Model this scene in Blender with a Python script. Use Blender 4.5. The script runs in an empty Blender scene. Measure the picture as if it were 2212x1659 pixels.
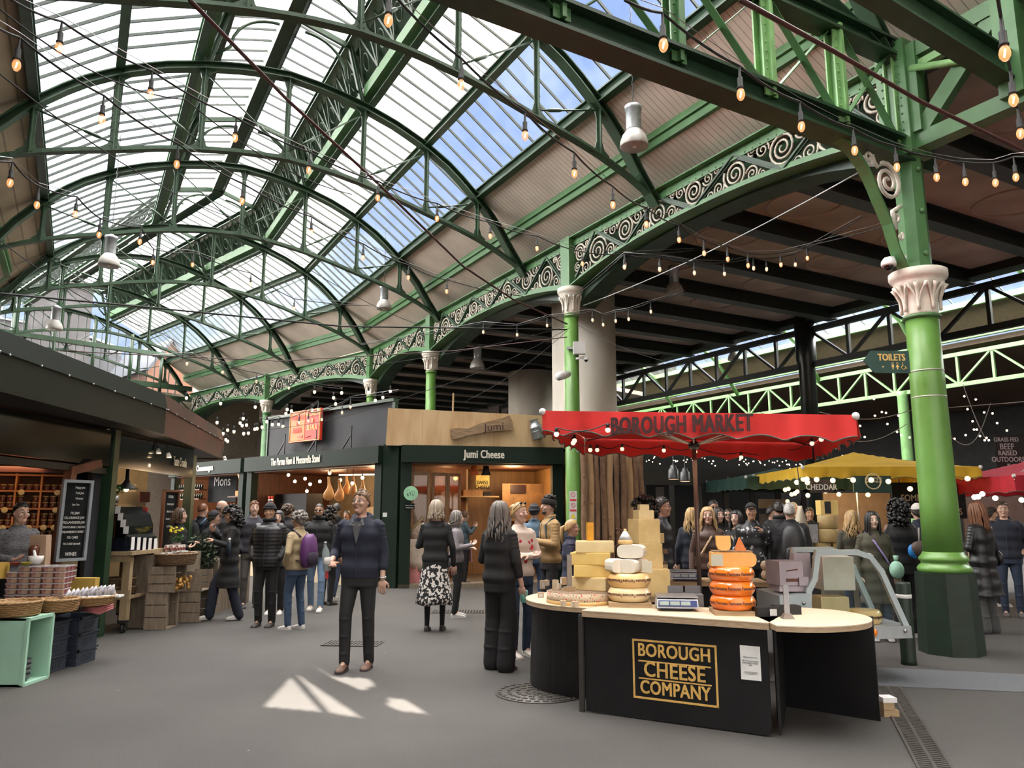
import bpy, math, random
from mathutils import Vector, Matrix, Quaternion
V = Vector
random.seed(7)
PI = math.pi
SC = bpy.context.scene
COL = SC.collection

# ---------------------------------------------------------------- camera
PITCH = math.radians(9.57); FPX = 1661.0; EYE = 1.58
cam_d = bpy.data.cameras.new('camera'); cam = bpy.data.objects.new('camera', cam_d); COL.objects.link(cam)
cam.location = (0, 0, EYE); cam.rotation_euler = (PI/2 + PITCH, 0, 0)
cam_d.sensor_fit = 'HORIZONTAL'; cam_d.sensor_width = 36; cam_d.lens = FPX/2212*36
cam_d.clip_start = 0.05; cam_d.clip_end = 500
SC.camera = cam
# ---------------------------------------------------------------- colour management
SC.view_settings.view_transform = 'Standard'; SC.view_settings.look = 'None'
SC.view_settings.gamma = 1; SC.view_settings.use_curve_mapping = False
SC.view_settings.exposure = 0.2
SC.cycles.max_bounces = 8; SC.cycles.transparent_max_bounces = 24
SC.cycles.diffuse_bounces = 4; SC.cycles.glossy_bounces = 3; SC.cycles.transmission_bounces = 6
SC.cycles.caustics_reflective = False; SC.cycles.caustics_refractive = False
SC.cycles.sample_clamp_indirect = 4.0
# ---------------------------------------------------------------- sky
ZEN = 19.0
def make_world():
    w = bpy.data.worlds.new('sky'); SC.world = w; w.use_nodes = True
    nt = w.node_tree; nt.nodes.clear(); N = nt.nodes.new; L = nt.links.new
    out = N('ShaderNodeOutputWorld'); bg = N('ShaderNodeBackground'); tc = N('ShaderNodeTexCoord')
    sep = N('ShaderNodeSeparateXYZ'); L(tc.outputs['Generated'], sep.inputs[0])
    def math_(op, a, b=None, clamp=False):
        n = N('ShaderNodeMath'); n.operation = op; n.use_clamp = clamp
        for i, x in enumerate((a, b)):
            if x is None: continue
            if isinstance(x, (int, float)): n.inputs[i].default_value = x
            else: L(x, n.inputs[i])
        return n.outputs[0]
    nz = N('ShaderNodeTexNoise'); nz.inputs['Scale'].default_value = 2.6; nz.inputs['Detail'].default_value = 7; nz.inputs['Roughness'].default_value = .58
    L(tc.outputs['Generated'], nz.inputs['Vector'])
    # the cloud bank stands to the left of the street
    side = math_('MULTIPLY', math_('ADD', math_('MULTIPLY', sep.outputs[0], -1.0), -0.20), 5.0)
    hi = math_('MULTIPLY', math_('SUBTRACT', sep.outputs[2], 0.22), 6.0, True)
    bank = math_('MULTIPLY', math_('ADD', side, 0.0, True), hi)
    cl = math_('MULTIPLY', math_('SUBTRACT', nz.outputs['Fac'], 0.54), 5.5, True)
    lowc = math_('MULTIPLY', cl, math_('ADD', math_('MULTIPLY', sep.outputs[2], -1.5), 1.1, True))
    f = math_('ADD', bank, math_('MULTIPLY', lowc, 0.8), True)
    mx = N('ShaderNodeMix'); mx.data_type = 'RGBA'
    L(f, mx.inputs[0])
    gr = N('ShaderNodeValToRGB'); gr.color_ramp.elements[0].position = 0.0; gr.color_ramp.elements[0].color = (.60, .74, .98, 1)
    gr.color_ramp.elements[1].position = 0.8; gr.color_ramp.elements[1].color = (.20, .36, .80, 1)
    L(sep.outputs[2], gr.inputs[0]); L(gr.outputs[0], mx.inputs[6]); mx.inputs[7].default_value = (2.3, 2.32, 2.38, 1)
    # sky above the view is raised far over the low sky to light the nave
    zen = math_('MULTIPLY', math_('SUBTRACT', sep.outputs[2], 0.66), 8.0, True)
    my = N('ShaderNodeMix'); my.data_type = 'RGBA'; L(zen, my.inputs[0]); L(mx.outputs[2], my.inputs[6]); my.inputs[7].default_value = (ZEN*1.06, ZEN, ZEN*.94, 1)
    ax_ = math_('ABSOLUTE', sep.outputs[0]); sidef = math_('MULTIPLY', math_('SUBTRACT', ax_, 0.66), 8.0, True)  # sky far to either side, out of view, also raised to light the interior
    mz = N('ShaderNodeMix'); mz.data_type = 'RGBA'; L(sidef, mz.inputs[0]); L(my.outputs[2], mz.inputs[6]); mz.inputs[7].default_value = (25, 24, 22.8, 1)
    L(mz.outputs[2], bg.inputs[0]); bg.inputs[1].default_value = 1.0
    L(bg.outputs[0], out.inputs[0])
make_world()

# the market's own grid: arcade line runs from C1 along AX, LX points left across the nave
AX = V((-.4869, .8734, 0)); LX = V((-.8734, -.4869, 0)); C1 = V((5.07, 9.25, 0))
BEND = 20.9; P4 = C1 + AX*BEND
AX2 = V((-.7214, .6925, 0)); LX2 = V((-.6925, -.7214, 0))
LB = (LX + LX2).normalized(); LB = LB/LB.dot(LX)
def W(s, t, z):
    return C1 + AX*s + LX*t + V((0, 0, z))
def W2(s, t, z):
    return P4 + AX2*s + LX2*t + V((0, 0, z))

def ray(u, v):
    x = (u-1106)/FPX; y = (829.5-v)/FPX; c, s = math.cos(PITCH), math.sin(PITCH)
    return V((x, c-y*s, s+y*c))
def at(u, v, Y):
    r = ray(u, v); return V((0, 0, EYE)) + r*(Y/r.y)
def gnd(u, v, z=0.0):
    r = ray(u, v); return V((0, 0, EYE)) + r*((z-EYE)/r.z)
def onz(u, v, z): return gnd(u, v, z)

# low sun from down the street behind the photographer
SUN_EL = math.radians(36)
sd = (-AX)*math.cos(SUN_EL) + V((0, 0, math.sin(SUN_EL)))   # towards the sun
sun_d = bpy.data.lights.new('sun', 'SUN'); sun = bpy.data.objects.new('sun', sun_d); COL.objects.link(sun)
sun_d.energy = 45.0; sun_d.color = (1.0, .93, .84); sun_d.angle = math.radians(.1)
sun.location = (8, -14, 20)
sun.rotation_euler = sd.to_track_quat('Z', 'Y').to_euler()

def lamp(name, kind, loc, energy, color=(1, .78, .5), size=.3, rot=None, size_y=None, spot=None):
    d = bpy.data.lights.new(name, kind); o = bpy.data.objects.new(name, d); COL.objects.link(o)
    o.location = loc; d.energy = energy; d.color = color
    if kind == 'AREA':
        d.size = size
        if size_y: d.shape = 'RECTANGLE'; d.size_y = size_y
    else: d.shadow_soft_size = size
    if kind == 'SPOT': d.spot_size = spot or 1.6
    if rot: o.rotation_euler = rot
    return o

# ================================================================ helpers
def srgb(r, g, b):
    f = lambda c: (c/255/12.92) if c/255 <= .04045 else ((c/255+.055)/1.055)**2.4
    return (f(r), f(g), f(b))
MATS = {}
def mat(name, color, rough=.6, metal=0., var=.12, scale=6., bump=0., emit=None, es=1., alpha=None, spec=.5, stretch=None, c2=None, detail=3, coat=0., thr=None, trans=0., obj_coords=True):
    if name in MATS: return MATS[name]
    m = bpy.data.materials.new(name); m.use_nodes = True; nt = m.node_tree; N = nt.nodes.new; L = nt.links.new
    b = nt.nodes['Principled BSDF']; out = nt.nodes['Material Output']
    b.inputs['Roughness'].default_value = rough; b.inputs['Metallic'].default_value = metal
    b.inputs['Specular IOR Level'].default_value = spec; b.inputs['Coat Weight'].default_value = coat
    b.inputs['Transmission Weight'].default_value = trans
    tc = N('ShaderNodeTexCoord'); src = tc.outputs['Object']
    if stretch:
        mp = N('ShaderNodeMapping'); mp.inputs['Scale'].default_value = stretch; L(src, mp.inputs[0]); src = mp.outputs[0]
    nz = N('ShaderNodeTexNoise'); nz.inputs['Scale'].default_value = scale; nz.inputs['Detail'].default_value = detail; L(src, nz.inputs['Vector'])
    rp = N('ShaderNodeValToRGB'); L(nz.outputs['Fac'], rp.inputs[0])
    if c2 is None:
        c = color; lo = tuple(max(0, x*(1-var)) for x in c); hi = tuple(min(1, x*(1+var)) for x in c)
    else: lo, hi = color, c2
    a, z = thr or (.3, .7)
    rp.color_ramp.elements[0].position = a; rp.color_ramp.elements[1].position = z
    rp.color_ramp.elements[0].color = (*lo, 1); rp.color_ramp.elements[1].color = (*hi, 1)
    L(rp.outputs[0], b.inputs['Base Color'])
    if bump:
        bm_ = N('ShaderNodeBump'); bm_.inputs['Strength'].default_value = min(1, bump); bm_.inputs['Distance'].default_value = .01
        L(nz.outputs['Fac'], bm_.inputs['Height']); L(bm_.outputs[0], b.inputs['Normal'])
    if emit:
        b.inputs['Emission Color'].default_value = (*emit, 1); b.inputs['Emission Strength'].default_value = es
        m.cycles.emission_sampling = 'NONE' if es < 30 else 'AUTO'
    if alpha is not None: b.inputs['Alpha'].default_value = alpha
    MATS[name] = m; return m
def glass(name, tint=(1, 1, 1), refl=.06, haze=0., hazecol=(.8, .8, .8), streak=None, thr=(.35, .7)):
    """thin pane: clear with a little mirror and some dirt"""
    if name in MATS: return MATS[name]
    m = bpy.data.materials.new(name); m.use_nodes = True; nt = m.node_tree; nt.nodes.clear(); N = nt.nodes.new; L = nt.links.new
    out = N('ShaderNodeOutputMaterial'); tr = N('ShaderNodeBsdfTransparent'); tr.inputs[0].default_value = (*tint, 1)
    gl = N('ShaderNodeBsdfGlossy'); gl.inputs['Roughness'].default_value = .03
    m1 = N('ShaderNodeMixShader'); m1.inputs[0].default_value = refl; L(tr.outputs[0], m1.inputs[1]); L(gl.outputs[0], m1.inputs[2])
    last = m1.outputs[0]
    if haze:
        tl = N('ShaderNodeBsdfTranslucent'); tl.inputs[0].default_value = (*hazecol, 1)
        df = N('ShaderNodeBsdfDiffuse'); df.inputs[0].default_value = (*hazecol, 1)
        mm = N('ShaderNodeMixShader'); mm.inputs[0].default_value = .3; L(tl.outputs[0], mm.inputs[1]); L(df.outputs[0], mm.inputs[2])
        m2 = N('ShaderNodeMixShader'); L(last, m2.inputs[1]); L(mm.outputs[0], m2.inputs[2])
        if streak:
            tc = N('ShaderNodeTexCoord'); mp = N('ShaderNodeMapping'); mp.inputs['Scale'].default_value = streak; L(tc.outputs['Object'], mp.inputs[0])
            nz = N('ShaderNodeTexNoise'); nz.inputs['Scale'].default_value = 1; nz.inputs['Detail'].default_value = 5; L(mp.outputs[0], nz.inputs['Vector'])
            mr = N('ShaderNodeMapRange'); mr.inputs[1].default_value = thr[0]; mr.inputs[2].default_value = thr[1]; mr.inputs[3].default_value = haze*.25; mr.inputs[4].default_value = haze
            L(nz.outputs['Fac'], mr.inputs[0]); L(mr.outputs[0], m2.inputs[0])
        else: m2.inputs[0].default_value = haze
        last = m2.outputs[0]
    L(last, out.inputs[0]); MATS[name] = m; return m

class MB:
    """collects shapes; build() links them as one mesh object"""
    def __init__(s): s.v = []; s.f = []; s.sm = []; s.mi = []
    def add(s, vs, fs, smooth=False, mi=0):
        o = len(s.v); s.v += [tuple(x) for x in vs]; s.f += [tuple(i+o for i in f) for f in fs]; s.sm += [smooth]*len(fs); s.mi += [mi]*len(fs); return s
    def hexa(s, p, mi=0):  # 4 bottom + 4 top
        return s.add(p, [(3, 2, 1, 0), (4, 5, 6, 7), (0, 1, 5, 4), (1, 2, 6, 5), (2, 3, 7, 6), (3, 0, 4, 7)], False, mi)
    def box(s, c, d, rot=None, mi=0):
        x, y, z = d[0]/2, d[1]/2, d[2]/2; c = V(c)
        p = [V(q) for q in ((-x, -y, -z), (x, -y, -z), (x, y, -z), (-x, y, -z), (-x, -y, z), (x, -y, z), (x, y, z), (-x, y, z))]
        if rot is not None:
            if not isinstance(rot, Matrix): rot = Matrix.Rotation(rot, 3, 'Z')
            p = [rot @ q for q in p]
        return s.hexa([q+c for q in p], mi)
    def bar(s, a, b, w, h, up=(0, 0, 1), mi=0, e=0.):
        """rectangular bar from a to b, w across, h along up"""
        a, b, up = V(a), V(b), V(up); d = (b-a).normalized(); a = a-d*e; b = b+d*e
        x = d.cross(up)
        if x.length < 1e-5: x = d.cross(V((1, 0, 0)))
        x.normalize(); y = x.cross(d).normalized()
        x *= w/2; y *= h/2
        return s.hexa([a-x-y, a+x-y, b+x-y, b-x-y, a-x+y, a+x+y, b+x+y, b-x+y], mi)
    def ibeam(s, a, b, w, h, up=(0, 0, 1), tf=.03, tw=.03, mi=0):
        a, b, u = V(a), V(b), V(up); d = (b-a).normalized(); x = d.cross(u).normalized(); y = x.cross(d).normalized()
        s.bar(a+y*(h-tf)/2, b+y*(h-tf)/2, w, tf, u, mi); s.bar(a-y*(h-tf)/2, b-y*(h-tf)/2, w, tf, u, mi); s.bar(a, b, tw, h-2*tf, u, mi); return s
    def tube(s, pts, r, n=6, closed=False, caps=True, mi=0, flat=None):
        pts = [V(p) for p in pts]; m = len(pts)
        if m < 2: return s
        R = r if isinstance(r, (list, tuple)) else [r]*m
        vs = []; prev = None
        for i, p in enumerate(pts):
            if closed: d = pts[(i+1) % m]-pts[i-1]
            else: d = pts[min(i+1, m-1)]-pts[max(i-1, 0)]
            if d.length < 1e-9: d = V((0, 0, 1))
            d.normalize()
            if prev is None:
                x = d.cross(V((0, 0, 1)))
                if x.length < .05: x = d.cross(V((0, 1, 0)))
            else: x = prev - d*prev.dot(d)
            x.normalize(); prev = x.copy(); y = d.cross(x)
            fx, fy = flat or (1, 1)
            for k in range(n):
                a = 2*PI*k/n; vs.append(p+x*(math.cos(a)*R[i]*fx)+y*(math.sin(a)*R[i]*fy))
        fs = []
        for i in range(m if closed else m-1):
            j = (i+1) % m
            for k in range(n):
                l = (k+1) % n; fs.append((i*n+k, i*n+l, j*n+l, j*n+k))
        if caps and not closed: fs.append(tuple(range(n-1, -1, -1))); fs.append(tuple((m-1)*n+k for k in range(n)))
        return s.add(vs, fs, True, mi)
    def cyl(s, a, b, r, n=12, r2=None, mi=0):
        return s.tube([a, b], [r, r if r2 is None else r2], n, mi=mi)
    def lathe(s, c, prof, n=20, axis=None, mi=0, sx=1, sy=1, smooth=True, a0=0., a1=2*PI):
        """prof: (r,z) pairs"""
        c = V(c); vs = []; full = abs(a1-a0-2*PI) < 1e-6; cnt = n if full else n+1
        q = axis.to_track_quat('Z', 'Y') if axis is not None else None
        for r, z in prof:
            for k in range(cnt):
                a = a0+(a1-a0)*k/n; p = V((r*math.cos(a)*sx, r*math.sin(a)*sy, z))
                if q: p = q @ p
                vs.append(c+p)
        fs = []
        for i in range(len(prof)-1):
            for k in range(n):
                l = (k+1) % cnt; fs.append((i*cnt+k, i*cnt+l, (i+1)*cnt+l, (i+1)*cnt+k))
        if full:
            if prof[0][0] > 1e-4: fs.append(tuple(range(n-1, -1, -1)))
            if prof[-1][0] > 1e-4: fs.append(tuple((len(prof)-1)*n+k for k in range(n)))
        return s.add(vs, fs, smooth, mi)
    def ball(s, c, r, n=10, m=6, sc=(1, 1, 1), rot=None, mi=0):
        c = V(c); vs = [];
        for i in range(m+1):
            th = PI*i/m
            for k in range(n):
                a = 2*PI*k/n; p = V((r*sc[0]*math.sin(th)*math.cos(a), r*sc[1]*math.sin(th)*math.sin(a), -r*sc[2]*math.cos(th)))
                if rot is not None: p = rot @ p
                vs.append(c+p)
        fs = [(i*n+k, i*n+(k+1) % n, (i+1)*n+(k+1) % n, (i+1)*n+k) for i in range(m) for k in range(n)]
        return s.add(vs, fs, True, mi)
    def prism(s, poly, ax, ay, az, o, h, mi=0):
        """poly in (ax,ay) plane at o, extruded along az by h"""
        ax, ay, az, o = V(ax), V(ay), V(az), V(o); n = len(poly)
        lo = [o+ax*p[0]+ay*p[1] for p in poly]; hi = [p+az*h for p in lo]
        return s.add(lo+hi, [tuple(range(n-1, -1, -1)), tuple(range(n, 2*n))]+[(k, (k+1) % n, n+(k+1) % n, n+k) for k in range(n)], False, mi)
    def quad(s, a, b, c, d, mi=0): return s.add([a, b, c, d], [(0, 1, 2, 3)], False, mi)
    def slab(s, a, b, c, d, th, mi=0):
        a, b, c, d = V(a), V(b), V(c), V(d); n = (b-a).cross(d-a).normalized()*th
        return s.hexa([a, b, c, d, a+n, b+n, c+n, d+n], mi)
    def loft(s, rings, caps=True, smooth=True, mi=0):
        n = len(rings[0]); vs = [p for r in rings for p in r]; fs = []
        for i in range(len(rings)-1):
            for k in range(n):
                l = (k+1) % n; fs.append((i*n+k, i*n+l, (i+1)*n+l, (i+1)*n+k))
        if caps: fs.append(tuple(range(n-1, -1, -1))); fs.append(tuple((len(rings)-1)*n+k for k in range(n)))
        return s.add(vs, fs, smooth, mi)
    def build(s, name, m, parent=None, label=None):
        if not s.v: s.v = [(0, 0, 0)]
        me = bpy.data.meshes.new(name); 
        off = V((0, 0, 0))
        if parent is None:
            xs = [p[0] for p in s.v]; ys = [p[1] for p in s.v]; zs = [p[2] for p in s.v]
            off = V(((min(xs)+max(xs))/2, (min(ys)+max(ys))/2, min(zs)))
        elif 'wpos' in parent: off = V(parent['wpos'])
        me.from_pydata([(p[0]-off.x, p[1]-off.y, p[2]-off.z) for p in s.v], [], s.f)
        me.polygons.foreach_set('use_smooth', s.sm)
        ms = m if isinstance(m, (list, tuple)) else [m]
        for x in ms: me.materials.append(x)
        if len(ms) > 1: me.polygons.foreach_set('material_index', s.mi)
        me.update()
        o = bpy.data.objects.new(name, me); COL.objects.link(o)
        if parent is not None: o.parent = parent
        if parent is None or 'wpos' not in parent:
            if parent is None: o.location = off
        o['wpos'] = tuple(off) if parent is None else tuple(parent['wpos']) if 'wpos' in parent else (0, 0, 0)
        if label: o['label'] = label
        return o
def thing(name, label, cat, loc=(0, 0, 0), group=None, rz=0.):
    """Empty at the thing's base; parts are given in world coordinates unless local=True in sub()"""
    o = bpy.data.objects.new(name, None); COL.objects.link(o); o.empty_display_size = .1
    o.location = loc; o.rotation_euler = (0, 0, rz); o['wpos'] = tuple(loc) if rz == 0 else (0, 0, 0)
    o['label'] = label; o['category'] = cat
    if group: o['group'] = group
    return o
def tag(o, label, cat, group=None, kind=None):
    o['label'] = label; o['category'] = cat
    if group: o['group'] = group
    if kind: o['kind'] = kind
    return o
def struct(o): o['kind'] = 'structure'; return o
def local_thing(name, label, cat, loc, rz=0., group=None):
    o = thing(name, label, cat, loc, group, rz); o['wpos'] = (0, 0, 0); return o
def copy_tree(o, parent=None):
    c = o.copy(); COL.objects.link(c)
    if parent is not None: c.parent = parent
    for ch in o.children: copy_tree(ch, c)
    return c
def dup(o, loc, rz=None, label=None, group=None):
    c = copy_tree(o); c.location = loc
    if rz is not None: c.rotation_euler = (0, 0, rz)
    if label: c['label'] = label
    if group: c['group'] = group
    return c
def text_mesh(txt, size, m, origin, xdir, ydir, parent=None, name='lettering', sx=1., depth=.004, bold=0., align='CENTER', space=1., top='CENTER', label=None):
    cu = bpy.data.curves.new('t', 'FONT'); cu.body = txt; cu.size = size; cu.extrude = depth/2; cu.align_x = align; cu.align_y = top; cu.space_character = space; cu.space_line = .95; cu.resolution_u = 3
    to = bpy.data.objects.new('t', cu); me = bpy.data.meshes.new_from_object(to)
    xd, yd = V(xdir).normalized(), V(ydir).normalized(); zd = xd.cross(yd); o = V(origin)
    mb = MB()
    for k, (bx, by) in enumerate([(0, 0)] if not bold else [(-1, -.5), (1, -.5), (-1, .5), (1, .5)]): mb.add([o+xd*(v.co.x*sx+bx*bold)+yd*(v.co.y+by*bold)+zd*(v.co.z+depth/2+k*.0002) for v in me.vertices], [tuple(p.vertices) for p in me.polygons])
    bpy.data.objects.remove(to); bpy.data.curves.remove(cu); bpy.data.meshes.remove(me)
    return mb.build(name, m, parent, label)

# ---------------------------------------------------------------- materials
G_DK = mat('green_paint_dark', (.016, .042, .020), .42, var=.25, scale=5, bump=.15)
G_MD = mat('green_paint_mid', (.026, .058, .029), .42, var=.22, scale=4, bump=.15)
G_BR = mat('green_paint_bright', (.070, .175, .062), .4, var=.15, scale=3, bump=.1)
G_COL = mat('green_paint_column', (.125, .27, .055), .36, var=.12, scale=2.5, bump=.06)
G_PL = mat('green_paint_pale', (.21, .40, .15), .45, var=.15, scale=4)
G_BASE = mat('green_paint_base', (.007, .018, .009), .5, var=.3, scale=6, bump=.1)
G_SIGN = mat('green_fascia_paint', (.0065, .016, .010), .6, spec=.25, var=.15, scale=3)
CREAM = mat('cream_iron_paint', (.60, .54, .45), .55, var=.15, scale=9)
CAP = mat('cream_capital_paint', (.74, .68, .58), .55, var=.12, scale=8, bump=.1)
BLACKM = mat('black_paint', (.006, .006, .007), .5, var=.3)
RUBBER = mat('black_rubber', (.012, .012, .012), .7)
STEEL = mat('brushed_steel', (.42, .42, .43), .35, .9)
GALV = mat('galvanised_metal', (.38, .40, .41), .45, .7, var=.2, scale=12)
WHITEP = mat('white_paint', (.72, .72, .70), .5, var=.05)
WOOD = mat('pale_timber', (.42, .29, .16), .6, var=.25, scale=3, stretch=(1, 1, 12))
PLY = mat('plywood_face', (.46, .29, .14), .55, c2=(.60, .42, .23), scale=3.0, stretch=(1.2, 1.2, .25), detail=6, thr=(.35, .62))
BOARD = None
def boards_mat(name, c, line, dark=.45, axis=AX, width=.12, rough=.6, stain=.25):
    """painted matchboarding: grooves across one horizontal direction"""
    m = bpy.data.materials.new(name); m.use_nodes = True; nt = m.node_tree; N = nt.nodes.new; L = nt.links.new; b = nt.nodes['Principled BSDF']
    b.inputs['Roughness'].default_value = rough
    g = N('ShaderNodeNewGeometry'); dp = N('ShaderNodeVectorMath'); dp.operation = 'DOT_PRODUCT'; dp.inputs[1].default_value = tuple(axis); L(g.outputs['Position'], dp.inputs[0])
    d = N('ShaderNodeMath'); d.operation = 'DIVIDE'; d.inputs[1].default_value = width; L(dp.outputs['Value'], d.inputs[0])
    fr = N('ShaderNodeMath'); fr.operation = 'FRACT'; L(d.outputs[0], fr.inputs[0])
    lt = N('ShaderNodeMath'); lt.operation = 'LESS_THAN'; lt.inputs[1].default_value = line; L(fr.outputs[0], lt.inputs[0])
    nz = N('ShaderNodeTexNoise'); nz.inputs['Scale'].default_value = 1.1; nz.inputs['Detail'].default_value = 6; L(g.outputs['Position'], nz.inputs['Vector'])
    rp = N('ShaderNodeValToRGB'); rp.color_ramp.elements[0].position = .35; rp.color_ramp.elements[1].position = .65
    rp.color_ramp.elements[0].color = (*[x*(1-stain) for x in c], 1); rp.color_ramp.elements[1].color = (*c, 1); L(nz.outputs['Fac'], rp.inputs[0])
    mx = N('ShaderNodeMix'); mx.data_type = 'RGBA'; L(lt.outputs[0], mx.inputs[0]); L(rp.outputs[0], mx.inputs[6]); mx.inputs[7].default_value = (*[x*dark for x in c], 1)
    L(mx.outputs[2], b.inputs['Base Color']); return m
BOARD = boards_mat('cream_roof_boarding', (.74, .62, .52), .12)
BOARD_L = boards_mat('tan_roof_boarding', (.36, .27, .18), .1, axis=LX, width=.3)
# ================================================================ ground
def make_floor():
    m = bpy.data.materials.new('worn_asphalt'); m.use_nodes = True; nt = m.node_tree; N = nt.nodes.new; L = nt.links.new; b = nt.nodes['Principled BSDF']
    tc = N('ShaderNodeTexCoord')
    n1 = N('ShaderNodeTexNoise'); n1.inputs['Scale'].default_value = 90; n1.inputs['Detail'].default_value = 3; L(tc.outputs['Object'], n1.inputs['Vector'])
    n2 = N('ShaderNodeTexNoise'); n2.inputs['Scale'].default_value = .5; n2.inputs['Detail'].default_value = 6; L(tc.outputs['Object'], n2.inputs['Vector'])
    r2 = N('ShaderNodeValToRGB'); r2.color_ramp.elements[0].position = .3; r2.color_ramp.elements[1].position = .75
    r2.color_ramp.elements[0].color = (.047, .044, .041, 1); r2.color_ramp.elements[1].color = (.074, .069, .064, 1); L(n2.outputs['Fac'], r2.inputs[0])
    r1 = N('ShaderNodeValToRGB'); r1.color_ramp.elements[0].position = .3; r1.color_ramp.elements[1].position = .72; r1.color_ramp.elements[0].color = (.78, .78, .78, 1); r1.color_ramp.elements[1].color = (1.18, 1.18, 1.18, 1); L(n1.outputs['Fac'], r1.inputs[0])
    mx = N('ShaderNodeMix'); mx.data_type = 'RGBA'; mx.blend_type = 'MULTIPLY'; mx.inputs[0].default_value = 1; L(r2.outputs[0], mx.inputs[6]); L(r1.outputs[0], mx.inputs[7])
    # trodden gum spots
    vo = N('ShaderNodeTexVoronoi'); vo.inputs['Scale'].default_value = 1.7; vo.inputs['Randomness'].default_value = 1; L(tc.outputs['Object'], vo.inputs['Vector'])
    lt = N('ShaderNodeMath'); lt.operation = 'LESS_THAN'; lt.inputs[1].default_value = .022; L(vo.outputs['Distance'], lt.inputs[0])
    m3 = N('ShaderNodeMix'); m3.data_type = 'RGBA'; L(lt.outputs[0], m3.inputs[0]); L(mx.outputs[2], m3.inputs[6]); m3.inputs[7].default_value = (.17, .165, .16, 1)
    L(m3.outputs[2], b.inputs['Base Color']); b.inputs['Roughness'].default_value = .78; b.inputs['Specular IOR Level'].default_value = .35
    bp = N('ShaderNodeBump'); bp.inputs['Strength'].default_value = .25; bp.inputs['Distance'].default_value = .004; L(n1.outputs['Fac'], bp.inputs['Height']); L(bp.outputs[0], b.inputs['Normal'])
    f = MB(); f.box((0, 20, -.1), (110, 110, .2)); o = struct(f.build('floor', m)); return o
make_floor()

# ================================================================ nave roof
CT = 5.75; SPAN = 11.5
UP = [(0, 7.30), (.2, 7.52), (.5, 8.05), (.9, 8.58), (1.3, 8.98), (1.9, 9.52), (2.6, 9.95), (3.3, 10.27), (4.1, 10.52), (4.9, 10.70), (5.75, 10.78)]
LO = [(0, 7.22), (.25, 7.40), (.75, 7.66), (1.3, 7.88), (1.9, 8.07), (2.6, 8.25), (3.3, 8.45), (4.1, 8.63), (4.9, 8.76), (5.75, 8.82)]
def interp(tb, t):
    t = min(t, SPAN-t)
    for (a, za), (b, zb) in zip(tb, tb[1:]):
        if t <= b: return za+(zb-za)*(t-a)/(b-a)
    return tb[-1][1]
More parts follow.
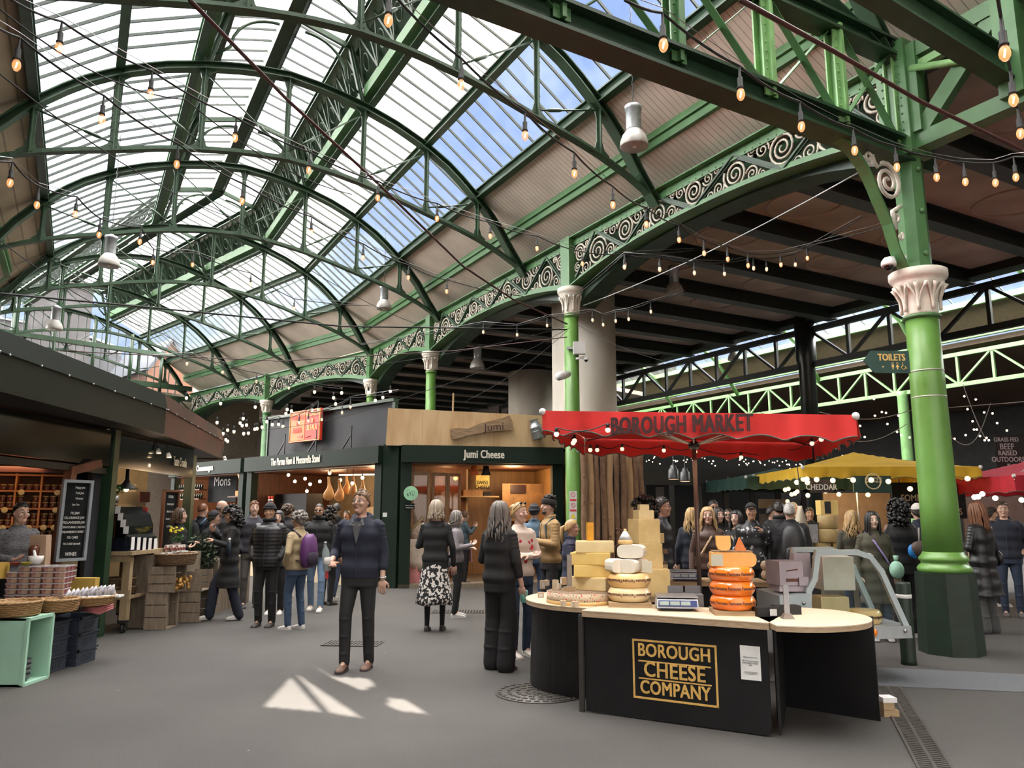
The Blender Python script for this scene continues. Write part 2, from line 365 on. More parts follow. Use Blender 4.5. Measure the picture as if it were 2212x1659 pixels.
# stations: origin on the arcade line, lateral vector, name
def station(s):
    if s < BEND-.01: return (W(s, 0, 0), LX, AX)
    if s < BEND+.01: return (P4.copy(), LB, (AX+AX2).normalized())
    return (W2(s-BEND, 0, 0), LX2, AX2)
ST = [-11, -5, 0, 4.87, 9.75, 14.8, BEND, BEND+5.1, BEND+10.2, BEND+15.3]
def S(st, t, z): return st[0]+st[1]*t+V((0, 0, z))
VT = [1.3, 2.6, 4.1, 5.75, 7.4, 8.9, 10.2]
def truss(i, label):
    st = station(ST[i]); nrm = st[2]; near = i in (2, 3, 4)
    th = thing('roof_arch_truss', label, 'roof truss', tuple(S(st, CT, 7.3)))
    n = 34
    for nm, tb, dpt, w in (('upper_chord', UP, .17, .22), ('lower_chord', LO, .10, .16)):
        mb = MB(); ts = [SPAN*k/n for k in range(n+1)]
        if nm == 'upper_chord':   # I section: flange, web, flange
            for dz, hh, ww in ((-.02, .022, w), (-dpt+.02, .022, w), (-dpt/2, dpt-.03, .03)):
                rings = []
                for k, t in enumerate(ts):
                    z = interp(tb, t); zz = interp(tb, min(SPAN, t+.05)); z0 = interp(tb, max(0, t-.05)); sl = (zz-z0)/.1
                    nv = (st[1]*(-sl)+V((0, 0, 1))).normalized(); c = S(st, t, z)+nv*dz
                    rings.append([c-nrm*ww/2-nv*hh/2, c+nrm*ww/2-nv*hh/2, c+nrm*ww/2+nv*hh/2, c-nrm*ww/2+nv*hh/2])
                mb.loft(rings, smooth=False)
        else:
            for dz, hh, ww in ((0, .02, w), (.05, .09, .025)):
                rings = []
                for t in ts:
                    c = S(st, t, interp(tb, t)+dz); rings.append([c-nrm*ww/2-V((0, 0, hh/2)), c+nrm*ww/2-V((0, 0, hh/2)), c+nrm*ww/2+V((0, 0, hh/2)), c-nrm*ww/2+V((0, 0, hh/2))])
                mb.loft(rings, smooth=False)
        if near:
            for k in range(70):
                t = .4+(SPAN-.8)*k/69; z = interp(tb, t)+(-.085 if nm[0] == 'u' else .05)
                for sg in (1,): mb.ball(S(st, t, z)-nrm*.022*sg, .014, 5, 3)
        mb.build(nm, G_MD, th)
    for k, t in enumerate(VT):
        zl, zu = interp(LO, t), interp(UP, t)-.1; mb = MB(); L_ = st[1].normalized()
        mb.bar(S(st, t, zl), S(st, t, zu), .15, .022, L_, e=0); mb.bar(S(st, t, zl), S(st, t, zu), .022, .11, L_)
        # gussets with rounded throat
        for zz, sg in ((zl+.03, 1), (zu-.02, -1)):
            mb.prism([(-.22, 0), (.22, 0), (.10, .10*sg), (.06, .24*sg), (-.06, .24*sg), (-.10, .10*sg)], L_, (0, 0, 1), nrm, S(st, t, zz)-nrm*.012, .024)
        if near:
            q = int((zu-zl)/.16)
            for j in range(q): mb.ball(S(st, t+.05/1, zl+.1+j*(zu-zl-.15)/q)-nrm*.014, .012, 5, 3); mb.ball(S(st, t-.05, zl+.1+j*(zu-zl-.15)/q)-nrm*.014, .012, 5, 3)
        mb.build('truss_post', G_MD, th)
    for a, b in ((1.3, 2.6), (2.6, 4.1), (4.1, 5.75), (10.2, 8.9), (8.9, 7.4), (7.4, 5.75)):
        p, q = S(st, a, interp(UP, a)-.22), S(st, b, interp(LO, b)+.16); mb = MB()
        mb.tube([p, q], .017, 6); c = p.lerp(q, .72); d = (q-p).normalized(); mb.tube([c-d*.16, c-d*.1, c+d*.1, c+d*.16], [.018, .035, .035, .018], 6); mb.build('tie_rod', G_MD, th)
    # posts and curved brackets up to the lantern
    for sg in (1, -1):
        t0 = CT-sg*1.6; t1 = CT-sg*1.28; mb = MB()
        p0 = S(st, t0, 10.5); p1 = S(st, t1, 11.75)
        mb.bar(p0, p1, .09, .09, st[1]); mb.bar(p0, p1, .2, .02, st[1])
        arc = [S(st, t1+sg*(.12+.75*(1-math.cos(a))*1.0), 10.85+.62*math.sin(a)+.28) for a in [PI*.5*k/7 for k in range(8)]]
        pts = [S(st, t0+sg*.12, 10.75)]+[S(st, CT-sg*(1.22-.95*(k/8)**1.4), 11.0+.83*math.sin(PI/2*(k/8)**.8)) for k in range(9)]
        mb.tube(pts, .035, 5); mb.build('lantern_post', G_MD, th)
    mb = MB(); mb.bar(S(st, CT-1.28, 11.78), S(st, CT, 12.12), .07, .12, (0, 0, 1)); mb.bar(S(st, CT+1.28, 11.78), S(st, CT, 12.12), .07, .12, (0, 0, 1)); mb.build('lantern_rafter', G_MD, th)
    return th
trl = ['arched green roof truss above the lattice cross girder, nearest of all', 'arched green truss, second from the front, landing beside the big hanging lamp', 'arched green roof truss crossing mid nave, first with a full crown in view',
       'arched green roof truss behind the full crown one, just before the nave bends', 'arched green truss standing where the nave roof bends to the left', 'arched green truss, first one past the bend in the nave', 'arched green truss halfway between the bend and the glass end screen', 'arched green truss framing the far glass end screen']
for k, i in enumerate(range(2, 10)): truss(i, trl[k])

# glazing: each roof bay is a window with its bars
G_CLR = glass('roof_glass_clear', (.93, .96, 1.0), .05, haze=.022, streak=(3, 3, 3))
G_DIRT = glass('roof_glass_grimy', (.96, .95, .94), .04, haze=.75, hazecol=(.80, .77, .74), streak=(.35, .35, 1.4), thr=(.44, .56))
G_FROST = glass('roof_glass_wired', (.98, .98, 1.0), .03, haze=.30, hazecol=(.9, .9, .92))
BARM = mat('lead_glazing_bar', (.05, .065, .055), .5, var=.1)
def q4(i, t0, z0, t1, z1):
    a, b = station(ST[i]), station(ST[i+1]); return S(a, t0, z0), S(b, t0, z0), S(b, t1, z1), S(a, t1, z1)
wn = 0
SLOPES = [('lower', 1.3, 9.12, 2.6, 10.08), ('upper', 2.6, 10.12, 3.95, 10.72), ('lantern', 4.42, 11.98, 5.75, 12.35)]
for i in range(len(ST)-1):
    for nm, t0, z0, t1, z1 in SLOPES:
        for side in (0, 1):
            if side: u0, u1 = SPAN-t0, SPAN-t1
            else: u0, u1 = t0, t1
            a, b, c, d = q4(i, u0, z0, u1, z1)
            wn += 1
            gm = {'lower': G_CLR, 'upper': G_CLR if side else G_DIRT, 'lantern': G_FROST}[nm]
            mb = MB()
            if side: mb.quad(a, d, c, b)
            else: mb.quad(a, b, c, d)
            g = struct(mb.build('window_%d' % wn, gm))
            bars = MB(); n = max(6, int((b-a).length/.44)); nv = (b-a).cross(d-a).normalized()
            if nv.z < 0: nv = -nv
            for k in range(1, n):
                p, q = a.lerp(b, k/n), d.lerp(c, k/n); bars.bar(p-nv*.02, q-nv*.02, .026, .05, nv)
            bo = bars.build('glazing_bars', BARM); bo.parent = g; bo.location = bo.location-g.location
# brick-like strip glass between upper purlin and lantern base
def purlin(name, t, z, w, h, m, label, rng, sides=(0, 1), cat='roof beam', ib=True, both=None):
    for side in sides:
        mb = MB(); u = SPAN-t if side else t
        for i in rng:
            a, b = station(ST[i]), station(ST[i+1])
            (mb.ibeam if ib else mb.bar)(S(a, u, z), S(b, u, z), w, h)
        o = mb.build(name, m); tag(o, label[side], cat)
R_ALL = range(0, len(ST)-1)
purlin('roof_purlin', 1.3, 8.98, .16, .24, G_MD, ['long green purlin along the foot of the right glass slope', 'long green purlin along the foot of the left glass slope'], R_ALL)
purlin('roof_purlin', 2.6, 9.98, .16, .20, G_MD, ['green purlin dividing the right glass slope into two rows', 'green purlin dividing the left glass slope into two rows'], R_ALL)
purlin('roof_purlin', 3.95, 10.60, .16, .20, G_MD, ['green purlin at the top of the right glass slope under the lantern', 'green purlin at the top of the left glass slope under the lantern'], R_ALL)
# lantern side walls: lattice girder with louvres behind
for side in (0, 1):
    th = thing('lantern_side_girder', ['green lattice girder forming the right side wall of the roof lantern', 'green lattice girder forming the left side wall of the roof lantern'][side], 'roof girder', tuple(W(8, 4.2, 10.6)))
    f = lambda t: SPAN-t if side else t
    lo, up, lat, lou, scr = MB(), MB(), MB(), MB(), MB()
    for i in R_ALL:
        a, b = station(ST[i]), station(ST[i+1])
        lo.bar(S(a, f(4.12), 10.78), S(b, f(4.12), 10.78), .06, .26); lo.bar(S(a, f(4.0), 10.66), S(b, f(4.0), 10.66), .3, .03)
        up.ibeam(S(a, f(4.46), 11.86), S(b, f(4.46), 11.86), .26, .2)
        L0 = (S(b, 0, 0)-S(a, 0, 0)).length; n = max(4, int(L0/.82)); a0 = S(a, f(4.15), 10.9); b0 = S(b, f(4.15), 10.9); a1 = S(a, f(4.42), 11.76); b1 = S(b, f(4.42), 11.76)
        for k in range(n):
            x0, x1 = k/n, (k+1)/n
            lat.bar(a0.lerp(b0, x0), a1.lerp(b1, x0), .06, .035, LX); lat.bar(a0.lerp(b0, x0), a1.lerp(b1, (x0+x1)/2), .05, .03, LX); lat.bar(a1.lerp(b1, (x0+x1)/2), a0.lerp(b0, x1), .05, .03, LX)
            # cast loops in the triangles
            cc = a0.lerp(b0, (x0+x1)/2).lerp(a1.lerp(b1, (x0+x1)/2), .38); ax = (b0-a0).normalized(); ay = (a1-a0).normalized()
            scr.tube([cc+ax*.15*math.cos(q)*1.+ay*.19*math.sin(q) for q in [2*PI*j/12 for j in range(12)]], .018, 4, closed=True)
        for k in range(5):
            x = (k+.5)/5; off = LX*(-.14 if not side else .14)
            lou.slab(a0.lerp(a1, x)+off, b0.lerp(b1, x)+off, b0.lerp(b1, x+.19)+off*.3, a0.lerp(a1, x+.19)+off*.3, .012)
    lo.build('bottom_rail', G_BR, th); up.build('top_rail', G_MD, th); lat.build('lattice', G_MD, th); scr.build('cast_loops', G_MD, th); lou.build('louvres', G_DK, th)
mb = MB()
for i in R_ALL:
    a, b = station(ST[i]), station(ST[i+1]); mb.ibeam(S(a, CT, 12.22), S(b, CT, 12.22), .26, .3); mb.bar(S(a, CT-.17, 12.1), S(b, CT-.17, 12.1), .02, .28); mb.bar(S(a, CT+.17, 12.1), S(b, CT+.17, 12.1), .02, .28)
tag(mb.build('roof_ridge_beam', G_MD), 'deep green ridge beam running along the very top of the nave', 'roof beam')
# flashing strip beside lantern
for side in (0, 1):
    mb = MB(); f = lambda t: SPAN-t if side else t
    for i in R_ALL:
        a, b = station(ST[i]), station(ST[i+1]); n = 10; p0, p1, p2, p3 = S(a, f(3.97), 10.72), S(b, f(3.97), 10.72), S(b, f(4.12), 10.93), S(a, f(4.12), 10.93)
        mb.slab(p0, p1, p2, p3, .01)
        for k in range(1, n*2): mb.bar(p0.lerp(p1, k/n/2), p3.lerp(p2, k/n/2), .02, .03)
    struct(mb.build('trim_%d' % (side+1), mat('lead_flashing', (.10, .11, .13), .4, .3, var=.4, scale=3)))
# boarding and eaves beams, both sides
for side in (0, 1):
    f = lambda t: SPAN-t if side else t
    b1, b2, eb = MB(), MB(), MB()
    for i in R_ALL:
        a, b = station(ST[i]), station(ST[i+1])
        b1.slab(S(a, f(1.28), 9.0), S(b, f(1.28), 9.0), S(b, f(.35), 8.42), S(a, f(.35), 8.42), .03)
        b2.slab(S(a, f(.36), 8.14), S(b, f(.36), 8.14), S(b, f(-.45), 7.72), S(a, f(-.45), 7.72), .03)
        eb.bar(S(a, f(.36), 8.28), S(b, f(.36), 8.28), .06, .36); eb.bar(S(a, f(.30), 8.46), S(b, f(.30), 8.46), .2, .03); eb.bar(S(a, f(.28), 8.10), S(b, f(.28), 8.10), .26, .03); eb.bar(S(a, f(.42), 8.27), S(b, f(.42), 8.27), .04, .05)
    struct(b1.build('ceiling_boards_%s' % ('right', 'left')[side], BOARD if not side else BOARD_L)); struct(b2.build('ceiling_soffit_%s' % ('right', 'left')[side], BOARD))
    tag(eb.build('eaves_beam', G_BR), ['deep bright green eaves beam between two strips of cream boarding', 'deep green eaves beam beside the tan boarding at the left edge'][side], 'roof beam')
# outer roof slope behind the soffit keeps the sky out over the viaduct joint
for side in (0, 1):
    f = lambda t: SPAN-t if side else t; mb = MB()
    for i in R_ALL:
        a, b = station(ST[i]), station(ST[i+1]); mb.slab(S(a, f(1.25), 9.12), S(b, f(1.25), 9.12), S(b, f(-.7), 7.95), S(a, f(-.7), 7.95), .04)
    struct(mb.build('roof_slates_%s' % ('right', 'left')[side], G_DK))
# ================================================================ arcade
def spiral(mb, c, r, turns, ax, ay, a0, sgn=1, th=.016, n=4):
    th = th*1.5 if n == 4 else th
    k = max(10, int(turns*14)); pts = []
    for i in range(k+1):
        f = i/k; rr = r*(1-f*.88); a = a0+sgn*f*turns*2*PI; pts.append(c+ax*math.cos(a)*rr+ay*math.sin(a)*rr)
    mb.tube(pts, [th*(1-.35*i/k) for i in range(k+1)], n)
def scroll_tri(mb, A, B, C, ax, ay, near=True, flip=1):
    a, b, c = (B-C).length, (C-A).length, (A-B).length; p = a+b+c
    I = (A*a+B*b+C*c)/p; sp_ = p/2; r = math.sqrt(max(1e-6, (sp_-a)*(sp_-b)*(sp_-c)/sp_))
    R = r*.95; spiral(mb, I, R, 2.6 if near else 2.0, ax, ay, random.uniform(0, 6), flip, .017)
    for P in (A, B, C):
        d = (P-I); L_ = d.length
        if L_ < r*1.5: continue
        r2 = r*min(.5, (L_-r)/(L_+r)*1.0); cc = I+d.normalized()*(R+r2*.95)
        a0 = math.atan2(-(d.dot(ay)), -(d.dot(ax))); spiral(mb, cc, r2, 1.8, ax, ay, a0, -flip, .013)
        # small ones flanking
        rem = L_-R-2*r2
        if rem > .12:
            r3 = min(r2*.6, rem*.35); spiral(mb, cc+d.normalized()*(r2+r3), r3, 1.4, ax, ay, a0+1, flip, .011)
def girder(pa, pb, label, npan, scroll=True, near=True, zt=7.47, m=G_MD):
    d = (pb-pa); L0 = d.length; ax = d.normalized(); up = V((0, 0, 1)); side = ax.cross(up)
    th = thing('arcade_girder', label, 'girder', tuple(pa+V((0, 0, 6.4))))
    zb = lambda x: zt-(.72+.40*abs(2*x-1)**2.2)
    P = lambda x, z: pa+d*x+V((0, 0, z))
    mb = MB(); mb.bar(P(0, zt-.012), P(1, zt-.012), .3, .024); mb.bar(P(0, zt-.10), P(1, zt-.10), .05, .17)
    if near:
        n = int(L0/.16)
        for k in range(n):
            for sg in (1, -1): mb.ball(P((k+.5)/n, zt-.06)-side*.028*sg, .014, 5, 3)
            mb.ball(P((k+.5)/n, zt-.15)-side*.028, .014, 5, 3)
    mb.build('top_chord', G_BR, th)
    mb = MB(); n = 18
    for w, h, dz in ((.30, .024, 0.), (.05, .13, .07)):
        mb.loft([[P(k/n, zb(k/n)+dz-h/2)-side*w/2, P(k/n, zb(k/n)+dz-h/2)+side*w/2, P(k/n, zb(k/n)+dz+h/2)+side*w/2, P(k/n, zb(k/n)+dz+h/2)-side*w/2] for k in range(n+1)], smooth=False)
    mb.build('bottom_chord', G_BR, th)
    # wide soffit plate behind the arch, curving down to the columns
    mb = MB(); mb.loft([[P(k/n, zb(k/n)-.04-.30*abs(2*k/n-1)**3)+side*.16, P(k/n, zb(k/n)-.04-.30*abs(2*k/n-1)**3)+side*.62, P(k/n, zt+.1)+side*.62, P(k/n, zb(k/n)+.10)+side*.16] for k in range(n+1)], smooth=False)
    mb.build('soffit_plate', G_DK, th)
    nodes = [(k/npan, 'b' if (k % 2 == 0) else 't') for k in range(npan+1)]
    Q = lambda x, w: P(x, zb(x)+.06 if w == 'b' else zt-.1)
    xo = .16/L0
    for k in range(npan):
        (x0, w0), (x1, w1) = nodes[k], nodes[k+1]; mb = MB()
        mb.bar(Q(max(xo, x0), w0), Q(min(1-xo, x1), w1), .10, .03, side.cross(ax)); mb.bar(Q(max(xo, x0), w0), Q(min(1-xo, x1), w1), .03, .09, side.cross(ax)); 
        q = Q(x0, w0) if k else None
        if q is not None:
            mb.prism([(-.16, -.06), (.16, -.06), (.10, .07), (-.10, .07)], ax, up if w0 == 'b' else -up, side, q-side*.02, .03)
        mb.build('diagonal', G_MD, th)
    if scroll:
        mb = MB()
        for k in range(-1, npan):
            if k == -1: x0, x1, x2 = xo, xo, 1/npan; A, B, C = P(xo, zb(xo)+.1), P(xo, zt-.18), P(1/npan*.85, zt-.18)
            else:
                x0, x2 = k/npan, min(1, (k+2)/npan); x1 = (k+1)/npan; w = nodes[k][1]
                if k == npan-1: A, B, C = P(1-xo, zb(1)+.1), P(1-xo, zt-.18), P(1-1/npan*.85, zt-.18)
                else:
                    o_ = 'b' if w == 't' else 't'
                    A, B, C = Q(x0+.1/npan, w), Q(x2-.1/npan, w), Q(x1, o_)
            scroll_tri(mb, A, B, C, ax, up, near, 1 if k % 2 else -1)
        mb.build('scrollwork', CREAM, th)
    return th
colpts = [('a', W(0, 0, 0)), ('b', W(7.8, 0, 0)), ('c', W(15.4, 0, 0)), ('d', P4), ('e', W2(7.5, 0, 0)), ('f', W2(15.2, 0, 0))]
glab = ['scrolled iron arcade girder joining the big right column to the next green column', 'scrolled iron arcade girder over the logs and the cheese shop, second bay', 'scrolled iron arcade girder over the dark painted wall, third bay',
        'scrolled iron arcade girder just past the bend, fourth bay', 'small farthest scrolled iron arcade girder near the glass end screen']
for k in range(5):
    girder(colpts[k][1], colpts[k+1][1], glab[k], (8, 8, 6, 8, 8)[k], True, k < 2)
# plain bay coming towards the photographer, right of the big column
th = thing('braced_girder', 'plain green braced girder running off the right edge from the big column', 'girder', tuple(W(-2, 0, 6.2)))
def gb(name, a, b, w=.16, h=.16, up=(0, 0, 1), m=G_BR): return MB().bar(a, b, w, h, up).build(name, m, th)
gb('bottom_chord', W(-.15, 0, 6.2), W(-9, 0, 6.2), .22, .2); gb('top_chord', W(-.15, 0, 7.4), W(-9, 0, 7.4), .26, .2)
gb('diagonal', W(-.2, .05, 6.25), W(-1.25, .05, 7.3), .12, .2); gb('post', W(-.22, .1, 6.3), W(-.22, .1, 7.5), .2, .12, LX); gb('post', W(-1.4, .1, 6.2), W(-1.4, .1, 8.6), .26, .2, LX)
gb('post', W(-2.1, .1, 6.2), W(-2.1, .1, 8.6), .3, .2, LX); gb('diagonal', W(-1.5, .05, 6.25), W(-2.4, .05, 7.3), .12, .18)
gb('strut', W(-.2, .05, 7.2), W(-1.3, .05, 7.22), .1, .1, m=G_PL)
mb = MB(); mb.tube([W(-.25, .15, 7.15), W(-1.3, .15, 6.75)], .045, 10); mb.build('round_strut', G_PL, th)
tag(MB().ibeam(W(-1.35, 9, 7.35), W(-1.35, -9, 5.7), .22, .34).build('cross_beam', G_MD), 'heavy sloping green beam crossing the top right corner', 'roof beam')
# ---- lattice cross girder over the market, s = 0
th = thing('lattice_cross_girder', 'green lattice girder crossing overhead with a dark underside and X bracing', 'girder', tuple(W(0, 5, 6.1)))
MB().ibeam(W(0, -.1, 6.12), W(0, 11.6, 6.34), .30, .32, tf=.04, tw=.05).build('bottom_chord', G_DK, th)
MB().ibeam(W(0, -.1, 7.52), W(0, 11.6, 7.6), .26, .24, tf=.04, tw=.05).build('top_chord', G_DK, th)
vt = [.15, 1.27, 2.5, 3.85, 5.3, 6.8, 8.2, 9.5, 10.7]
for t in vt:
    mb = MB(); mb.bar(W(0, t, 6.2), W(0, t, 7.5), .05, .24, AX); mb.bar(W(-.06, t, 6.2), W(-.06, t, 7.5), .20, .02, AX); mb.bar(W(.06, t, 6.2), W(.06, t, 7.5), .20, .02, AX)
    for k in range(11):
        for dx in (-.055, .055): mb.ball(W(-.075, t+dx, 6.3+k*.11), .013, 5, 3)
    mb.build('post', G_PL if t < 3 else G_BR, th)
for a, b in zip(vt, vt[1:]):
    z0, z1 = 6.3, 7.42
    MB().bar(W(-.03, a+.1, z0), W(-.03, b-.1, z1), .012, .09, LX.cross(V((0,0,1)))).build('brace', G_BR, th)
    MB().bar(W(.03, a+.1, z1), W(.03, b-.1, z0), .012, .09, LX.cross(V((0,0,1)))).build('brace', G_BR, th)
# ---- curved bracket with cream scrolls under the cross girder at the big column
th = thing('column_bracket', 'curved green bracket with cream scrolls left of the big column top', 'bracket', tuple(W(0, .5, 5)))
arc = [W(0, *p) for p in ((.20, 4.4), (.30, 4.60), (.40, 4.75), (.47, 4.93), (.53, 5.11), (.61, 5.25), (.69, 5.38), (.77, 5.53), (.86, 5.67), (.95, 5.78), (1.05, 5.87), (1.25, 6.0), (1.6, 6.06))]
MB().loft([[p+AX*.07-V((0, 0, .03)), p-AX*.07-V((0, 0, .03)), p-AX*.07+V((0, 0, .03)), p+AX*.07+V((0, 0, .03))] for p in arc], smooth=False).build('curved_rib', G_BR, th)
mb = MB(); up = V((0, 0, 1))
spiral(mb, W(0, .44, 5.66), .25, 2.2, LX, up, 1.2, 1, .030, 6); spiral(mb, W(0, .78, 5.90), .11, 1.6, LX, up, 0, -1, .024, 5); spiral(mb, W(0, .33, 5.22), .10, 1.5, LX, up, 2, -1, .022, 5); spiral(mb, W(0, .27, 4.98), .06, 1.2, LX, up, 2, 1, .016, 5)
mb.tube([W(0, .62, 5.80), W(0, .68, 5.88), W(0, .70, 5.96)], .022, 5); mb.tube([W(0, .22, 5.38), W(0, .4, 5.28), W(0, .36, 5.05)], .03, 5)
mb.build('scrolls', CAP, th)
# ================================================================ columns
def capital(c, z0, z1, r0, r1, th, m=CAP, leaves=8):
    h = z1-z0; mb = MB()
    mb.lathe(c+V((0, 0, z0)), [(r0, 0), (r0*1.0, .05*h), (r0*1.02, .25*h), (r0*1.12, .45*h), (r0*1.3, .62*h), (r1*.86, .72*h), (r1*.84, .76*h), (r1*.95, .80*h), (r1, .86*h), (r1, .985*h), (r1*.96, h)], 28)
    for k in range(leaves):
        a = 2*PI*k/leaves+.2
        for da, w in ((0, .020), (-.20, .014), (.20, .014)):
            pts = []
            for j in range(7):
                f = j/6; z = z0+h*(.08+.58*f); rr = (r0*1.03 if f < .5 else r0*(1.03+.50*(f-.5))); aa = a+da*2.0*f*f; rr2 = rr+.02+(.03*f*f)
                pts.append(c+V((math.cos(aa)*rr2, math.sin(aa)*rr2, z)))
            mb.tube(pts, [w*h/.5]*6+[w*h/.5*1.7], 5)
    mb.build('capital', m, th)
def column(c, r, zc0, zc1, label, m=G_COL, base=True):
    th = thing('iron_column', label, 'column', tuple(c)); mb = MB()
    mb.lathe(c, [(r*1.15, 0), (r*1.12, .9), (r*1.10, 1.0), (r*1.0, zc0-.06)], 24); mb.build('shaft', m, th)
    MB().lathe(c+V((0, 0, zc0-.08)), [(r, 0), (r*1.13, .015), (r*1.13, .05), (r, .07)], 24).build('neck_ring', m, th)
    capital(c, zc0, zc1, r*1.02, r*1.95, th)
    MB().box(c+V((0, 0, (zc1+7.5)/2)), (.34, .30, 7.5-zc1), math.atan2(AX.y, AX.x)).build('pier', G_BR, th)
    if base: MB().lathe(c, [(r*1.7, 0), (r*1.65, .8), (r*1.5, .9), (r*1.2, .95)], 8, smooth=False).build('plinth', G_BASE, th)
    return th
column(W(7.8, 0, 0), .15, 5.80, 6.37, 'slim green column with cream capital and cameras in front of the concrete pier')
column(W(15.4, 0, 0), .15, 5.80, 6.37, 'slim green column rising behind the plywood fascia')
column(P4, .15, 5.80, 6.37, 'slim green column rising behind the dark painted wall')
column(W2(7.5, 0, 0), .16, 5.85, 6.37, 'green column left of the dark painted wall, past the bend', G_BR)
# the big near column
c = C1.copy(); th = thing('iron_column', 'thick bright green column with octagonal dark base at the right', 'column', tuple(c))
MB().lathe(c+V((0, 0, 1.12)), [(.215, 0), (.205, .6), (.195, 2.0), (.185, 2.86)], 36).build('shaft', G_COL, th)
mb = MB(); mb.lathe(c+V((0, 0, .90)), [(.27, 0), (.285, .02), (.29, .05), (.27, .08), (.245, .10), (.24, .12), (.262, .14), (.265, .17), (.24, .195), (.225, .22), (.215, .24)], 36); mb.build('base_ring', G_COL, th)
mb = MB(); mb.lathe(c, [(.345, 0), (.335, .30), (.318, .88), (.318, .905), (.2, .91)], 8, smooth=False, a0=.3, a1=.3+2*PI); mb.build('octagonal_base', G_BASE, th)
for z in (3.29, 2.97): MB().lathe(c+V((0, 0, z-.008)), [(.19, 0), (.197, .0), (.197, .016), (.19, .016)], 30).build('strap', mat('steel_strap', (.45, .47, .40), .4, .5), th)
MB().lathe(c+V((0, 0, 3.94)), [(.185, 0), (.215, .012), (.22, .035), (.19, .055)], 30).build('neck_ring', G_BR, th)
capital(c, 3.99, 4.55, .19, .335, th)
mb = MB(); rz = math.atan2(AX.y, AX.x)
mb.lathe(c+V((0, 0, 4.55)), [(.19, 0), (.18, .06), (.175, .1), (.17, 1.62)], 8, smooth=False, a0=rz, a1=rz+2*PI); mb.box(c+V((0, 0, 6.1)), (.42, .42, .12), rz); mb.box(c+V((0, 0, 6.85)), (.30, .34, 1.5), rz)
for sg in (1, -1):
    mb.bar(c+LX*.19*sg+V((0, 0, 6.15)), c+LX*.19*sg+V((0, 0, 7.6)), .4, .03, LX); mb.bar(c+AX*.19*sg+V((0, 0, 6.15)), c+AX*.19*sg+V((0, 0, 7.6)), .4, .03, AX)
for k in range(12):
    for dx in (-.12, .12):
        mb.ball(c-AX*.21+LX*dx+V((0, 0, 6.25+.11*k)), .014, 5, 3); mb.ball(c+LX*.21+AX*dx+V((0, 0, 6.25+.11*k)), .014, 5, 3)
for z in (4.75, 5.3, 5.85): mb.ball(c-AX*.165+LX*.05+V((0, 0, z)), .035, 8, 5)
mb.build('pier', G_BR, th)
# ================================================================ viaduct deck, piers, second nave
CONC_C = mat('deck_concrete', (.34, .275, .225), .8, c2=(.50, .41, .35), scale=.9, detail=7, thr=(.35, .7))
DK_ST = mat('dark_deck_steel', (.016, .022, .017), .5, var=.3)
T2 = -10.1
mb = MB(); mb.hexa([W(-14, -.45, 7.55), W(40, -.45, 7.55), W(40, T2, 7.55), W(-14, T2, 7.55), W(-14, -.45, 8.3), W(40, -.45, 8.3), W(40, T2, 8.3), W(-14, T2, 8.3)])
struct(mb.build('ceiling_viaduct', CONC_C))
struct(MB().bar(W(-14, -.68, 7.72), W(40, -.68, 7.72), .1, .45).build('trim_10', BLACKM)); 
for k in range(-3, 17):
    s = .98+2.02*k; tag(MB().ibeam(W(s, -.5, 7.38), W(s, T2, 7.38), .34, .36).build('deck_beam', DK_ST), 'dark steel deck beam under the viaduct above the market stalls', 'ceiling beam', 'dark beams under the viaduct deck')
RING = mat('deck_ring', (.44, .35, .29), .8)
for k in range(-2, 12):
    s = .98+2.02*k+1.01
    for t in (-3, -6.5): struct(MB().tube([W(s, t, 7.55)+V((math.cos(q)*.72, math.sin(q)*.72, 0)) for q in [2*PI*j/28 for j in range(28)]], .035, 6, closed=True).build('ceiling_ring_%d' % (k*2+10+(t < -5)), RING))
struct(MB().bar(W(-14, T2-.05, 7.85), W(40, T2-.05, 7.85), .5, 1.0).build('ceiling_edge', DK_ST))
def pier(c, r, zt, label, box=None):
    th = thing('concrete_pier', label, 'pillar', tuple(c)); MB().lathe(c, [(r, 0), (r, zt)], 48).build('shaft', CONCP, th)
    MB().box(c+V((0, 0, zt+.12)), (r*1.1, r*1.1, .24)).build('bearing', BLACKM, th)
    if box: MB().box(c+V(box[0]), box[1], rz).build('side_slab', CONCP, th)
CONCP = mat('pier_concrete', (.56, .51, .42), .75, c2=(.70, .64, .55), scale=2, detail=6, stretch=(1, 1, .3))
pier(W(10.0, -2.0, 0), .66, 7.15, 'huge round concrete pier behind the slim green column', ((-.50, .3, 3.55), (.8, .5, 7.1)))
pier(W(20.6, -6.6, 0), .95, 7.15, 'second huge concrete pier in the gloom further back')
def lat_girder(t, s0, s1, zb_, zt_, n, m, nm, label, w=.14):
    th = thing(nm, label, 'girder', tuple(W(s0, t, zb_))); MB().bar(W(s0, t, zt_), W(s1, t, zt_), w, w).build('top_chord', m, th); MB().bar(W(s0, t, zb_), W(s1, t, zb_), w, w).build('bottom_chord', m, th)
    for k in range(n+1):
        s = s0+(s1-s0)*k/n; MB().bar(W(s, t, zb_), W(s, t, zt_), w*.6, w*.6, LX).build('post', m, th)
        if k < n:
            e = s0+(s1-s0)*(k+1)/n; MB().bar(W(s, t, zt_ if k % 2 else zb_), W(e, t, zb_ if k % 2 else zt_), w*.45, w*.6, LX).build('diagonal', m, th)
lat_girder(T2-.1, -2, 30, 6.05, 7.12, 24, mat('black_girder_paint', (.010, .014, .012), .5), 'lattice_girder', 'near black lattice girder along the far edge of the viaduct', .16)
lat_girder(-19.6, -2, 32, 6.35, 7.5, 26, G_PL, 'lattice_girder', 'pale green lattice girder across the far hall behind the toilets sign', .15)
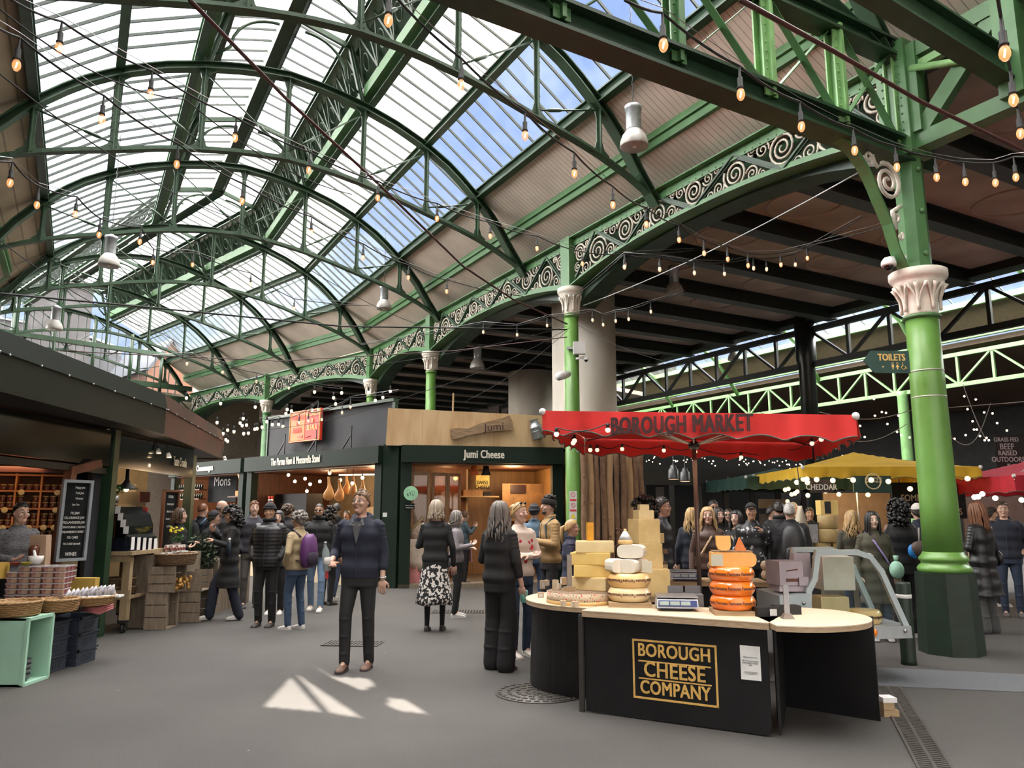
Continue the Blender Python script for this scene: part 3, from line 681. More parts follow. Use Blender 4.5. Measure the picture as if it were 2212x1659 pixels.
for s, lb in ((10.1, 'black steel column between the red umbrella and the yellow canopy'), (24, 'black steel column far back in the gloom by the second pier'), (3.4-8, 'black steel column beyond the right edge')):
    tag(MB().lathe(W(s, T2, 0), [(.26, 0), (.24, 6), (.30, 6.2), (.30, 7.6)], 14).build('steel_column', mat('column_black_paint', (.008, .012, .011), .35)), lb, 'column')
for s, lb in ((13.4, 'pale green far column peeking out beside the big green column'), (27, 'pale green column seen behind the umbrella pole')):
    tag(MB().lathe(W(s, -19.6, 0), [(.26, 0), (.22, 1.2), (.20, 6.2), (.28, 6.4)], 14).build('iron_column', G_PL), lb, 'column')
# far hall roof
wn += 1
NZ = [(-10.3, 8.2), (-11.8, 9.2), (-14.9, 11.0), (-18.4, 9.1), (-19.7, 8.2)]
for (t0, z0), (t1, z1), gm in ((NZ[1], NZ[2], G_CLR), (NZ[2], NZ[3], G_CLR)):
    a, b, c_, d = W(-14, t0, z0), W(40, t0, z0), W(40, t1, z1), W(-14, t1, z1); g = struct(MB().quad(a, b, c_, d).build('window_%d' % wn, gm)); wn += 1
    bars = MB()
    for k in range(1, 60): bars.bar(a.lerp(b, k/60), d.lerp(c_, k/60), .03, .05)
    bo = bars.build('glazing_bars', BARM); bo.parent = g; bo.location = bo.location-g.location
for (t0, z0), (t1, z1) in ((NZ[0], NZ[1]), (NZ[3], NZ[4])):
    struct(MB().slab(W(-14, t0, z0), W(40, t0, z0), W(40, t1, z1), W(-14, t1, z1), .04).build('ceiling_far_hall_%d' % int(-t0), mat('far_hall_boarding', (.13, .085, .055), .6)))
for t, z, lb in ((-18.35, 9.0, 'pale green purlin at the foot of the far hall glazing'), (-19.5, 8.1, 'pale green gutter beam of the far hall')):
    tag(MB().bar(W(-14, t, z), W(40, t, z), .16, .2).build('roof_purlin', G_PL), lb, 'roof beam')
for k in range(-2, 8):
    mb = MB(); s = 2.6+4.9*k; mb.tube([W(s, -19.6, 7.4), W(s, -18.4, 8.9), W(s, -16.8, 9.9), W(s, -14.9, 10.3), W(s, -12, 9.4), W(s, -10.2, 7.5)], .09, 8); tag(mb.build('roof_rib', G_PL), 'pale green curved rib under the far hall glazing', 'roof rib', 'curved ribs of the far hall')
# pigeon netting spikes strip skipped; dark masonry closing the far side
DARKW = mat('near_black_brick', (.013, .012, .011), .9, var=.4, scale=4)  # near-black brick, tone varied by noise
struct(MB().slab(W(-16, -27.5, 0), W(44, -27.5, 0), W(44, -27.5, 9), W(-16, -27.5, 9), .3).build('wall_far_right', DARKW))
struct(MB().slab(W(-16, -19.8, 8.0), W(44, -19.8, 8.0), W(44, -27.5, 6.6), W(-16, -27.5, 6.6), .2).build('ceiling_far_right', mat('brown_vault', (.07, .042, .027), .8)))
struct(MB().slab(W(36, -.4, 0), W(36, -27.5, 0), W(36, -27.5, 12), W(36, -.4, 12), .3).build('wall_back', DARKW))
struct(MB().slab(W(-15, -1, 0), W(-15, -27.5, 0), W(-15, -27.5, 12), W(-15, -1, 12), .3).build('wall_near_right', mat('brick_brown', (.12, .08, .06), .9)))
# left side of the nave behind the left stalls
struct(MB().slab(W(-11, 16, 0), W(20, 16, 0), W(20, 16, 7.5), W(-11, 16, 7.5), .3).build('wall_left', mat('brick_left', (.10, .075, .06), .9)))
struct(MB().slab(W(-11, 11.9, 7.5), W(19, 11.9, 7.5), W(19, 16, 7.3), W(-11, 16, 7.3), .1).build('ceiling_left_aisle', mat('aisle_boards', (.20, .16, .12), .8)))
for s, lb in ((0, 'left arcade girder crossing the top left corner'), ):
    tag(MB().bar(W(-11, 11.5, 7.35), W(20.5, 11.5, 7.35), .3, .5).build('arcade_beam', G_MD), 'green arcade beam above the left stalls', 'roof beam')
# ================================================================ end screen and the street beyond
e = station(ST[-1]); eo = 15.3
wn += 1
mb = MB(); n = 24; lo_, hi_ = [], []
pts = [S(e, .4+(SPAN-.8)*k/n, interp(UP, .4+(SPAN-.8)*k/n)-.05) for k in range(n+1)]; base = [S(e, .4+(SPAN-.8)*k/n, 7.4) for k in range(n+1)]
mb.add(pts+base, [(k, k+1, n+2+k, n+1+k) for k in range(n)]); lan = [S(e, 4.3, 10.6), S(e, 4.4, 11.9), S(e, CT, 12.3), S(e, 7.1, 11.9), S(e, 7.2, 10.6)]; mb.add(lan, [(0, 1, 2, 3, 4)])
g = struct(mb.build('window_%d' % wn, G_CLR)); bars = MB()
for k in range(1, 31):
    t = .4+k*.355
    if t < SPAN-.4: bars.bar(S(e, t, 7.4), S(e, t, interp(UP, t)+.05), .03, .05, AX2)
bo = bars.build('glazing_bars', BARM); bo.parent = g; bo.location = bo.location-g.location
th = thing('end_screen_frame', 'green posts and rails of the glazed screen closing the far end', 'window frame', tuple(S(e, CT, 7.4)))
MB().bar(S(e, .3, 9.25)-AX2*.1, S(e, SPAN-.3, 9.25)-AX2*.1, .24, .2).build('rail', G_MD, th); MB().bar(S(e, .0, 7.72)-AX2*.1, S(e, SPAN, 7.72)-AX2*.1, .2, .24).build('rail', G_MD, th)
for t in (1.55, 3.0, 4.65, 6.3, 7.9, 9.5): MB().tube([S(e, t, 7.4)-AX2*.12, S(e, t, interp(UP, t)-.1)-AX2*.12], .085, 8).build('post', G_MD, th)
# boarding and girder under the screen
struct(MB().slab(W2(-1, -.5, 7.62), W2(24, -.5, 7.62), W2(24, -16, 7.62), W2(-1, -16, 7.62), .2).build('ceiling_end_aisle', CONC_C))
struct(MB().slab(W2(eo+.4, -4, 4.6), W2(eo+.4, 14, 4.6), W2(eo+.4, 14, 7.5), W2(eo+.4, -4, 7.5), .1).build('wall_end_boards', mat('cream_end_boards', (.30, .25, .19), .7)))
struct(MB().slab(W2(eo+8, -26, 0), W2(eo+8, 30, 0), W2(eo+8, 30, 8.6), W2(eo+8, -26, 8.6), .2).build('wall_end', mat('end_brick', (.10, .075, .055), .9)))
th = thing('lattice_girder', 'dark green X-braced girder under the far glass end screen', 'girder', tuple(W2(eo, 5, 6)))
MB().bar(W2(eo, -1, 7.2), W2(eo, 12, 7.2), .2, .2).build('top_chord', G_MD, th); MB().bar(W2(eo, -1, 5.9), W2(eo, 12, 5.9), .2, .2).build('bottom_chord', G_MD, th)
for k in range(9):
    MB().bar(W2(eo-.1, -.8+1.4*k, 5.9), W2(eo-.1, -.8+1.4*k, 7.2), .16, .1, AX2).build('post', G_MD, th)
    MB().bar(W2(eo-.1, -.8+1.4*k, 5.9), W2(eo-.1, .6+1.4*k, 7.2), .03, .1, AX2).build('brace', G_MD, th); MB().bar(W2(eo-.1, -.8+1.4*k, 7.2), W2(eo-.1, .6+1.4*k, 5.9), .03, .1, AX2).build('brace', G_MD, th)
BR1 = mat('yellow_stock_brick', (.05, .046, .047), .9, var=.35, scale=60, stretch=(1, 1, 3)); BR2 = mat('orange_brick', (.14, .065, .04), .9, var=.3, scale=40, stretch=(1, 1, 3)); SLATE = mat('slate_roof', (.035, .04, .052), .7, var=.3, scale=20); SASH = mat('sash_white', (.25, .27, .29), .4); PANE = mat('dark_window_pane', (.10, .14, .20), .1)
def house(nm, cx, dist, w, h, m, label, roof='flat', wins=(), dep=8, gy=0):
    """cx = lateral offset t (W2 frame) at distance dist past the end"""
    th = thing(nm, label, 'building', tuple(W2(dist, cx, 0))); o = W2(dist, cx, 0); x = -LX2; y = AX2; r3 = Matrix((x, y, V((0, 0, 1)))).transposed()
    mb = MB()
    prof = [(-w/2, 0), (w/2, 0), (w/2, h)] + ([(0, h+roof)] if roof != 'flat' else []) + [(-w/2, h)]
    mb.prism(prof, x, V((0, 0, 1)), y, o, dep); mb.build('walls', m, th)
    mb = MB()
    if roof == 'flat': mb.bar(o-x*(w/2+.2)+V((0, 0, h)), o+x*(w/2+.2)+V((0, 0, h)), .6, .5)
    else:
        for sg in (-1, 1): mb.slab(o-y*.2+x*sg*w/2+V((0, 0, h)), o-y*.2+V((0, 0, h+roof)), o+y*dep+V((0, 0, h+roof)), o+y*dep+x*sg*w/2+V((0, 0, h)), .15)
    mb.build('roof', SLATE if roof != 'flat' else m, th)
    for (wx, wz, ww, wh) in wins:
        f = MB().box(o+x*wx+V((0, 0, wz))-y*.06, (ww+.25, .12, wh+.25), r3).build('window', SASH, th); MB().box(o+x*wx+V((0, 0, wz))-y*.14, (ww, .04, wh), r3).build('pane', PANE, f); MB().box(o+x*wx+V((0, 0, wz))-y*.18, (.07, .04, wh), r3).build('glazing_bar', SASH, f); MB().box(o+x*wx+V((0, 0, wz))-y*.18, (ww, .04, .07), r3).build('glazing_bar', SASH, f)
house('town_house', 9.3, 27, 16, 15.2, BR1, 'grey brick town house with white sash windows seen through the end screen', 'flat', [(x, z, 1.1, 1.9) for x in (.2, 2.1, 4.0) for z in (13.4, 10.0)])
house('town_house', -1.0, 35.5, 5, 13.4, mat('grey_brick_wall', (.045, .046, .05), .9, var=.3, scale=50), 'plain grey brick house beside the sash windowed one', .6)
house('gabled_house', -3.3, 26, 2.9, 10.3, BR2, 'orange brick gabled house beyond the end screen', 2.2)
house('slate_house', -10, 46, 11, 13.2, SLATE, 'slate roofed house at the right of the orange gable', 2.0, [(0, 9.2, 1.0, 1.2), (2, 9.2, 1.0, 1.2)])
# added unseen wall behind the photographer: blocks the low sun except through cut holes
bo_ = W(-30, 0, 0)
GAPS = []
def wallpt(p):  # where the sun ray through floor point p meets the blocker wall plane s=-30
    d = sd; k = (-30-(p-C1).dot(AX))/d.dot(AX); q = p+d*k; return ((q-C1).dot(LX), q.z)
patch = [wallpt(gnd(u, v)) for u, v in [(560, 1545), (640, 1458), (820, 1577), (690, 1412), (830, 1508), (850, 1512), (965, 1568)]]
tmin, tmax = min(p[0] for p in patch)-.1, max(p[0] for p in patch)+.1; zmin, zmax = min(p[1] for p in patch)-.15, max(p[1] for p in patch)+.15
mb = MB()
def wslab(t0, t1, z0, z1):
    if t1-t0 > .001 and z1-z0 > .001: mb.slab(W(-30, t0, z0), W(-30, t1, z0), W(-30, t1, z1), W(-30, t0, z1), .4)
wslab(-70, tmin, 0, 75); wslab(tmax, 60, 0, 75); wslab(tmin, tmax, 0, zmin); wslab(tmin, tmax, zmax, 75)
# holes in the added wall are cut to the outlines of the floor sun patches
polys = [[(640, 1456), (822, 1578), (735, 1564)], [(632, 1460), (724, 1563), (552, 1546)], [(664, 1440), (700, 1446), (716, 1462), (690, 1452)], [(700, 1462), (805, 1466), (842, 1498), (815, 1512)], [(842, 1508), (880, 1512), (968, 1568), (900, 1560), (836, 1526)]]
PW = [[wallpt(gnd(u, v)) for u, v in P_] for P_ in polys]
def inside(x, y, poly):
    c_ = False; j = len(poly)-1
    for i in range(len(poly)):
        xi, yi = poly[i]; xj, yj = poly[j]
        if (yi > y) != (yj > y) and x < (xj-xi)*(y-yi)/(yj-yi)+xi: c_ = not c_
        j = i
    return c_
NR = 46; dz = (zmax-zmin)/NR
for r in range(NR):
    z = zmin+dz*(r+.5); run = None; NC = 160; dt = (tmax-tmin)/NC
    for k in range(NC+1):
        t = tmin+dt*(k+.5); solid = k < NC and not any(inside(t, z, P_) for P_ in PW)
        if solid and run is None: run = tmin+dt*k
        if not solid and run is not None: wslab(run, tmin+dt*k, z-dz/2, z+dz/2); run = None
tag(mb.build('sun_blocker_wall', mat('sun_blocker_grey', (.30, .29, .28), .8)), 'unseen tall pale wall added behind the photographer, its holes shaping the sun patches', 'building')
# ================================================================ stalls on the left and in the middle
def P2(u, Y, v=1100): p = at(u, v, Y); return V((p.x, p.y, 0))
def ZV(v, Y): return at(1106, v, Y).z
def wall(p0, p1, z0, z1, th=.05, m=None, name='panel', parent=None, mb=None):
    p0, p1 = V(p0), V(p1); a, b = V((p0.x, p0.y, z0)), V((p1.x, p1.y, z0)); d = (b-a).normalized(); n = V((d.y, -d.x, 0))*th
    M_ = mb or MB(); M_.hexa([a+n*.0, b+n*.0, b-n, a-n, a+V((0, 0, z1-z0)), b+V((0, 0, z1-z0)), b-n+V((0, 0, z1-z0)), a-n+V((0, 0, z1-z0))])
    return M_ if mb else M_.build(name, m, parent)
def frame_of(p0, p1):
    d = (V(p1)-V(p0)); d.z = 0; d.normalize(); return d, V((d.y, -d.x, 0))   # along, outward normal (to the right-hand front)
CANOPY = mat('canopy_green_grey', (.013, .016, .012), .5, spec=.3, var=.12, scale=2)
CANREFL = mat('canopy_red_reflection', (.07, .026, .019), .45, c2=(.018, .017, .013), scale=1.2, thr=(.35, .7))  # warm red reflection put into the colour of the grey-green fascia
GLOSS = mat('gloss_black_panel', (.008, .010, .010), .12, var=.1)
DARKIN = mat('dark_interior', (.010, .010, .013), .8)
WARMW = mat('cream_interior', (.50, .40, .26), .7)
WOODW = mat('warm_wood_panel', (.30, .15, .055), .5, c2=(.42, .23, .09), scale=2.5, stretch=(6, 6, .6), detail=5)
WOODR = mat('red_brown_timber', (.13, .045, .022), .5, var=.3, scale=3, stretch=(5, 5, .7))
WOODG = mat('grey_rough_timber', (.16, .12, .085), .8, c2=(.27, .22, .16), scale=5, stretch=(4, 4, .8), detail=6, bump=.4)
WICK = mat('wicker', (.26, .145, .055), .6, c2=(.44, .27, .12), scale=60, stretch=(1, 1, 2.5), bump=.8)
WICKD = mat('brown_wicker', (.12, .07, .035), .7, c2=(.24, .15, .08), scale=50, stretch=(1, 1, 2.5), bump=.8)
CHALK = mat('chalk_white', (.70, .70, .66), .9); SLATEB = mat('blackboard_face', (.008, .009, .010), .75, spec=.15, var=.4)
LETTER = mat('cream_lettering', (.72, .68, .58), .5)
ORANGE_SH = mat('orange_shelf_wood', (.50, .19, .05), .5)
PAPER = mat('white_paper', (.75, .74, .72), .7)
# --- left building canopy
cp = [V((-4.45, 2.0, 0)), V((-4.76, 7.1, 0)), V((-4.99, 11.0, 0)), V((-5.96, 15.8, 0))]
th = thing('stall_canopy', 'long grey-green metal canopy fascia running down the left side', 'canopy', (-4.9, 9, 2.7))
for nm, a, b, m in (('fascia_panel', cp[0], cp[1], CANOPY), ('fascia_panel', cp[1], cp[2], CANOPY), ('end_panel', cp[2], cp[3], CANREFL)):
    wall(a, b, 2.70, 3.06, .06, m, nm, th); d, n = frame_of(a, b)
    MB().hexa([a+V((0, 0, 3.06))+n*.02, b+V((0, 0, 3.06))+n*.02, b+V((0, 0, 3.06))-n*.06, a+V((0, 0, 3.06))-n*.06, a+V((0, 0, 3.28))-n*.03, b+V((0, 0, 3.28))-n*.03, b+V((0, 0, 3.28))-n*.12, a+V((0, 0, 3.28))-n*.12]).build('upper_flashing', m, th)
    mb = MB(); L0 = (b-a).length; k = 0
    while k*.55 < L0: mb.ball(a+d*(k*.55)+n*.03+V((0, 0, 3.055)), .013, 6, 4); k += 1
    mb.build('rivets', GALV, th)
a, b = cp[3], cp[3]+V((-1.6, .9, 0)); 
MB().lathe(cp[3]+V((-.34, .02, 2.7)), [(.34, 0), (.34, .36), (.33, .38), (.27, .58)], 12, a0=-.1, a1=1.7).build('rounded_end', CANREFL, th)
wall(V((-6.3, 16.15, 0)), V((-8.5, 16.2, 0)), 2.7, 3.25, .06, CANOPY, 'return_panel', th)
mb = MB(); mb.add([V((p.x-.03, p.y, 2.71)) for p in cp]+[V((-9, 16.2, 2.71)), V((-9, 2, 2.71))], [(0, 1, 2, 3, 4, 5)]); mb.add([V((p.x-.03, p.y, 3.25)) for p in cp]+[V((-9, 16.2, 3.25)), V((-9, 2, 3.25))], [(5, 4, 3, 2, 1, 0)]); mb.build('soffit', mat('dark_soffit', (.02, .02, .022), .6), th)
th = thing('market_stall', 'dark framed front of the left stall under the canopy', 'stall', (-5.5, 8, 0))
wall((-5.30, 3, 0), (-5.38, 10.35, 0), 2.2, 2.68, .06, GLOSS, 'gloss_panel', th)
wall((-5.36, 10.5, 0), (-5.62, 13.6, 0), 2.20, 2.70, .08, GLOSS, 'sign_panel', th)
MB().box((-5.42, 10.42, 1.35), (.14, .14, 2.7)).build('post', G_DK, th); MB().box((-5.5, 10.2, 1.2), (.06, .22, 2.4)).build('post', DARKIN, th); MB().box((-5.70, 13.7, 1.3), (.14, .14, 2.6)).build('post', G_DK, th)
wall((-5.35, 3, 0), (-5.40, 10.3, 0), 2.1, 2.18, .12, BLACKM, 'rail', th)
d, n = frame_of((-5.36, 10.5, 0), (-5.62, 13.6, 0))
text_mesh('Taste Croatia', .21, mat('faded_gold_letter', (.45, .40, .30), .5), V((-5.36, 10.5, 2.42))+d*2.35+n*.03, d, (0, 0, 1), th, sx=.55, bold=.004)
struct(wall((-8.6, 3, 0), (-8.6, 16, 0), 0, 2.8, .1, mat('stall_back_dark', (.03, .02, .016), .8), 'wall_left_stall'))
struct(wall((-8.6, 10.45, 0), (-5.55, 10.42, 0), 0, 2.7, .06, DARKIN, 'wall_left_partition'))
struct(wall((-8.55, 12.8, 0), (-6.4, 13.6, 0), 0, 2.7, .06, WARMW, 'wall_croatia_stall'))
# --- jam shelf
SHA, SHB = V((-7.25, 9.3, 0)), V((-5.72, 9.95, 0)); sd_, sn = frame_of(SHA, SHB)
th = thing('jar_shelf', 'orange-lit wooden shelving packed with jars at the far left stall', 'shelf', tuple(SHA))
wall(SHA-sn*.25, SHB-sn*.25, .7, 2.2, .03, mat('shelf_back', (.14, .05, .02), .7), 'back_panel', th)
LV = [.75, .98, 1.2, 1.42, 1.64, 1.86, 2.06]
for z in LV: MB().bar(SHA-sn*.12+V((0, 0, z)), SHB-sn*.12+V((0, 0, z)), .26, .02).build('shelf_board', ORANGE_SH, th)
NB = 6
for k in range(NB+1):
    p = SHA+sd_*((SHB-SHA).length*k/NB)-sn*.12; MB().bar(p+V((0, 0, .72)), p+V((0, 0, 2.08)), .26, .02, sd_).build('divider', ORANGE_SH, th)
JARG = mat('jam_jar_red', (.11, .035, .02), .2, var=.4, scale=15); LIDG = mat('gold_jar_lid', (.48, .33, .13), .35, .3); PICKL = mat('amber_jar', (.30, .19, .07), .25)
jr = local_thing('jam_jar', 'dark red jam jar with gold lid on the orange-lit shelves', 'jar', (0, 0, 0), 0, 'jam jars on the orange-lit shelves')
MB().lathe((0, 0, 0), [(.034, 0), (.037, .01), (.037, .05), (.033, .06)], 10).build('glass_body', JARG, jr); MB().lathe((0, 0, .058), [(.037, 0), (.037, .014), (.034, .016)], 10).build('lid', LIDG, jr)
first = True; cell = (SHB-SHA).length/NB
for r in range(6):
    for k in range(NB):
        for j in range(3):
            for q in range(2 if r < 5 else 1):
                p = SHA+sd_*(cell*(k+.2+.3*j))-sn*(.06)+V((0, 0, LV[r]+.012+.078*q)); 
                if first: jr.location = p; first = False
                elif random.random() < .93: dup(jr, p)
jf = local_thing('gold_lid_jar', 'jar lying with its gold lid facing out on top of the stacked jam jars', 'jar', (0, 0, 0), 0, 'tipped jars showing round gold lids')
MB().lathe((0, 0, 0), [(.034, 0), (.036, .05), (.034, .055)], 12, axis=sn).build('glass_body', JARG, jf); MB().lathe(sn*.055, [(.037, 0), (.037, .014), (.033, .016)], 12, axis=sn).build('lid', mat('cream_gold_lid', (.62, .47, .22), .4), jf)
first = True
for r in range(1, 5):
    for k in range(NB):
        for j in range(2):
            if random.random() < .75:
                p = SHA+sd_*(cell*(k+.25+.42*j))-sn*.05+V((0, 0, LV[r]+.012+.156+.036))
                if first: jf.location = p; first = False
                else: dup(jf, p)
lamp('shelf_glow', 'AREA', tuple(SHA.lerp(SHB, .5)+sn*.35+V((0, 0, 2.15))), 9, (1, .55, .22), 1.2, (0, 0, math.atan2(sd_.y, sd_.x)), .15)
th = thing('stall_header', 'maroon header board with pale plaque above the jam shelves', 'sign', tuple(SHA+V((0, 0, 2.1))))
wall(SHA+sn*.35, SHB+sn*.35, 2.08, 2.24, .04, mat('maroon_board', (.05, .012, .015), .5), 'board', th); p = SHA+sn*.36+sd_*.62
MB().box(p+V((0, 0, 2.16)), (.42, .03, .1), math.atan2(sd_.y, sd_.x)).build('plaque', mat('pale_green_plaque', (.35, .38, .30), .6), th)
text_mesh('ISTRA CRNICA', .045, mat('dark_letter', (.03, .04, .03), .6), p+sn*.03+V((0, 0, 2.16)), sd_, (0, 0, 1), th)
th = thing('timber_post', 'red-brown leaning timber post beside the jam shelves', 'post', (-5.6, 9.6, 0))
MB().bar((-5.48, 9.35, .3), (-5.42, 9.5, 2.15), .10, .12, (0, 1, 0)).build('upright', WOODR, th); MB().bar((-5.42, 9.5, 2.1), (-5.3, 9.9, 2.22), .1, .1).build('top_brace', WOODR, th)
th = thing('slatted_screen', 'mustard slatted panel between timber post and chalkboard', 'panel', (-5.5, 9.8, .8))
for k in range(6): MB().box((-5.47, 9.72, .85+.13*k), (.22, .03, .115), 1.1).build('slat', mat('mustard_board', (.16, .125, .05), .7), th)
# --- chalkboard
def board(nm, label, c0, c1, z0, z1, frame_m, lines, tsize, tilt=0., fw=.035, cat='chalkboard'):
    d, n = frame_of(c0, c1); w = (V(c1)-V(c0)).length; up = (V((0, 0, 1))+n*-tilt).normalized(); o = V((c0[0], c0[1], z0)); h = z1-z0
    th = thing(nm, label, cat, tuple(o)); MB().prism([(0, 0), (w, 0), (w, h), (0, h)], d, up, -n, o, .03).build('slate_face', SLATEB, th)
    mb = MB()
    for a, b in (((0, 0), (w, 0)), ((w, 0), (w, h)), ((w, h), (0, h)), ((0, h), (0, 0))): mb.bar(o+d*a[0]+up*a[1]+n*.008, o+d*b[0]+up*b[1]+n*.008, fw, .045, n, e=fw/2)
    mb.build('frame', frame_m, th)
    for (txt, fx, fy, sc) in lines: text_mesh(txt, tsize*sc, CHALK, o+d*(w*fx)+up*(h*fy)+n*.006, d, up, th, sx=.75, depth=.002)
    return th
cb0, cb1 = P2(131, 9.25), P2(190, 9.55)
board('chalkboard', 'tall grey-framed chalkboard menu listing fig jams and wines', cb0, cb1, ZV(1210, 9.3), ZV(1040, 9.4), mat('grey_frame', (.22, .24, .26), .6), [('Happy Jam', .6, .92, .9), ('Fruit Jam', .6, .85, .9), ('Chutneys', .6, .78, .8), ('Jam Duo', .5, .70, .8), ('FIG JAM', .5, .59, 1), ('FIG-ORANGE JAM', .5, .53, 1), ('FIG-LAVENDER JAM', .5, .47, 1), ('TOMATO BASIL CHUTNEY', .5, .41, .85), ('STRAWBERRY HONEY', .5, .35, .9), ('FIG CAKE', .5, .28, 1), ('FIG CAKE almonds', .5, .20, .85), ('WINES', .5, .07, 1.5)], .042, -.02)
# --- plastic tubs of fruit
TUB = mat('clear_tub', (.55, .50, .50), .15, var=.1, alpha=.75); FRU = mat('fruit_in_tub', (.20, .04, .06), .4, c2=(.45, .30, .22), scale=14, thr=(.4, .6)); TL = mat('tub_lid', (.62, .58, .60), .1, alpha=.8)
tb = local_thing('plastic_tub', 'clear lidded plastic tub of dried fruit in the stacked block on the left counter', 'tub', (0, 0, 0), 0, 'stacked clear tubs of dried fruit')
MB().prism([(-.045, 0), (.045, 0), (.052, .042), (-.052, .042)], (1, 0, 0), (0, 0, 1), (0, 1, 0), (0, -.04, 0), .08).build('tub_body', FRU, tb); MB().box((0, 0, .047), (.114, .09, .01)).build('lid', TL, tb)
first = True
for L_ in range(6):
    for k in range(5):
        for q in range(3 if L_ > 2 else 2):
            p = V((-5.20+.118*k-.02*q, 8.25+.1*q+.01*k, .70+.057*L_)); 
            if L_ == 5 and k < 1: continue
            if first: tb.location = p; first = False
            else: dup(tb, p)
tag(MB().box((-5.25, 8.38, .655), (1.2, .50, .07)).build('counter_block', DARKIN), 'dark board the fruit tubs are stacked on', 'board')
def basket(name, c, r, h, label, m=WICK, sx=1., sy=1., rz=0., rim=.014, group=None, flare=1.12):
    th = thing(name, label, 'basket', tuple(c), group); c = V(c); R_ = Matrix.Rotation(rz, 3, 'Z'); mb = MB()
    prof = [(r/flare*.96, 0), (r/flare, .01), (r*1.0, h*.85), (r, h), (r-.012, h), (r/flare-.012, .02), (.001, .015)]
    n = 28; vs = []
    for rr, z in prof:
        for k in range(n):
            a = 2*PI*k/n; vs.append(c+R_ @ V((rr*math.cos(a)*sx, rr*math.sin(a)*sy, z)))
    mb.add(vs, [(i*n+k, i*n+(k+1) % n, (i+1)*n+(k+1) % n, (i+1)*n+k) for i in range(len(prof)-1) for k in range(n)]+[tuple(range(n-1, -1, -1))], True)
    for j in range(1, 7):
        z = h*j/7.5; rr = r/flare+(r-r/flare)*j/7.5+.003; mb.tube([c+R_ @ V((rr*math.cos(a)*sx, rr*math.sin(a)*sy, z+.004*math.sin(a*14+j*PI))) for a in [2*PI*k/42 for k in range(42)]], .006, 4, closed=True)
    mb.build('woven_body', m, th); mb = MB()
    q = 60; mb.tube([c+R_ @ V(((r+.004*math.sin(k*2.4))*math.cos(2*PI*k/q)*sx, (r+.004*math.sin(k*2.4))*math.sin(2*PI*k/q)*sy, h+.004*math.cos(k*2.4))) for k in range(q)], rim, 6, closed=True); mb.build('rim', m, th); return th
basket('wicker_basket', (-4.78, 7.66, .615), .225, .13, 'large round wicker basket sitting on the mint green box')
basket('wicker_basket', (-4.62, 8.10, .60), .19, .12, 'middle round wicker basket between the large basket and the bagged goods')
basket('wicker_tray', (-4.50, 8.52, .62), .20, .085, 'oval wicker tray heaped with clear bags', sx=1.1, sy=1.25)
BAG = mat('clear_cellophane', (.35, .34, .38), .12, c2=(.75, .75, .8), scale=18, thr=(.4, .62), alpha=.85); DATE = mat('dark_fruit', (.03, .015, .018), .5)
bg_ = local_thing('cellophane_bag', 'clear cellophane bag of dark dried fruit standing in the wicker tray', 'bag', (0, 0, 0), 0, 'cellophane bags in the wicker tray')
mb = MB(); mb.loft([[(-.045, -.012, 0), (.045, -.012, 0), (.045, .012, 0), (-.045, .012, 0)], [(-.05, -.02, .05), (.05, -.02, .05), (.05, .02, .05), (-.05, .02, .05)], [(-.04, -.008, .10), (.045, -.006, .10), (.045, .004, .10), (-.04, .006, .10)], [(-.055, -.002, .15), (.05, -.002, .145), (.05, .002, .145), (-.055, .002, .15)]], smooth=True); mb.build('film', BAG, bg_); MB().box((0, 0, .035), (.07, .022, .055)).build('dried_fruit', DATE, bg_)
for k in range(11):
    p = V((-4.66+.028*k, 8.42+.025*k, .67)); o = bg_ if k == 0 else dup(bg_, p); o.location = p; o.rotation_euler = (.25, -.9+.06*k, 1.2+.1*math.sin(k*3))
for k in range(4): o = tag(MB().box((-4.55+.1*k, 8.36+.07*k, .705), (.10, .07, .02), .5*k).build('white_sachet', PAPER), 'small white sachet lying at the front of the wicker tray', 'sachet', 'white sachets in the wicker tray')
# mint box
MINT = mat('mint_green_paint', (.36, .60, .46), .5, var=.06, scale=3)
th = thing('mint_box', 'tall mint green open-sided wooden box standing on the asphalt', 'box', (-4.79, 7.66, 0)); x0, x1, y0, y1, h = -5.15, -4.53, 7.47, 7.86, .61
mb = MB(); mb.box(((x0+x1)/2, y0+.01, h/2), (x1-x0, .02, h)); mb.box(((x0+x1)/2, y1-.01, h/2), (x1-x0, .02, h)); mb.box((x0+.01, (y0+y1)/2, h/2), (.02, y1-y0, h)); mb.box(((x0+x1)/2, (y0+y1)/2, .01), (x1-x0, y1-y0, .02)); mb.box(((x0+x1)/2, (y0+y1)/2, h-.01), (x1-x0, y1-y0, .02)); mb.build('carcass', MINT, th)
mb = MB()
for a, b in (((y0, 0), (y1, 0)), ((y1, 0), (y1, h)), ((y1, h), (y0, h)), ((y0, h), (y0, 0))): mb.bar((x1, a[0], a[1]*.97+.01), (x1, b[0], b[1]*.97+.01), .03, .03, (1, 0, 0))
mb.build('front_rim', MINT, th)
for k in range(4): tag(MB().lathe((-4.66, 7.62, .022+.045*k), [(.07, 0), (.095, .06), (.10, .062), (.085, .02), (.001, .015)], 20).build('grey_bowl', mat('grey_enamel', (.10, .11, .11), .3)), 'dark grey bowl nested in the stack inside the mint box', 'bowl', 'nested grey bowls in the mint box')
CRATE = mat('slate_blue_plastic', (.022, .030, .048), .5, var=.1)
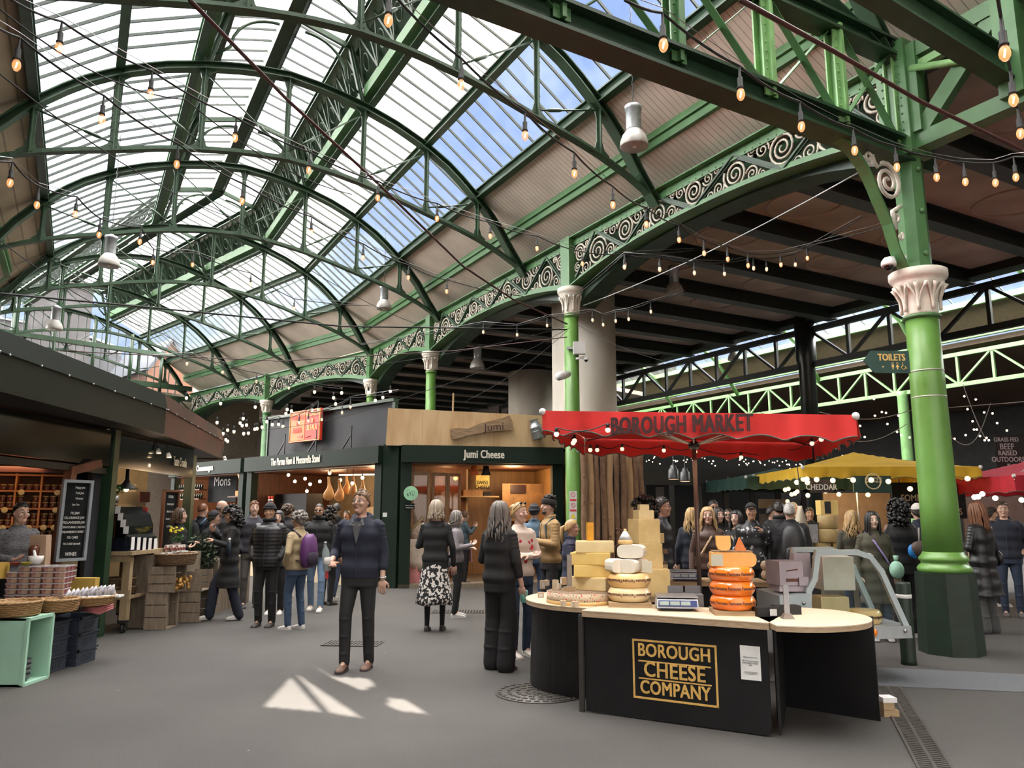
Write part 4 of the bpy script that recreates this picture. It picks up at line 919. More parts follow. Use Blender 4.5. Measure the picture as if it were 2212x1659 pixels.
def pcrate(x, y, z, lab, group='slate blue stacking crates'):
    th = thing('plastic_crate', lab, 'crate', (x, y, z), group); mb = MB(); w, d_, h = .30, .38, .165
    for sx_ in (-1, 1): mb.box((x+sx_*w/2, y, z+h/2), (.02, d_, h)); mb.box((x, y+sx_*d_/2, z+h/2), (w, .02, h))
    mb.box((x, y, z+.01), (w, d_, .02)); mb.build('shell', CRATE, th); mb = MB(); mb.box((x+w/2, y, z+h-.015), (.05, d_+.05, .02)); mb.box((x, y-d_/2, z+h-.015), (w+.05, .05, .02)); mb.box((x+w/2, y, z+h-.05), (.035, d_+.03, .012)); mb.box((x, y-d_/2, z+h*.35), (w+.02, .035, .012)); mb.build('rim', CRATE, th)
    mb = MB()
    for a in range(5):
        for b in range(3): mb.box((x+w/2+.011, y-.08+a*.04, z+.04+b*.025), (.003, .012, .016))
    mb.build('vent_slots', DARKIN, th); return th
for sx_, (x, y) in enumerate(((-4.79, 8.16), (-4.73, 8.62))):
    for k in range(3): pcrate(x, y, .167*k, 'slate blue plastic crate in the stack %s, %s' % (('touching the mint box', 'under the pink cloth')[sx_], ('lowest of three', 'middle of three', 'topmost of three')[k]))
tag(MB().box((-4.575, 8.50, .13), (.003, .07, .05)).build('crate_label', PAPER), 'white paper label stuck on the lower crate', 'label'); tag(MB().lathe((-4.70, 7.952, .09), [(.03, 0), (.03, .004)], 16, axis=V((0, -1, 0))).build('round_sticker', PAPER), 'round white sticker on the crate beside the mint box', 'sticker')
mb = MB(); c = V((-4.52, 8.66, .545))
for k in range(3): mb.loft([[c+V((-.12+.01*k, -.10, .02*k)), c+V((.10-.01*k, -.13, .02*k-.03)), c+V((.13, .10, .02*k)), c+V((-.10, .12, .02*k))], [c+V((-.12+.01*k, -.10, .02*k+.018)), c+V((.10-.01*k, -.13, .02*k-.01)), c+V((.13, .10, .02*k+.018)), c+V((-.10, .12, .02*k+.018))]])
tag(mb.build('folded_cloth', mat('pink_cloth', (.60, .20, .22), .9, bump=.2)), 'folded salmon pink cloth lying over the blue crates', 'cloth')
MUST = mat('mustard_card', (.42, .27, .05), .7)
for p, sz, lb in (((-5.35, 8.15, 1.0), (.2, .2, .16), 'mustard cardboard box at the very left edge above the tubs'), ((-4.9, 9.0, .78), (.35, .12, .16), 'mustard cardboard box behind the bagged goods')):
    tag(MB().box(p, sz, .1).build('mustard_box', MUST), lb, 'box')
for x, m, lb in ((-5.18, mat('red_glaze', (.22, .03, .025), .3), 'small dark red bowl on the tubs at the left edge'), (-5.07, mat('olive_glaze', (.30, .26, .03), .3), 'small olive yellow bowl on the tubs')):
    tag(MB().lathe((x, 8.22, 1.045), [(.03, 0), (.055, .035), (.058, .037), (.045, .02), (.001, .01)], 20).build('dip_bowl', m), lb, 'bowl')
th = thing('mortar_and_pestle', 'white mortar and pestle standing on the fruit tubs', 'mortar', (-5.08, 8.4, 1.06)); MB().lathe((-5.08, 8.4, 1.05), [(.04, 0), (.07, .04), (.075, .085), (.065, .085), (.05, .03), (.001, .02)], 24).build('mortar', WHITEP, th); MB().tube([(-5.08, 8.4, 1.09), (-5.12, 8.42, 1.19)], [.02, .012], 8).build('pestle', WHITEP, th)
tag(MB().lathe((-5.20, 8.55, 1.07), [(.05, 0), (.055, .14), (.03, .17)], 14).build('kitchen_jar', JARG), 'dark jar behind the mortar', 'jar')
# --- wooden bench on castors with display case
BENCH = mat('bench_timber', (.26, .185, .10), .65, c2=(.36, .27, .16), scale=4, stretch=(5, 5, .7))
th = thing('castor_workbench', 'chunky pale timber workbench on black castors', 'workbench', (-5.5, 11.1, 0))
MB().box((-5.50, 11.15, 1.05), (.76, 1.1, .05)).build('tabletop', BENCH, th); MB().box((-5.48, 10.66, .98), (.6, .04, .09)).build('apron', BENCH, th)
for x, y in ((-5.70, 10.72), (-5.22, 10.72), (-5.70, 11.6), (-5.22, 11.6)):
    lg = MB().box((x, y, .60), (.10, .09, .86)).build('leg', BENCH, th); cs = MB(); cs.box((x, y, .145), (.09, .09, .03)); cs.cyl((x-.015, y, .06), (x+.015, y, .06), .06, 14); cs.box((x-.025, y, .09), (.006, .05, .09)); cs.box((x+.025, y, .09), (.006, .05, .09)); cs.build('castor', RUBBER, lg)
MB().box((-5.46, 10.70, .50), (.62, .035, .12)).build('rail', BENCH, th); MB().box((-5.46, 11.15, .46), (.6, .9, .03)).build('shelf_board', BENCH, th)
for k, (dz, lb) in enumerate(((0, 'flat dark wicker basket on the bench shelf, lowest'), (.10, 'dark wicker basket stacked on the bench shelf, top'))): basket('wicker_basket', (-5.47, 11.0, .485+dz*1.1), .24-.02*k, .10, lb, WICKD)
th = thing('display_case', 'black countertop display case with curved glass on the timber workbench', 'display case', (-5.5, 11.1, 1.075))
prof = [(0, 0), (.62, 0), (.62, .18), (.56, .22), (.56, .34), (.50, .50), (.38, .60), (.2, .64), (0, .64)]
MB().prism([(0, 0), (.62, 0), (.62, .18), (0, .18)], (1, 0, 0), (0, 0, 1), (0, 1, 0), (-5.82, 10.66, 1.075), .8).build('base', mat('navy_black_case', (.006, .007, .014), .25), th)
mb = MB()
for y in (10.66, 11.44): mb.prism([p for p in prof[2:]]+[(0, .18)], (1, 0, 0), (0, 0, 1), (0, 1, 0), (-5.82, y, 1.075), .015)
mb.build('side_glass', glass('case_glass', (.10, .10, .12), .10), th)
mb = MB(); pr = prof[2:]; mb.loft([[V((-5.82+x, 10.66, 1.075+z)), V((-5.82+x, 11.46, 1.075+z)), V((-5.83+x, 11.46, 1.07+z)), V((-5.83+x, 10.66, 1.07+z))] for x, z in pr], smooth=False); mb.build('curved_front', GLOSS, th)
for z in (1.30, 1.45): MB().box((-5.56, 11.05, z), (.48, .7, .01)).build('shelf', STEEL, th)
for k in range(5): 
    y = 10.72+k*.17; p = V((-5.19, y, 1.20)); tag(MB().box(p+V((.01, 0, -.02-.01*k)), (.006, .09, .17)).build('price_card', PAPER), 'white price card hanging on the black display case', 'card', 'price cards on the black display case')
for k in range(4): 
    p = V((-5.25-.045*k, 10.64, 1.36+.09*k)); tag(MB().box(p, (.07, .004, .10)).build('menu_card', PAPER), 'white card taped along the curved case edge', 'card', 'cards taped along the curved case edge')
tag(MB().box((-5.5, 11.45, 1.60), (.30, .01, .14)).build('red_poster', mat('red_poster', (.42, .05, .03), .5)), 'red and yellow poster behind the display case', 'poster')
LEAF = mat('leaf_green', (.03, .09, .03), .5, c2=(.07, .17, .05), scale=20); LEAFO = mat('olive_leaf', (.035, .055, .03), .6, c2=(.10, .13, .08), scale=20); TERR = mat('pot_grey', (.20, .17, .15), .8)
def plant(nm, c, pr, ph, fr, fh, nl, label, lm, pm, stem=0., ls=.035, cat='potted plant'):
    th = thing(nm, label, cat, tuple(c)); c = V(c); MB().lathe(c, [(pr*.8, 0), (pr, ph), (pr*.92, ph), (pr*.85, ph*.8), (.001, ph*.8)], 18).build('pot', pm, th)
    if stem: MB().tube([c+V((0, 0, ph*.7)), c+V((.02, 0, ph+stem))], [.016, .01], 6).build('stem', WOODG, th)
    mb = MB()
    for k in range(nl):
        d = V((random.gauss(0, 1), random.gauss(0, 1), random.gauss(0, 1))).normalized()*(random.random()**.4); o = c+V((d.x*fr, d.y*fr, ph+stem+fh/2+d.z*fh/2)); a = V((random.uniform(-1, 1), random.uniform(-1, 1), random.uniform(-.2, 1))).normalized(); b = a.cross(V((random.random(), random.random(), random.random()))).normalized()
        mb.add([o-a*ls, o+b*ls*.35, o+a*ls, o-b*ls*.35], [(0, 1, 2, 3)])
    mb.build('foliage', lm, th); return th
plant('potted_herb', (-5.62, 11.0, 1.725), .06, .11, .12, .16, 160, 'leafy herb in a steel pot on top of the display case', LEAF, STEEL)
plant('olive_tree', (-4.98, 12.6, 0), .14, .20, .24, .75, 900, 'small olive tree in a grey pot on the ground by the crates', LEAFO, TERR, .35, .045, 'tree')
th = plant('daffodil_pot', (-5.02, 11.75, 1.06), .06, .09, .10, .14, 70, 'yellow daffodils on the goods table', LEAF, TERR); mb = MB()
for k in range(16): MB().ball((-5.02+random.uniform(-.1, .1), 11.72+random.uniform(-.1, .1), 1.30+random.uniform(0, .08)), .022, 7, 4, (1, 1, .6)).build('flower', mat('daffodil_yellow', (.75, .62, .02), .5), th)
# --- timber crates with goods
def wcrate(c, w, d_, h, rz, label, open_side=True):
    th = thing('wooden_crate', label, 'crate', tuple(c)); c = V(c); R_ = Matrix.Rotation(rz, 3, 'Z')
    def bx(p, s, nm): return MB().box(c+R_ @ V(p), s, R_).build(nm, WOODG, th)
    for s_ in (-1, 1):
        for k in range(3): bx((s_*0, -d_/2 if s_ < 0 else d_/2, h*(k+.5)/3), (w, .015, h/3-.012), 'slat')
        for q in (-1, 1): bx((s_*(w/2-.015), q*(d_/2-.02), h/2), (.03, .03, h), 'corner_post')
    for k in range(3): bx((-w/2, -d_/2+d_*(k+.5)/3, h/2), (.012, d_/3-.012, h), 'slat')
    bx((0, 0, .008), (w, d_, .014), 'base'); return th
wcrate((-4.93, 11.2, 0), .30, .42, .50, .06, 'weathered wooden crate standing on end on the asphalt under another')
wcrate((-4.88, 11.2, .50), .36, .44, .36, .06, 'weathered wooden crate with fruit inside, stacked on the standing one')
wcrate((-4.78, 11.95, 0), .32, .5, .44, .06, 'wooden crate just behind the front crate stack'); wcrate((-4.78, 11.95, .44), .34, .5, .30, .06, 'upper wooden crate behind the front crate stack')
basket('wicker_basket', (-4.80, 11.25, .865), .27, .15, 'dark wicker basket with sachets on the crate stack', WICKD, 1.0, 1.25)
mb = MB()
for k in range(60): mb.ball((-4.78+random.uniform(-.12, .16), 11.2+random.uniform(-.2, .2), .53+random.random()*.16), .028, 6, 4)
tag(mb.build('dried_fruit_heap', mat('amber_fruit', (.30, .12, .02), .4, c2=(.45, .26, .05), scale=14)), 'amber dried fruit heaped in the upper wooden crate', 'fruit', kind='stuff')
for k in range(10): tag(MB().box((-4.95+.035*k, 11.1+.04*(k % 3), 1.02+.004*k), (.10, .06, .016), k*.8).build('spice_sachet', PAPER if k % 2 else BAG), 'flat spice sachet piled on the crate-top basket', 'sachet', 'spice sachets on the crate-top basket')
RJ = mat('red_label_jar', (.28, .03, .03), .3, c2=(.6, .55, .5), scale=30, thr=(.45, .5))
for k in range(9): 
    p = (-5.08+.085*(k % 3), 11.55+.09*(k//3), 1.02); tag(MB().lathe(p, [(.032, 0), (.034, .08), (.03, .09), (.03, .105), (.001, .106)], 10).build('preserve_jar', RJ), 'small red labelled preserve jar beyond the basket', 'jar', 'red labelled preserve jars beyond the basket')
tag(MB().box((-5.15, 11.8, .5), (.5, 1.2, 1.0)).build('goods_table', WOODG), 'rough timber goods table beside the workbench', 'table')
tag(MB().box((-4.95, 13.6, .42), (.35, 1.6, .84)).build('goods_table', WOODG), 'rough timber table further back along the left stalls', 'table')
# taste croatia interior bits
for (u0, v0, u1, v1, Y, m, nm, lb) in ((300, 1062, 322, 1085, 12.6, mat('maroon_disc', (.14, .04, .03), .6), 'wall_poster', 'round maroon poster on the cream stall wall'), (228, 1045, 290, 1062, 12.7, mat('pale_poster', (.45, .38, .27), .7), 'wall_poster', 'pale banner high on the cream stall wall'), (196, 1055, 205, 1185, 10.7, mat('pinned_notes', (.30, .26, .22), .7), 'notice_strip', 'strip of pinned notes on the post beside the chalkboard')):
    p0, p1 = P2(u0, Y), P2(u1, Y+.15); tag(wall(p0, p1, ZV(v1, Y), ZV(v0, Y), .02, m, nm), lb, 'poster')
b0, b1 = P2(351, 12.7), P2(382, 13.1)
board('chalkboard', 'small brown-framed chalkboard menu of truffle goods', b0, b1, .95, ZV(1060, 12.8), WOODR, [('ISTRIA', .5, .9, 1.3), ('TRUFFLE JUICE', .5, .78, .8), ('TRUFFLE OIL', .5, .66, .9), ('TRUFFLE WHITE', .5, .54, .8), ('HONEY', .5, .42, 1)], .05)
th = thing('pendant_lamp', 'dark metal pendant lamp shade above the display case', 'lamp', (-5.6, 11.2, 2.0)); MB().lathe((-5.62, 11.3, 1.93), [(.16, 0), (.155, .01), (.06, .09), (.03, .14), (.012, .7)], 20).build('shade', BLACKM, th); MB().ball((-5.62, 11.3, 1.93), .035, 10, 6).build('bulb', mat('bulb_glow', (1, .8, .5), .3, emit=(1, .68, .35), es=14), th)
lamp('croatia_glow', 'POINT', (-6.6, 12.0, 2.2), 28, (1, .70, .40), .15); lamp('case_glow', 'POINT', (-5.5, 11.7, 2.3), 6, (1, .75, .5), .1)
for k, (u, v, Y) in enumerate(((343, 979, 11.8), (365, 988, 12.0), (486, 993, 15.5), (313, 973, 11.6))):
    p = at(u, v, Y); th = thing('spotlight', 'small spotlight clipped under the left canopy edge', 'spotlight', tuple(p), 'spotlights under the left canopy edge'); MB().tube([p, p+V((-.02, 0, .07))], [.04, .025], 10).build('housing', WHITEP, th); MB().lathe(p+V((0, 0, -.003)), [(.034, 0), (.03, .004)], 12).build('lens', mat('bulb_glow', (1, .8, .5)), th); MB().tube([p+V((-.02, 0, .07)), p+V((-.05, 0, .2))], .008, 5).build('arm', BLACKM, th)
# ================================================================ middle shops
BULBW = mat('globe_bulb_warm', (1, .85, .6), .3, emit=(1, .74, .40), es=7)
def shop(p0, p1, label, depth=2.6, zf=(2.69, 3.07), txt=None, tsize=.2, tx=.5, zc=2.66, over=.15, backm=WARMW, wallm=WOODR, sx=.62, ext=0.):
    d, n = frame_of(p0, p1); w = (V(p1)-V(p0)).length; p0 = V(p0); p1 = V(p1); th = thing('market_shop', label, 'stall', tuple((p0+p1)/2))
    MB().hexa([p0+n*over+V((0, 0, zf[0])), p1+n*over+V((0, 0, zf[0])), p1-n*.1+V((0, 0, zf[0])), p0-n*.1+V((0, 0, zf[0])), p0+n*over+V((0, 0, zf[1])), p1+n*over+V((0, 0, zf[1])), p1-n*.1+V((0, 0, zf[1])), p0-n*.1+V((0, 0, zf[1]))]).build('fascia', G_SIGN, th)
    for q, s_ in ((p0, 1), (p1, -1)): MB().box(q+d*.12*s_-n*.05+V((0, 0, zf[0]/2)), (.24, .2, zf[0]), math.atan2(d.y, d.x)).build('post', G_SIGN, th)
    wall(p0-n*depth, p1-n*depth, 0, zc, .05, backm, 'back_wall', th); wall(p0-n*depth, p0-n*.1, 0, zc, .05, wallm, 'side_wall', th); wall(p1-n*.1, p1-n*depth, 0, zc, .05, wallm, 'side_wall', th)
    MB().prism([(0, 0), (w, 0), (w, depth), (0, depth)], d, -n, (0, 0, 1), p0+V((0, 0, zc)), .05).build('ceiling_panel', WOODR, th)
    MB().prism([(0, -.05), (w, -.05), (w, depth), (0, depth)], d, -n, (0, 0, 1), p0, .08).build('floor_step', WOODG, th)
    if txt: text_mesh(txt, tsize, LETTER, p0+d*w*tx+n*(over+.012)+V((0, 0, (zf[0]+zf[1])/2)), d, (0, 0, 1), th, sx=sx, bold=.006, depth=.012, space=1.06)
    return th, d, n, w
JA, JB = V((-2.45, 17.0, 0)), V((1.15, 17.72, 0)); PA, PB = V((-7.15, 21.0, 0)), V((-2.86, 17.15, 0)); MA, MBp = V((-10.6, 24.2, 0)), V((-7.3, 21.15, 0))
shop(MA, MBp, 'cheesemonger shop with green fascia at the back left', txt='Mons Cheesemongers', tsize=.24, tx=.50, depth=2.2, sx=.62)
shop(PA, PB, 'ham shop with green fascia and warm lit interior', txt='The Parma Ham & Mozzarella Stand', tsize=.26, tx=.43, sx=.54)
shop(JA, JB, 'wood-lined cheese shop with dark green fascia in the centre', txt='Jumi Cheese', tsize=.25, tx=.5, backm=WOODW, wallm=WOODW, sx=.68)
tag(wall(V((-2.86, 17.1, 0)), V((-2.5, 16.95, 0)), 0, 3.1, .3, G_SIGN, 'shop_pier'), 'dark green pier between the two middle shops', 'post')
# walls over the shops
dP, nP = frame_of(PA, PB); dJ, nJ = frame_of(JA, JB)
th = thing('dark_wall_panel', 'dark grey painted panelling above the ham shop', 'panel', tuple(PA+V((0, 0, 3.07)))); wall(PA+dP*.55-nP*.2, PB+dP*.1-nP*.2, 3.05, 4.09, .1, mat('charcoal_board', (.030, .031, .035), .7, var=.15, scale=2), 'boards', th)
MB().bar(PA+dP*.5-nP*.2+V((0, 0, 4.12)), PB+dP*.15-nP*.2+V((0, 0, 4.12)), .16, .07).build('capping', G_MD, th); MB().bar(PB+dP*.12-nP*.2+V((0, 0, 3.05)), PB+dP*.12-nP*.2+V((0, 0, 4.12)), .1, .1, dP).build('end_trim', G_DK, th); MB().bar(PA+dP*.55-nP*.2+V((0, 0, 3.05)), PA+dP*.55-nP*.2+V((0, 0, 4.12)), .06, .06, dP).build('end_trim', G_DK, th)
for k in range(3):
    q = PA+dP*(1.35+1.42*k); tag(MB().bar(q+V((0, 0, 3.07)), q-nP*.0+dP*.36+V((0, 0, 3.42)), .03, .03).bar(q+dP*.36+V((0, 0, 3.07)), q+dP*.36+V((0, 0, 3.62)), .025, .025, dP).build('awning_stay', BLACKM), 'thin black awning stay above the ham shop fascia', 'bracket', 'black awning stays above the ham shop')
# red prosciutto sign
s0, s1 = PA+dP*1.92+nP*.0, PA+dP*3.28+nP*.0
th = thing('prosciutto_sign', 'red and orange sign reading prosciutto di Parma and mozzarella di bufala', 'sign', tuple(s0+V((0, 0, 3.4)))); RED = mat('sign_red', (.68, .045, .02), .5); ORG = mat('sign_orange', (.80, .22, .05), .5); wS = (s1-s0).length
MB().prism([(0, 0), (wS, 0), (wS, .80), (0, .80)], dP, (0, 0, 1), -nP, s0+V((0, 0, 3.36)), .06).build('frame', RED, th); MB().prism([(.05, .05), (wS/2, .05), (wS/2, .75), (.05, .75)], dP, (0, 0, 1), -nP, s0+nP*.008+V((0, 0, 3.36)), .01).build('orange_half', ORG, th)
mb = MB()
for a, b in (((.02, .02), (wS-.02, .02)), ((.02, .78), (wS-.02, .78)), ((.02, .02), (.02, .78)), ((wS-.02, .02), (wS-.02, .78))): mb.bar(s0+dP*a[0]+V((0, 0, 3.36+a[1]))+nP*.012, s0+dP*b[0]+V((0, 0, 3.36+b[1]))+nP*.012, .018, .02, nP)
mb.build('gold_edging', mat('gold_paint', (.72, .38, .08), .4), th)
for t_, fx, z, sz, m in (('PROSCIUTTO', .26, 3.98, .155, RED), ('DI', .26, 3.83, .13, RED), ('PARMA', .27, 3.66, .20, RED), ('MOZZARELLA', .75, 4.03, .145, MATS['gold_paint']), ('DI', .75, 3.87, .14, MATS['gold_paint']), ('BUFALA', .75, 3.69, .20, MATS['gold_paint'])): text_mesh(t_, sz, m, s0+dP*wS*fx+nP*.02+V((0, 0, z)), dP, (0, 0, 1), th, sx=.62, bold=.003)
MB().prism([(.36, .13), (.62, .17), (.62, .09)], dP, (0, 0, 1), -nP, s0+nP*.02+V((0, 0, 3.36)), .01).prism([(.98, .13), (.74, .17), (.74, .09)], dP, (0, 0, 1), -nP, s0+nP*.02+V((0, 0, 3.36)), .01).build('arrow_motif', RED, th)
# hams and bulbs in the ham shop
HAM = mat('cured_ham', (.40, .16, .04), .45, c2=(.58, .30, .10), scale=7, bump=.2); 
def ham(c, s, label, rz):
    th = thing('hanging_ham', label, 'ham', tuple(c)); c = V(c); rings = []; R_ = Matrix.Rotation(rz, 3, 'Z')
    for z, rx, ry, dx in ((0, .03, .02, 0), (.03, .09, .05, 0), (.09, .125, .07, 0), (.17, .12, .07, .005), (.25, .085, .055, .02), (.32, .05, .04, .02), (.42, .032, .03, 0), (.52, .028, .026, -.01), (.55, .035, .03, -.01)): rings.append([c+R_ @ V((dx*s+rx*s*math.cos(a), ry*s*math.sin(a), z*s)) for a in [2*PI*k/14 for k in range(14)]])
    MB().loft(rings).build('leg_joint', HAM, th); MB().tube([c+V((0, 0, .54*s)), c+V((0, 0, .72*s))], .008, 5).build('hook_cord', BLACKM, th)
for k, (u, v, Y, s) in enumerate(((709, 1081, 18.3, 1.0), (732, 1083, 18.5, .95), (748, 1068, 18.7, .85), (762, 1070, 18.3, .85), (782, 1073, 18.2, .85))):
    ham(at(u, v, Y), s, 'cured ham hanging in the ham shop, %s' % ('leftmost, with a tag', 'second from left, lowest', 'middle and smallest', 'second from right', 'rightmost')[k], .3*k)
tag(MB().bar(at(698, 1014, 18.4), at(812, 1008, 18.2), .03, .03).build('ham_rail', STEEL), 'steel rail the hams hang from', 'rail')
def globe(p, r, label, group, m=BULBW): 
    th = thing('globe_bulb', label, 'light bulb', tuple(p), group); MB().ball(p, r, 12, 8).build('glass_globe', m, th); MB().cyl(V(p)+V((0, 0, r*.8)), V(p)+V((0, 0, r*.8+.05)), .018, 8).build('socket', BLACKM, th)
for (u, v) in ((623, 1026), (637, 1040), (659, 1034), (670, 1046), (691, 1040), (663, 1061), (712, 1022), (735, 1037), (761, 1044), (783, 1032), (815, 1016)):
    Y = 18.0+(783-u)*.012; globe(at(u, v, Y), .042, 'glowing round bulb strung inside the ham shop', 'round bulbs inside the ham shop')
tag(MB().bar(at(733, 1026, 18.6), at(822, 1025, 18.0), .03, .03).build('strip_light', mat('tube_glow', (1, .9, .75), .4, emit=(1, .82, .6), es=5)), 'thin lit strip light in the ham shop', 'light')
lamp('ham_shop_glow', 'POINT', tuple(PA+dP*4.3-nP*1.1+V((0, 0, 2.3))), 60, (1, .72, .42), .3); lamp('ham_shop_glow', 'POINT', tuple(PA+dP*2.2-nP*1.2+V((0, 0, 2.3))), 25, (1, .66, .36), .3)
lamp('mons_glow', 'POINT', tuple(MA+(MBp-MA)*.45-nP*1.0+V((0, 0, 2.3))), 70, (1, .70, .40), .3); lamp('mons_glow', 'POINT', tuple(MA+(MBp-MA)*.85-nP*.9+V((0, 0, 2.3))), 40, (1, .70, .40), .3)
tag(wall(PA+dP*.4-nP*.6, PA+dP*1.9-nP*.6, 0, 2.1, .5, mat('dark_alcove', (.012, .010, .010), .7), 'cold_cabinet'), 'dark tall cabinet at the left of the ham shop', 'cabinet')
tag(wall(PA+dP*.3+nP*.2, PB-dP*.4+nP*.2, 0, .95, .5, WARMW, 'shop_counter'), 'pale front counter of the ham shop', 'counter')
th = thing('pendant_lamp', 'small dark pendant lamp at the right of the ham shop', 'lamp', tuple(at(819, 1048, 18.2))); MB().lathe(at(819, 1049, 18.2), [(.10, 0), (.09, .015), (.03, .06), (.01, .08), (.008, .25)], 16).build('shade', BLACKM, th)
tag(wall(PA+dP*3.0-nP*1.4, PB-dP*.2-nP*1.4, 1.35, 1.75, .3, mat('wooden_boxes', (.42, .27, .12), .6, var=.2), 'wooden_box_row'), 'row of printed wooden boxes behind the hams', 'boxes')
BOTT = mat('dark_bottle', (.012, .02, .012), .15); 
for k in range(3): th = thing('wine_bottle', 'dark wine bottle at the right edge of the ham shop', 'bottle', tuple(at(826+5*k, 1078, 17.9)), 'dark bottles at the right of the ham shop'); p = at(826+5*k, 1083, 17.9); MB().lathe(p, [(.035, 0), (.036, .17), (.014, .22), (.013, .29), (.001, .29)], 10).build('glass_body', BOTT, th); MB().lathe(p+V((0, 0, .05)), [(.037, 0), (.037, .08)], 10).build('paper_label', mat('pale_green_label', (.45, .55, .4), .7), th)
tag(MB().bar(at(815, 1085, 17.9), at(845, 1085, 17.8), .2, .03).build('bottle_shelf', WOOD), 'small wooden shelf holding the dark bottles', 'shelf')
for k in range(5): p = at(808+8*k, 1120, 17.5); tag(MB().lathe(p, [(.06, -.05), (.05, .0), (.012, .13), (.001, .135)], 10).build('wrapped_cheese', WHITEP), 'white paper-wrapped cone on the ham shop counter', 'parcel', 'white wrapped cones on the ham shop counter')
for k in range(4): p = at(582+6*(k % 2), 1078+12*(k//2), 20.3); th = thing('red_white_jar', 'red and white tin stacked at the left of the ham shop', 'tin', tuple(p), 'red and white tins by the ham shop post'); MB().lathe(p, [(.032, 0), (.032, .07)], 12).build('upper_band', RED, th); MB().lathe(p-V((0, 0, .06)), [(.033, 0), (.033, .06)], 12).build('lower_band', WHITEP, th)
# mons interior
dM, nM = frame_of(MA, MBp)
th = thing('shop_blackboard', 'black board reading Mons on the cheesemonger back wall', 'sign', tuple(at(478, 1050, 23.6))); q0, q1 = P2(447, 23.4), P2(508, 22.6); wall(q0, q1, ZV(1085, 23), ZV(1030, 23), .04, SLATEB, 'board', th); dd, nn = frame_of(q0, q1); text_mesh('Mons', .42, CHALK, (q0+q1)/2+nn*.01+V((0, 0, ZV(1040, 23)))-V((0, 0, 0)), dd, (0, 0, 1), th, sx=.9)
for z, Yy in ((ZV(1058, 23.2), 23.2), (ZV(1078, 23.2), 23.2)):
    a, b = P2(383, 24.0), P2(436, 23.2); tag(MB().bar(a+V((0, 0, z)), b+V((0, 0, z)), .25, .03).build('bottle_shelf', WOODR), 'dark shelf of bottles in the cheesemonger shop', 'shelf', 'bottle shelves in the cheesemonger shop')
    for k in range(12): p = a.lerp(b, (k+.5)/12)+V((0, 0, z+.02)); tag(MB().lathe(p, [(.03, 0), (.03, .1), (.012, .14), (.012, .19)], 8).build('small_bottle', BOTT), 'small dark bottle on the cheesemonger shelves', 'bottle', 'small bottles on the cheesemonger shelves')
a, b = P2(500, 22.6), P2(548, 21.9); tag(MB().bar(a+V((0, 0, ZV(1073, 22.3))), b+V((0, 0, ZV(1073, 22.3))), .3, .03).build('jar_shelf', WOODR), 'shelf with an orange box at the right of the cheesemonger shop', 'shelf')
tag(MB().box(at(523, 1066, 22.3), (.32, .2, .14), .8).build('orange_box', mat('orange_card', (.62, .25, .05), .6)), 'orange box of small bottles on the cheesemonger shelf', 'box')
tag(wall(P2(525, 22.2), P2(552, 21.9), ZV(1048, 22), ZV(1032, 22), .3, WARMW, 'white_cupboard'), 'pale wall cupboard at the top right of the cheesemonger shop', 'cupboard')
tag(wall(MA+dM*.3+nM*.3, MBp-dM*.2+nM*.3, 0, 1.0, .5, DARKIN, 'shop_counter'), 'dark counter of the cheesemonger shop', 'counter')
# plywood fascia, driftwood sign, milk churn
th = thing('plywood_fascia', 'tall pale plywood fascia above the cheese shop', 'panel', tuple(JA+V((0, 0, 3.07)))); pw0, pw1 = JA+dJ*-.34+nJ*.05, JA+dJ*4.4+nJ*.05
MB().prism([(0, 0), (4.75, 0), (4.75, .72), (.03, .83)], dJ, (0, 0, 1), -nJ, pw0+V((0, 0, 3.06)), .04).build('boards', PLY, th)
for k in range(1, 6): MB().bar(pw0+dJ*(.8*k)+nJ*.002+V((0, 0, 3.06)), pw0+dJ*(.8*k)+nJ*.002+V((0, 0, 3.86)), .004, .004, dJ).build('board_joint', mat('joint_line', (.25, .15, .07), .8), th)
DRIFT = mat('driftwood', (.20, .12, .065), .8, c2=(.36, .25, .15), scale=5, stretch=(1, 1, 9), detail=6, bump=.5)
def jp(u, v, off=.1): 
    Y = 17.0+ (u-868)/347*.7; return at(u, v, Y)
th = thing('driftwood_sign', 'weathered driftwood plank carved with Jumi on the plywood fascia', 'sign', tuple(jp(1040, 930)))
poly = [(972, 928), (985, 926), (1010, 927), (1032, 917), (1060, 910), (1085, 904), (1098, 898), (1106, 914), (1104, 930), (1080, 932), (1050, 934), (1010, 942), (990, 948), (976, 950)]
def topl(u, v): p = jp(u, v); r = p-pw0; return (r.dot(dJ), r.z-3.06)
MB().prism([topl(*p) for p in poly], dJ, (0, 0, 1), nJ, pw0+nJ*.01+V((0, 0, 3.06)), .07).build('plank', DRIFT, th)
text_mesh('Jumi', .24, mat('burnt_mark', (.05, .025, .015), .8), pw0+dJ*topl(1065, 924)[0]+nJ*.09+V((0, 0, 3.06+topl(1065, 924)[1])), (dJ+V((0, 0, .1))), V((0, 0, 1)), th, sx=1.1)
th = thing('milk_churn', 'battered metal milk churn leaning on the plywood fascia', 'churn', tuple(jp(1158, 948))); ax_ = (V((0, 0, 1))-dJ*.28).normalized(); p = jp(1160, 950)+nJ*.2
MB().lathe(p, [(.13, 0), (.14, .02), (.14, .26), (.145, .27), (.14, .28), (.10, .36), (.085, .40), (.105, .45), (.11, .46)], 24, axis=ax_).build('body', GALV, th); MB().lathe(p+ax_*.17, [(.142, 0), (.147, .008), (.142, .016)], 24, axis=ax_).build('hoop', GALV, th)
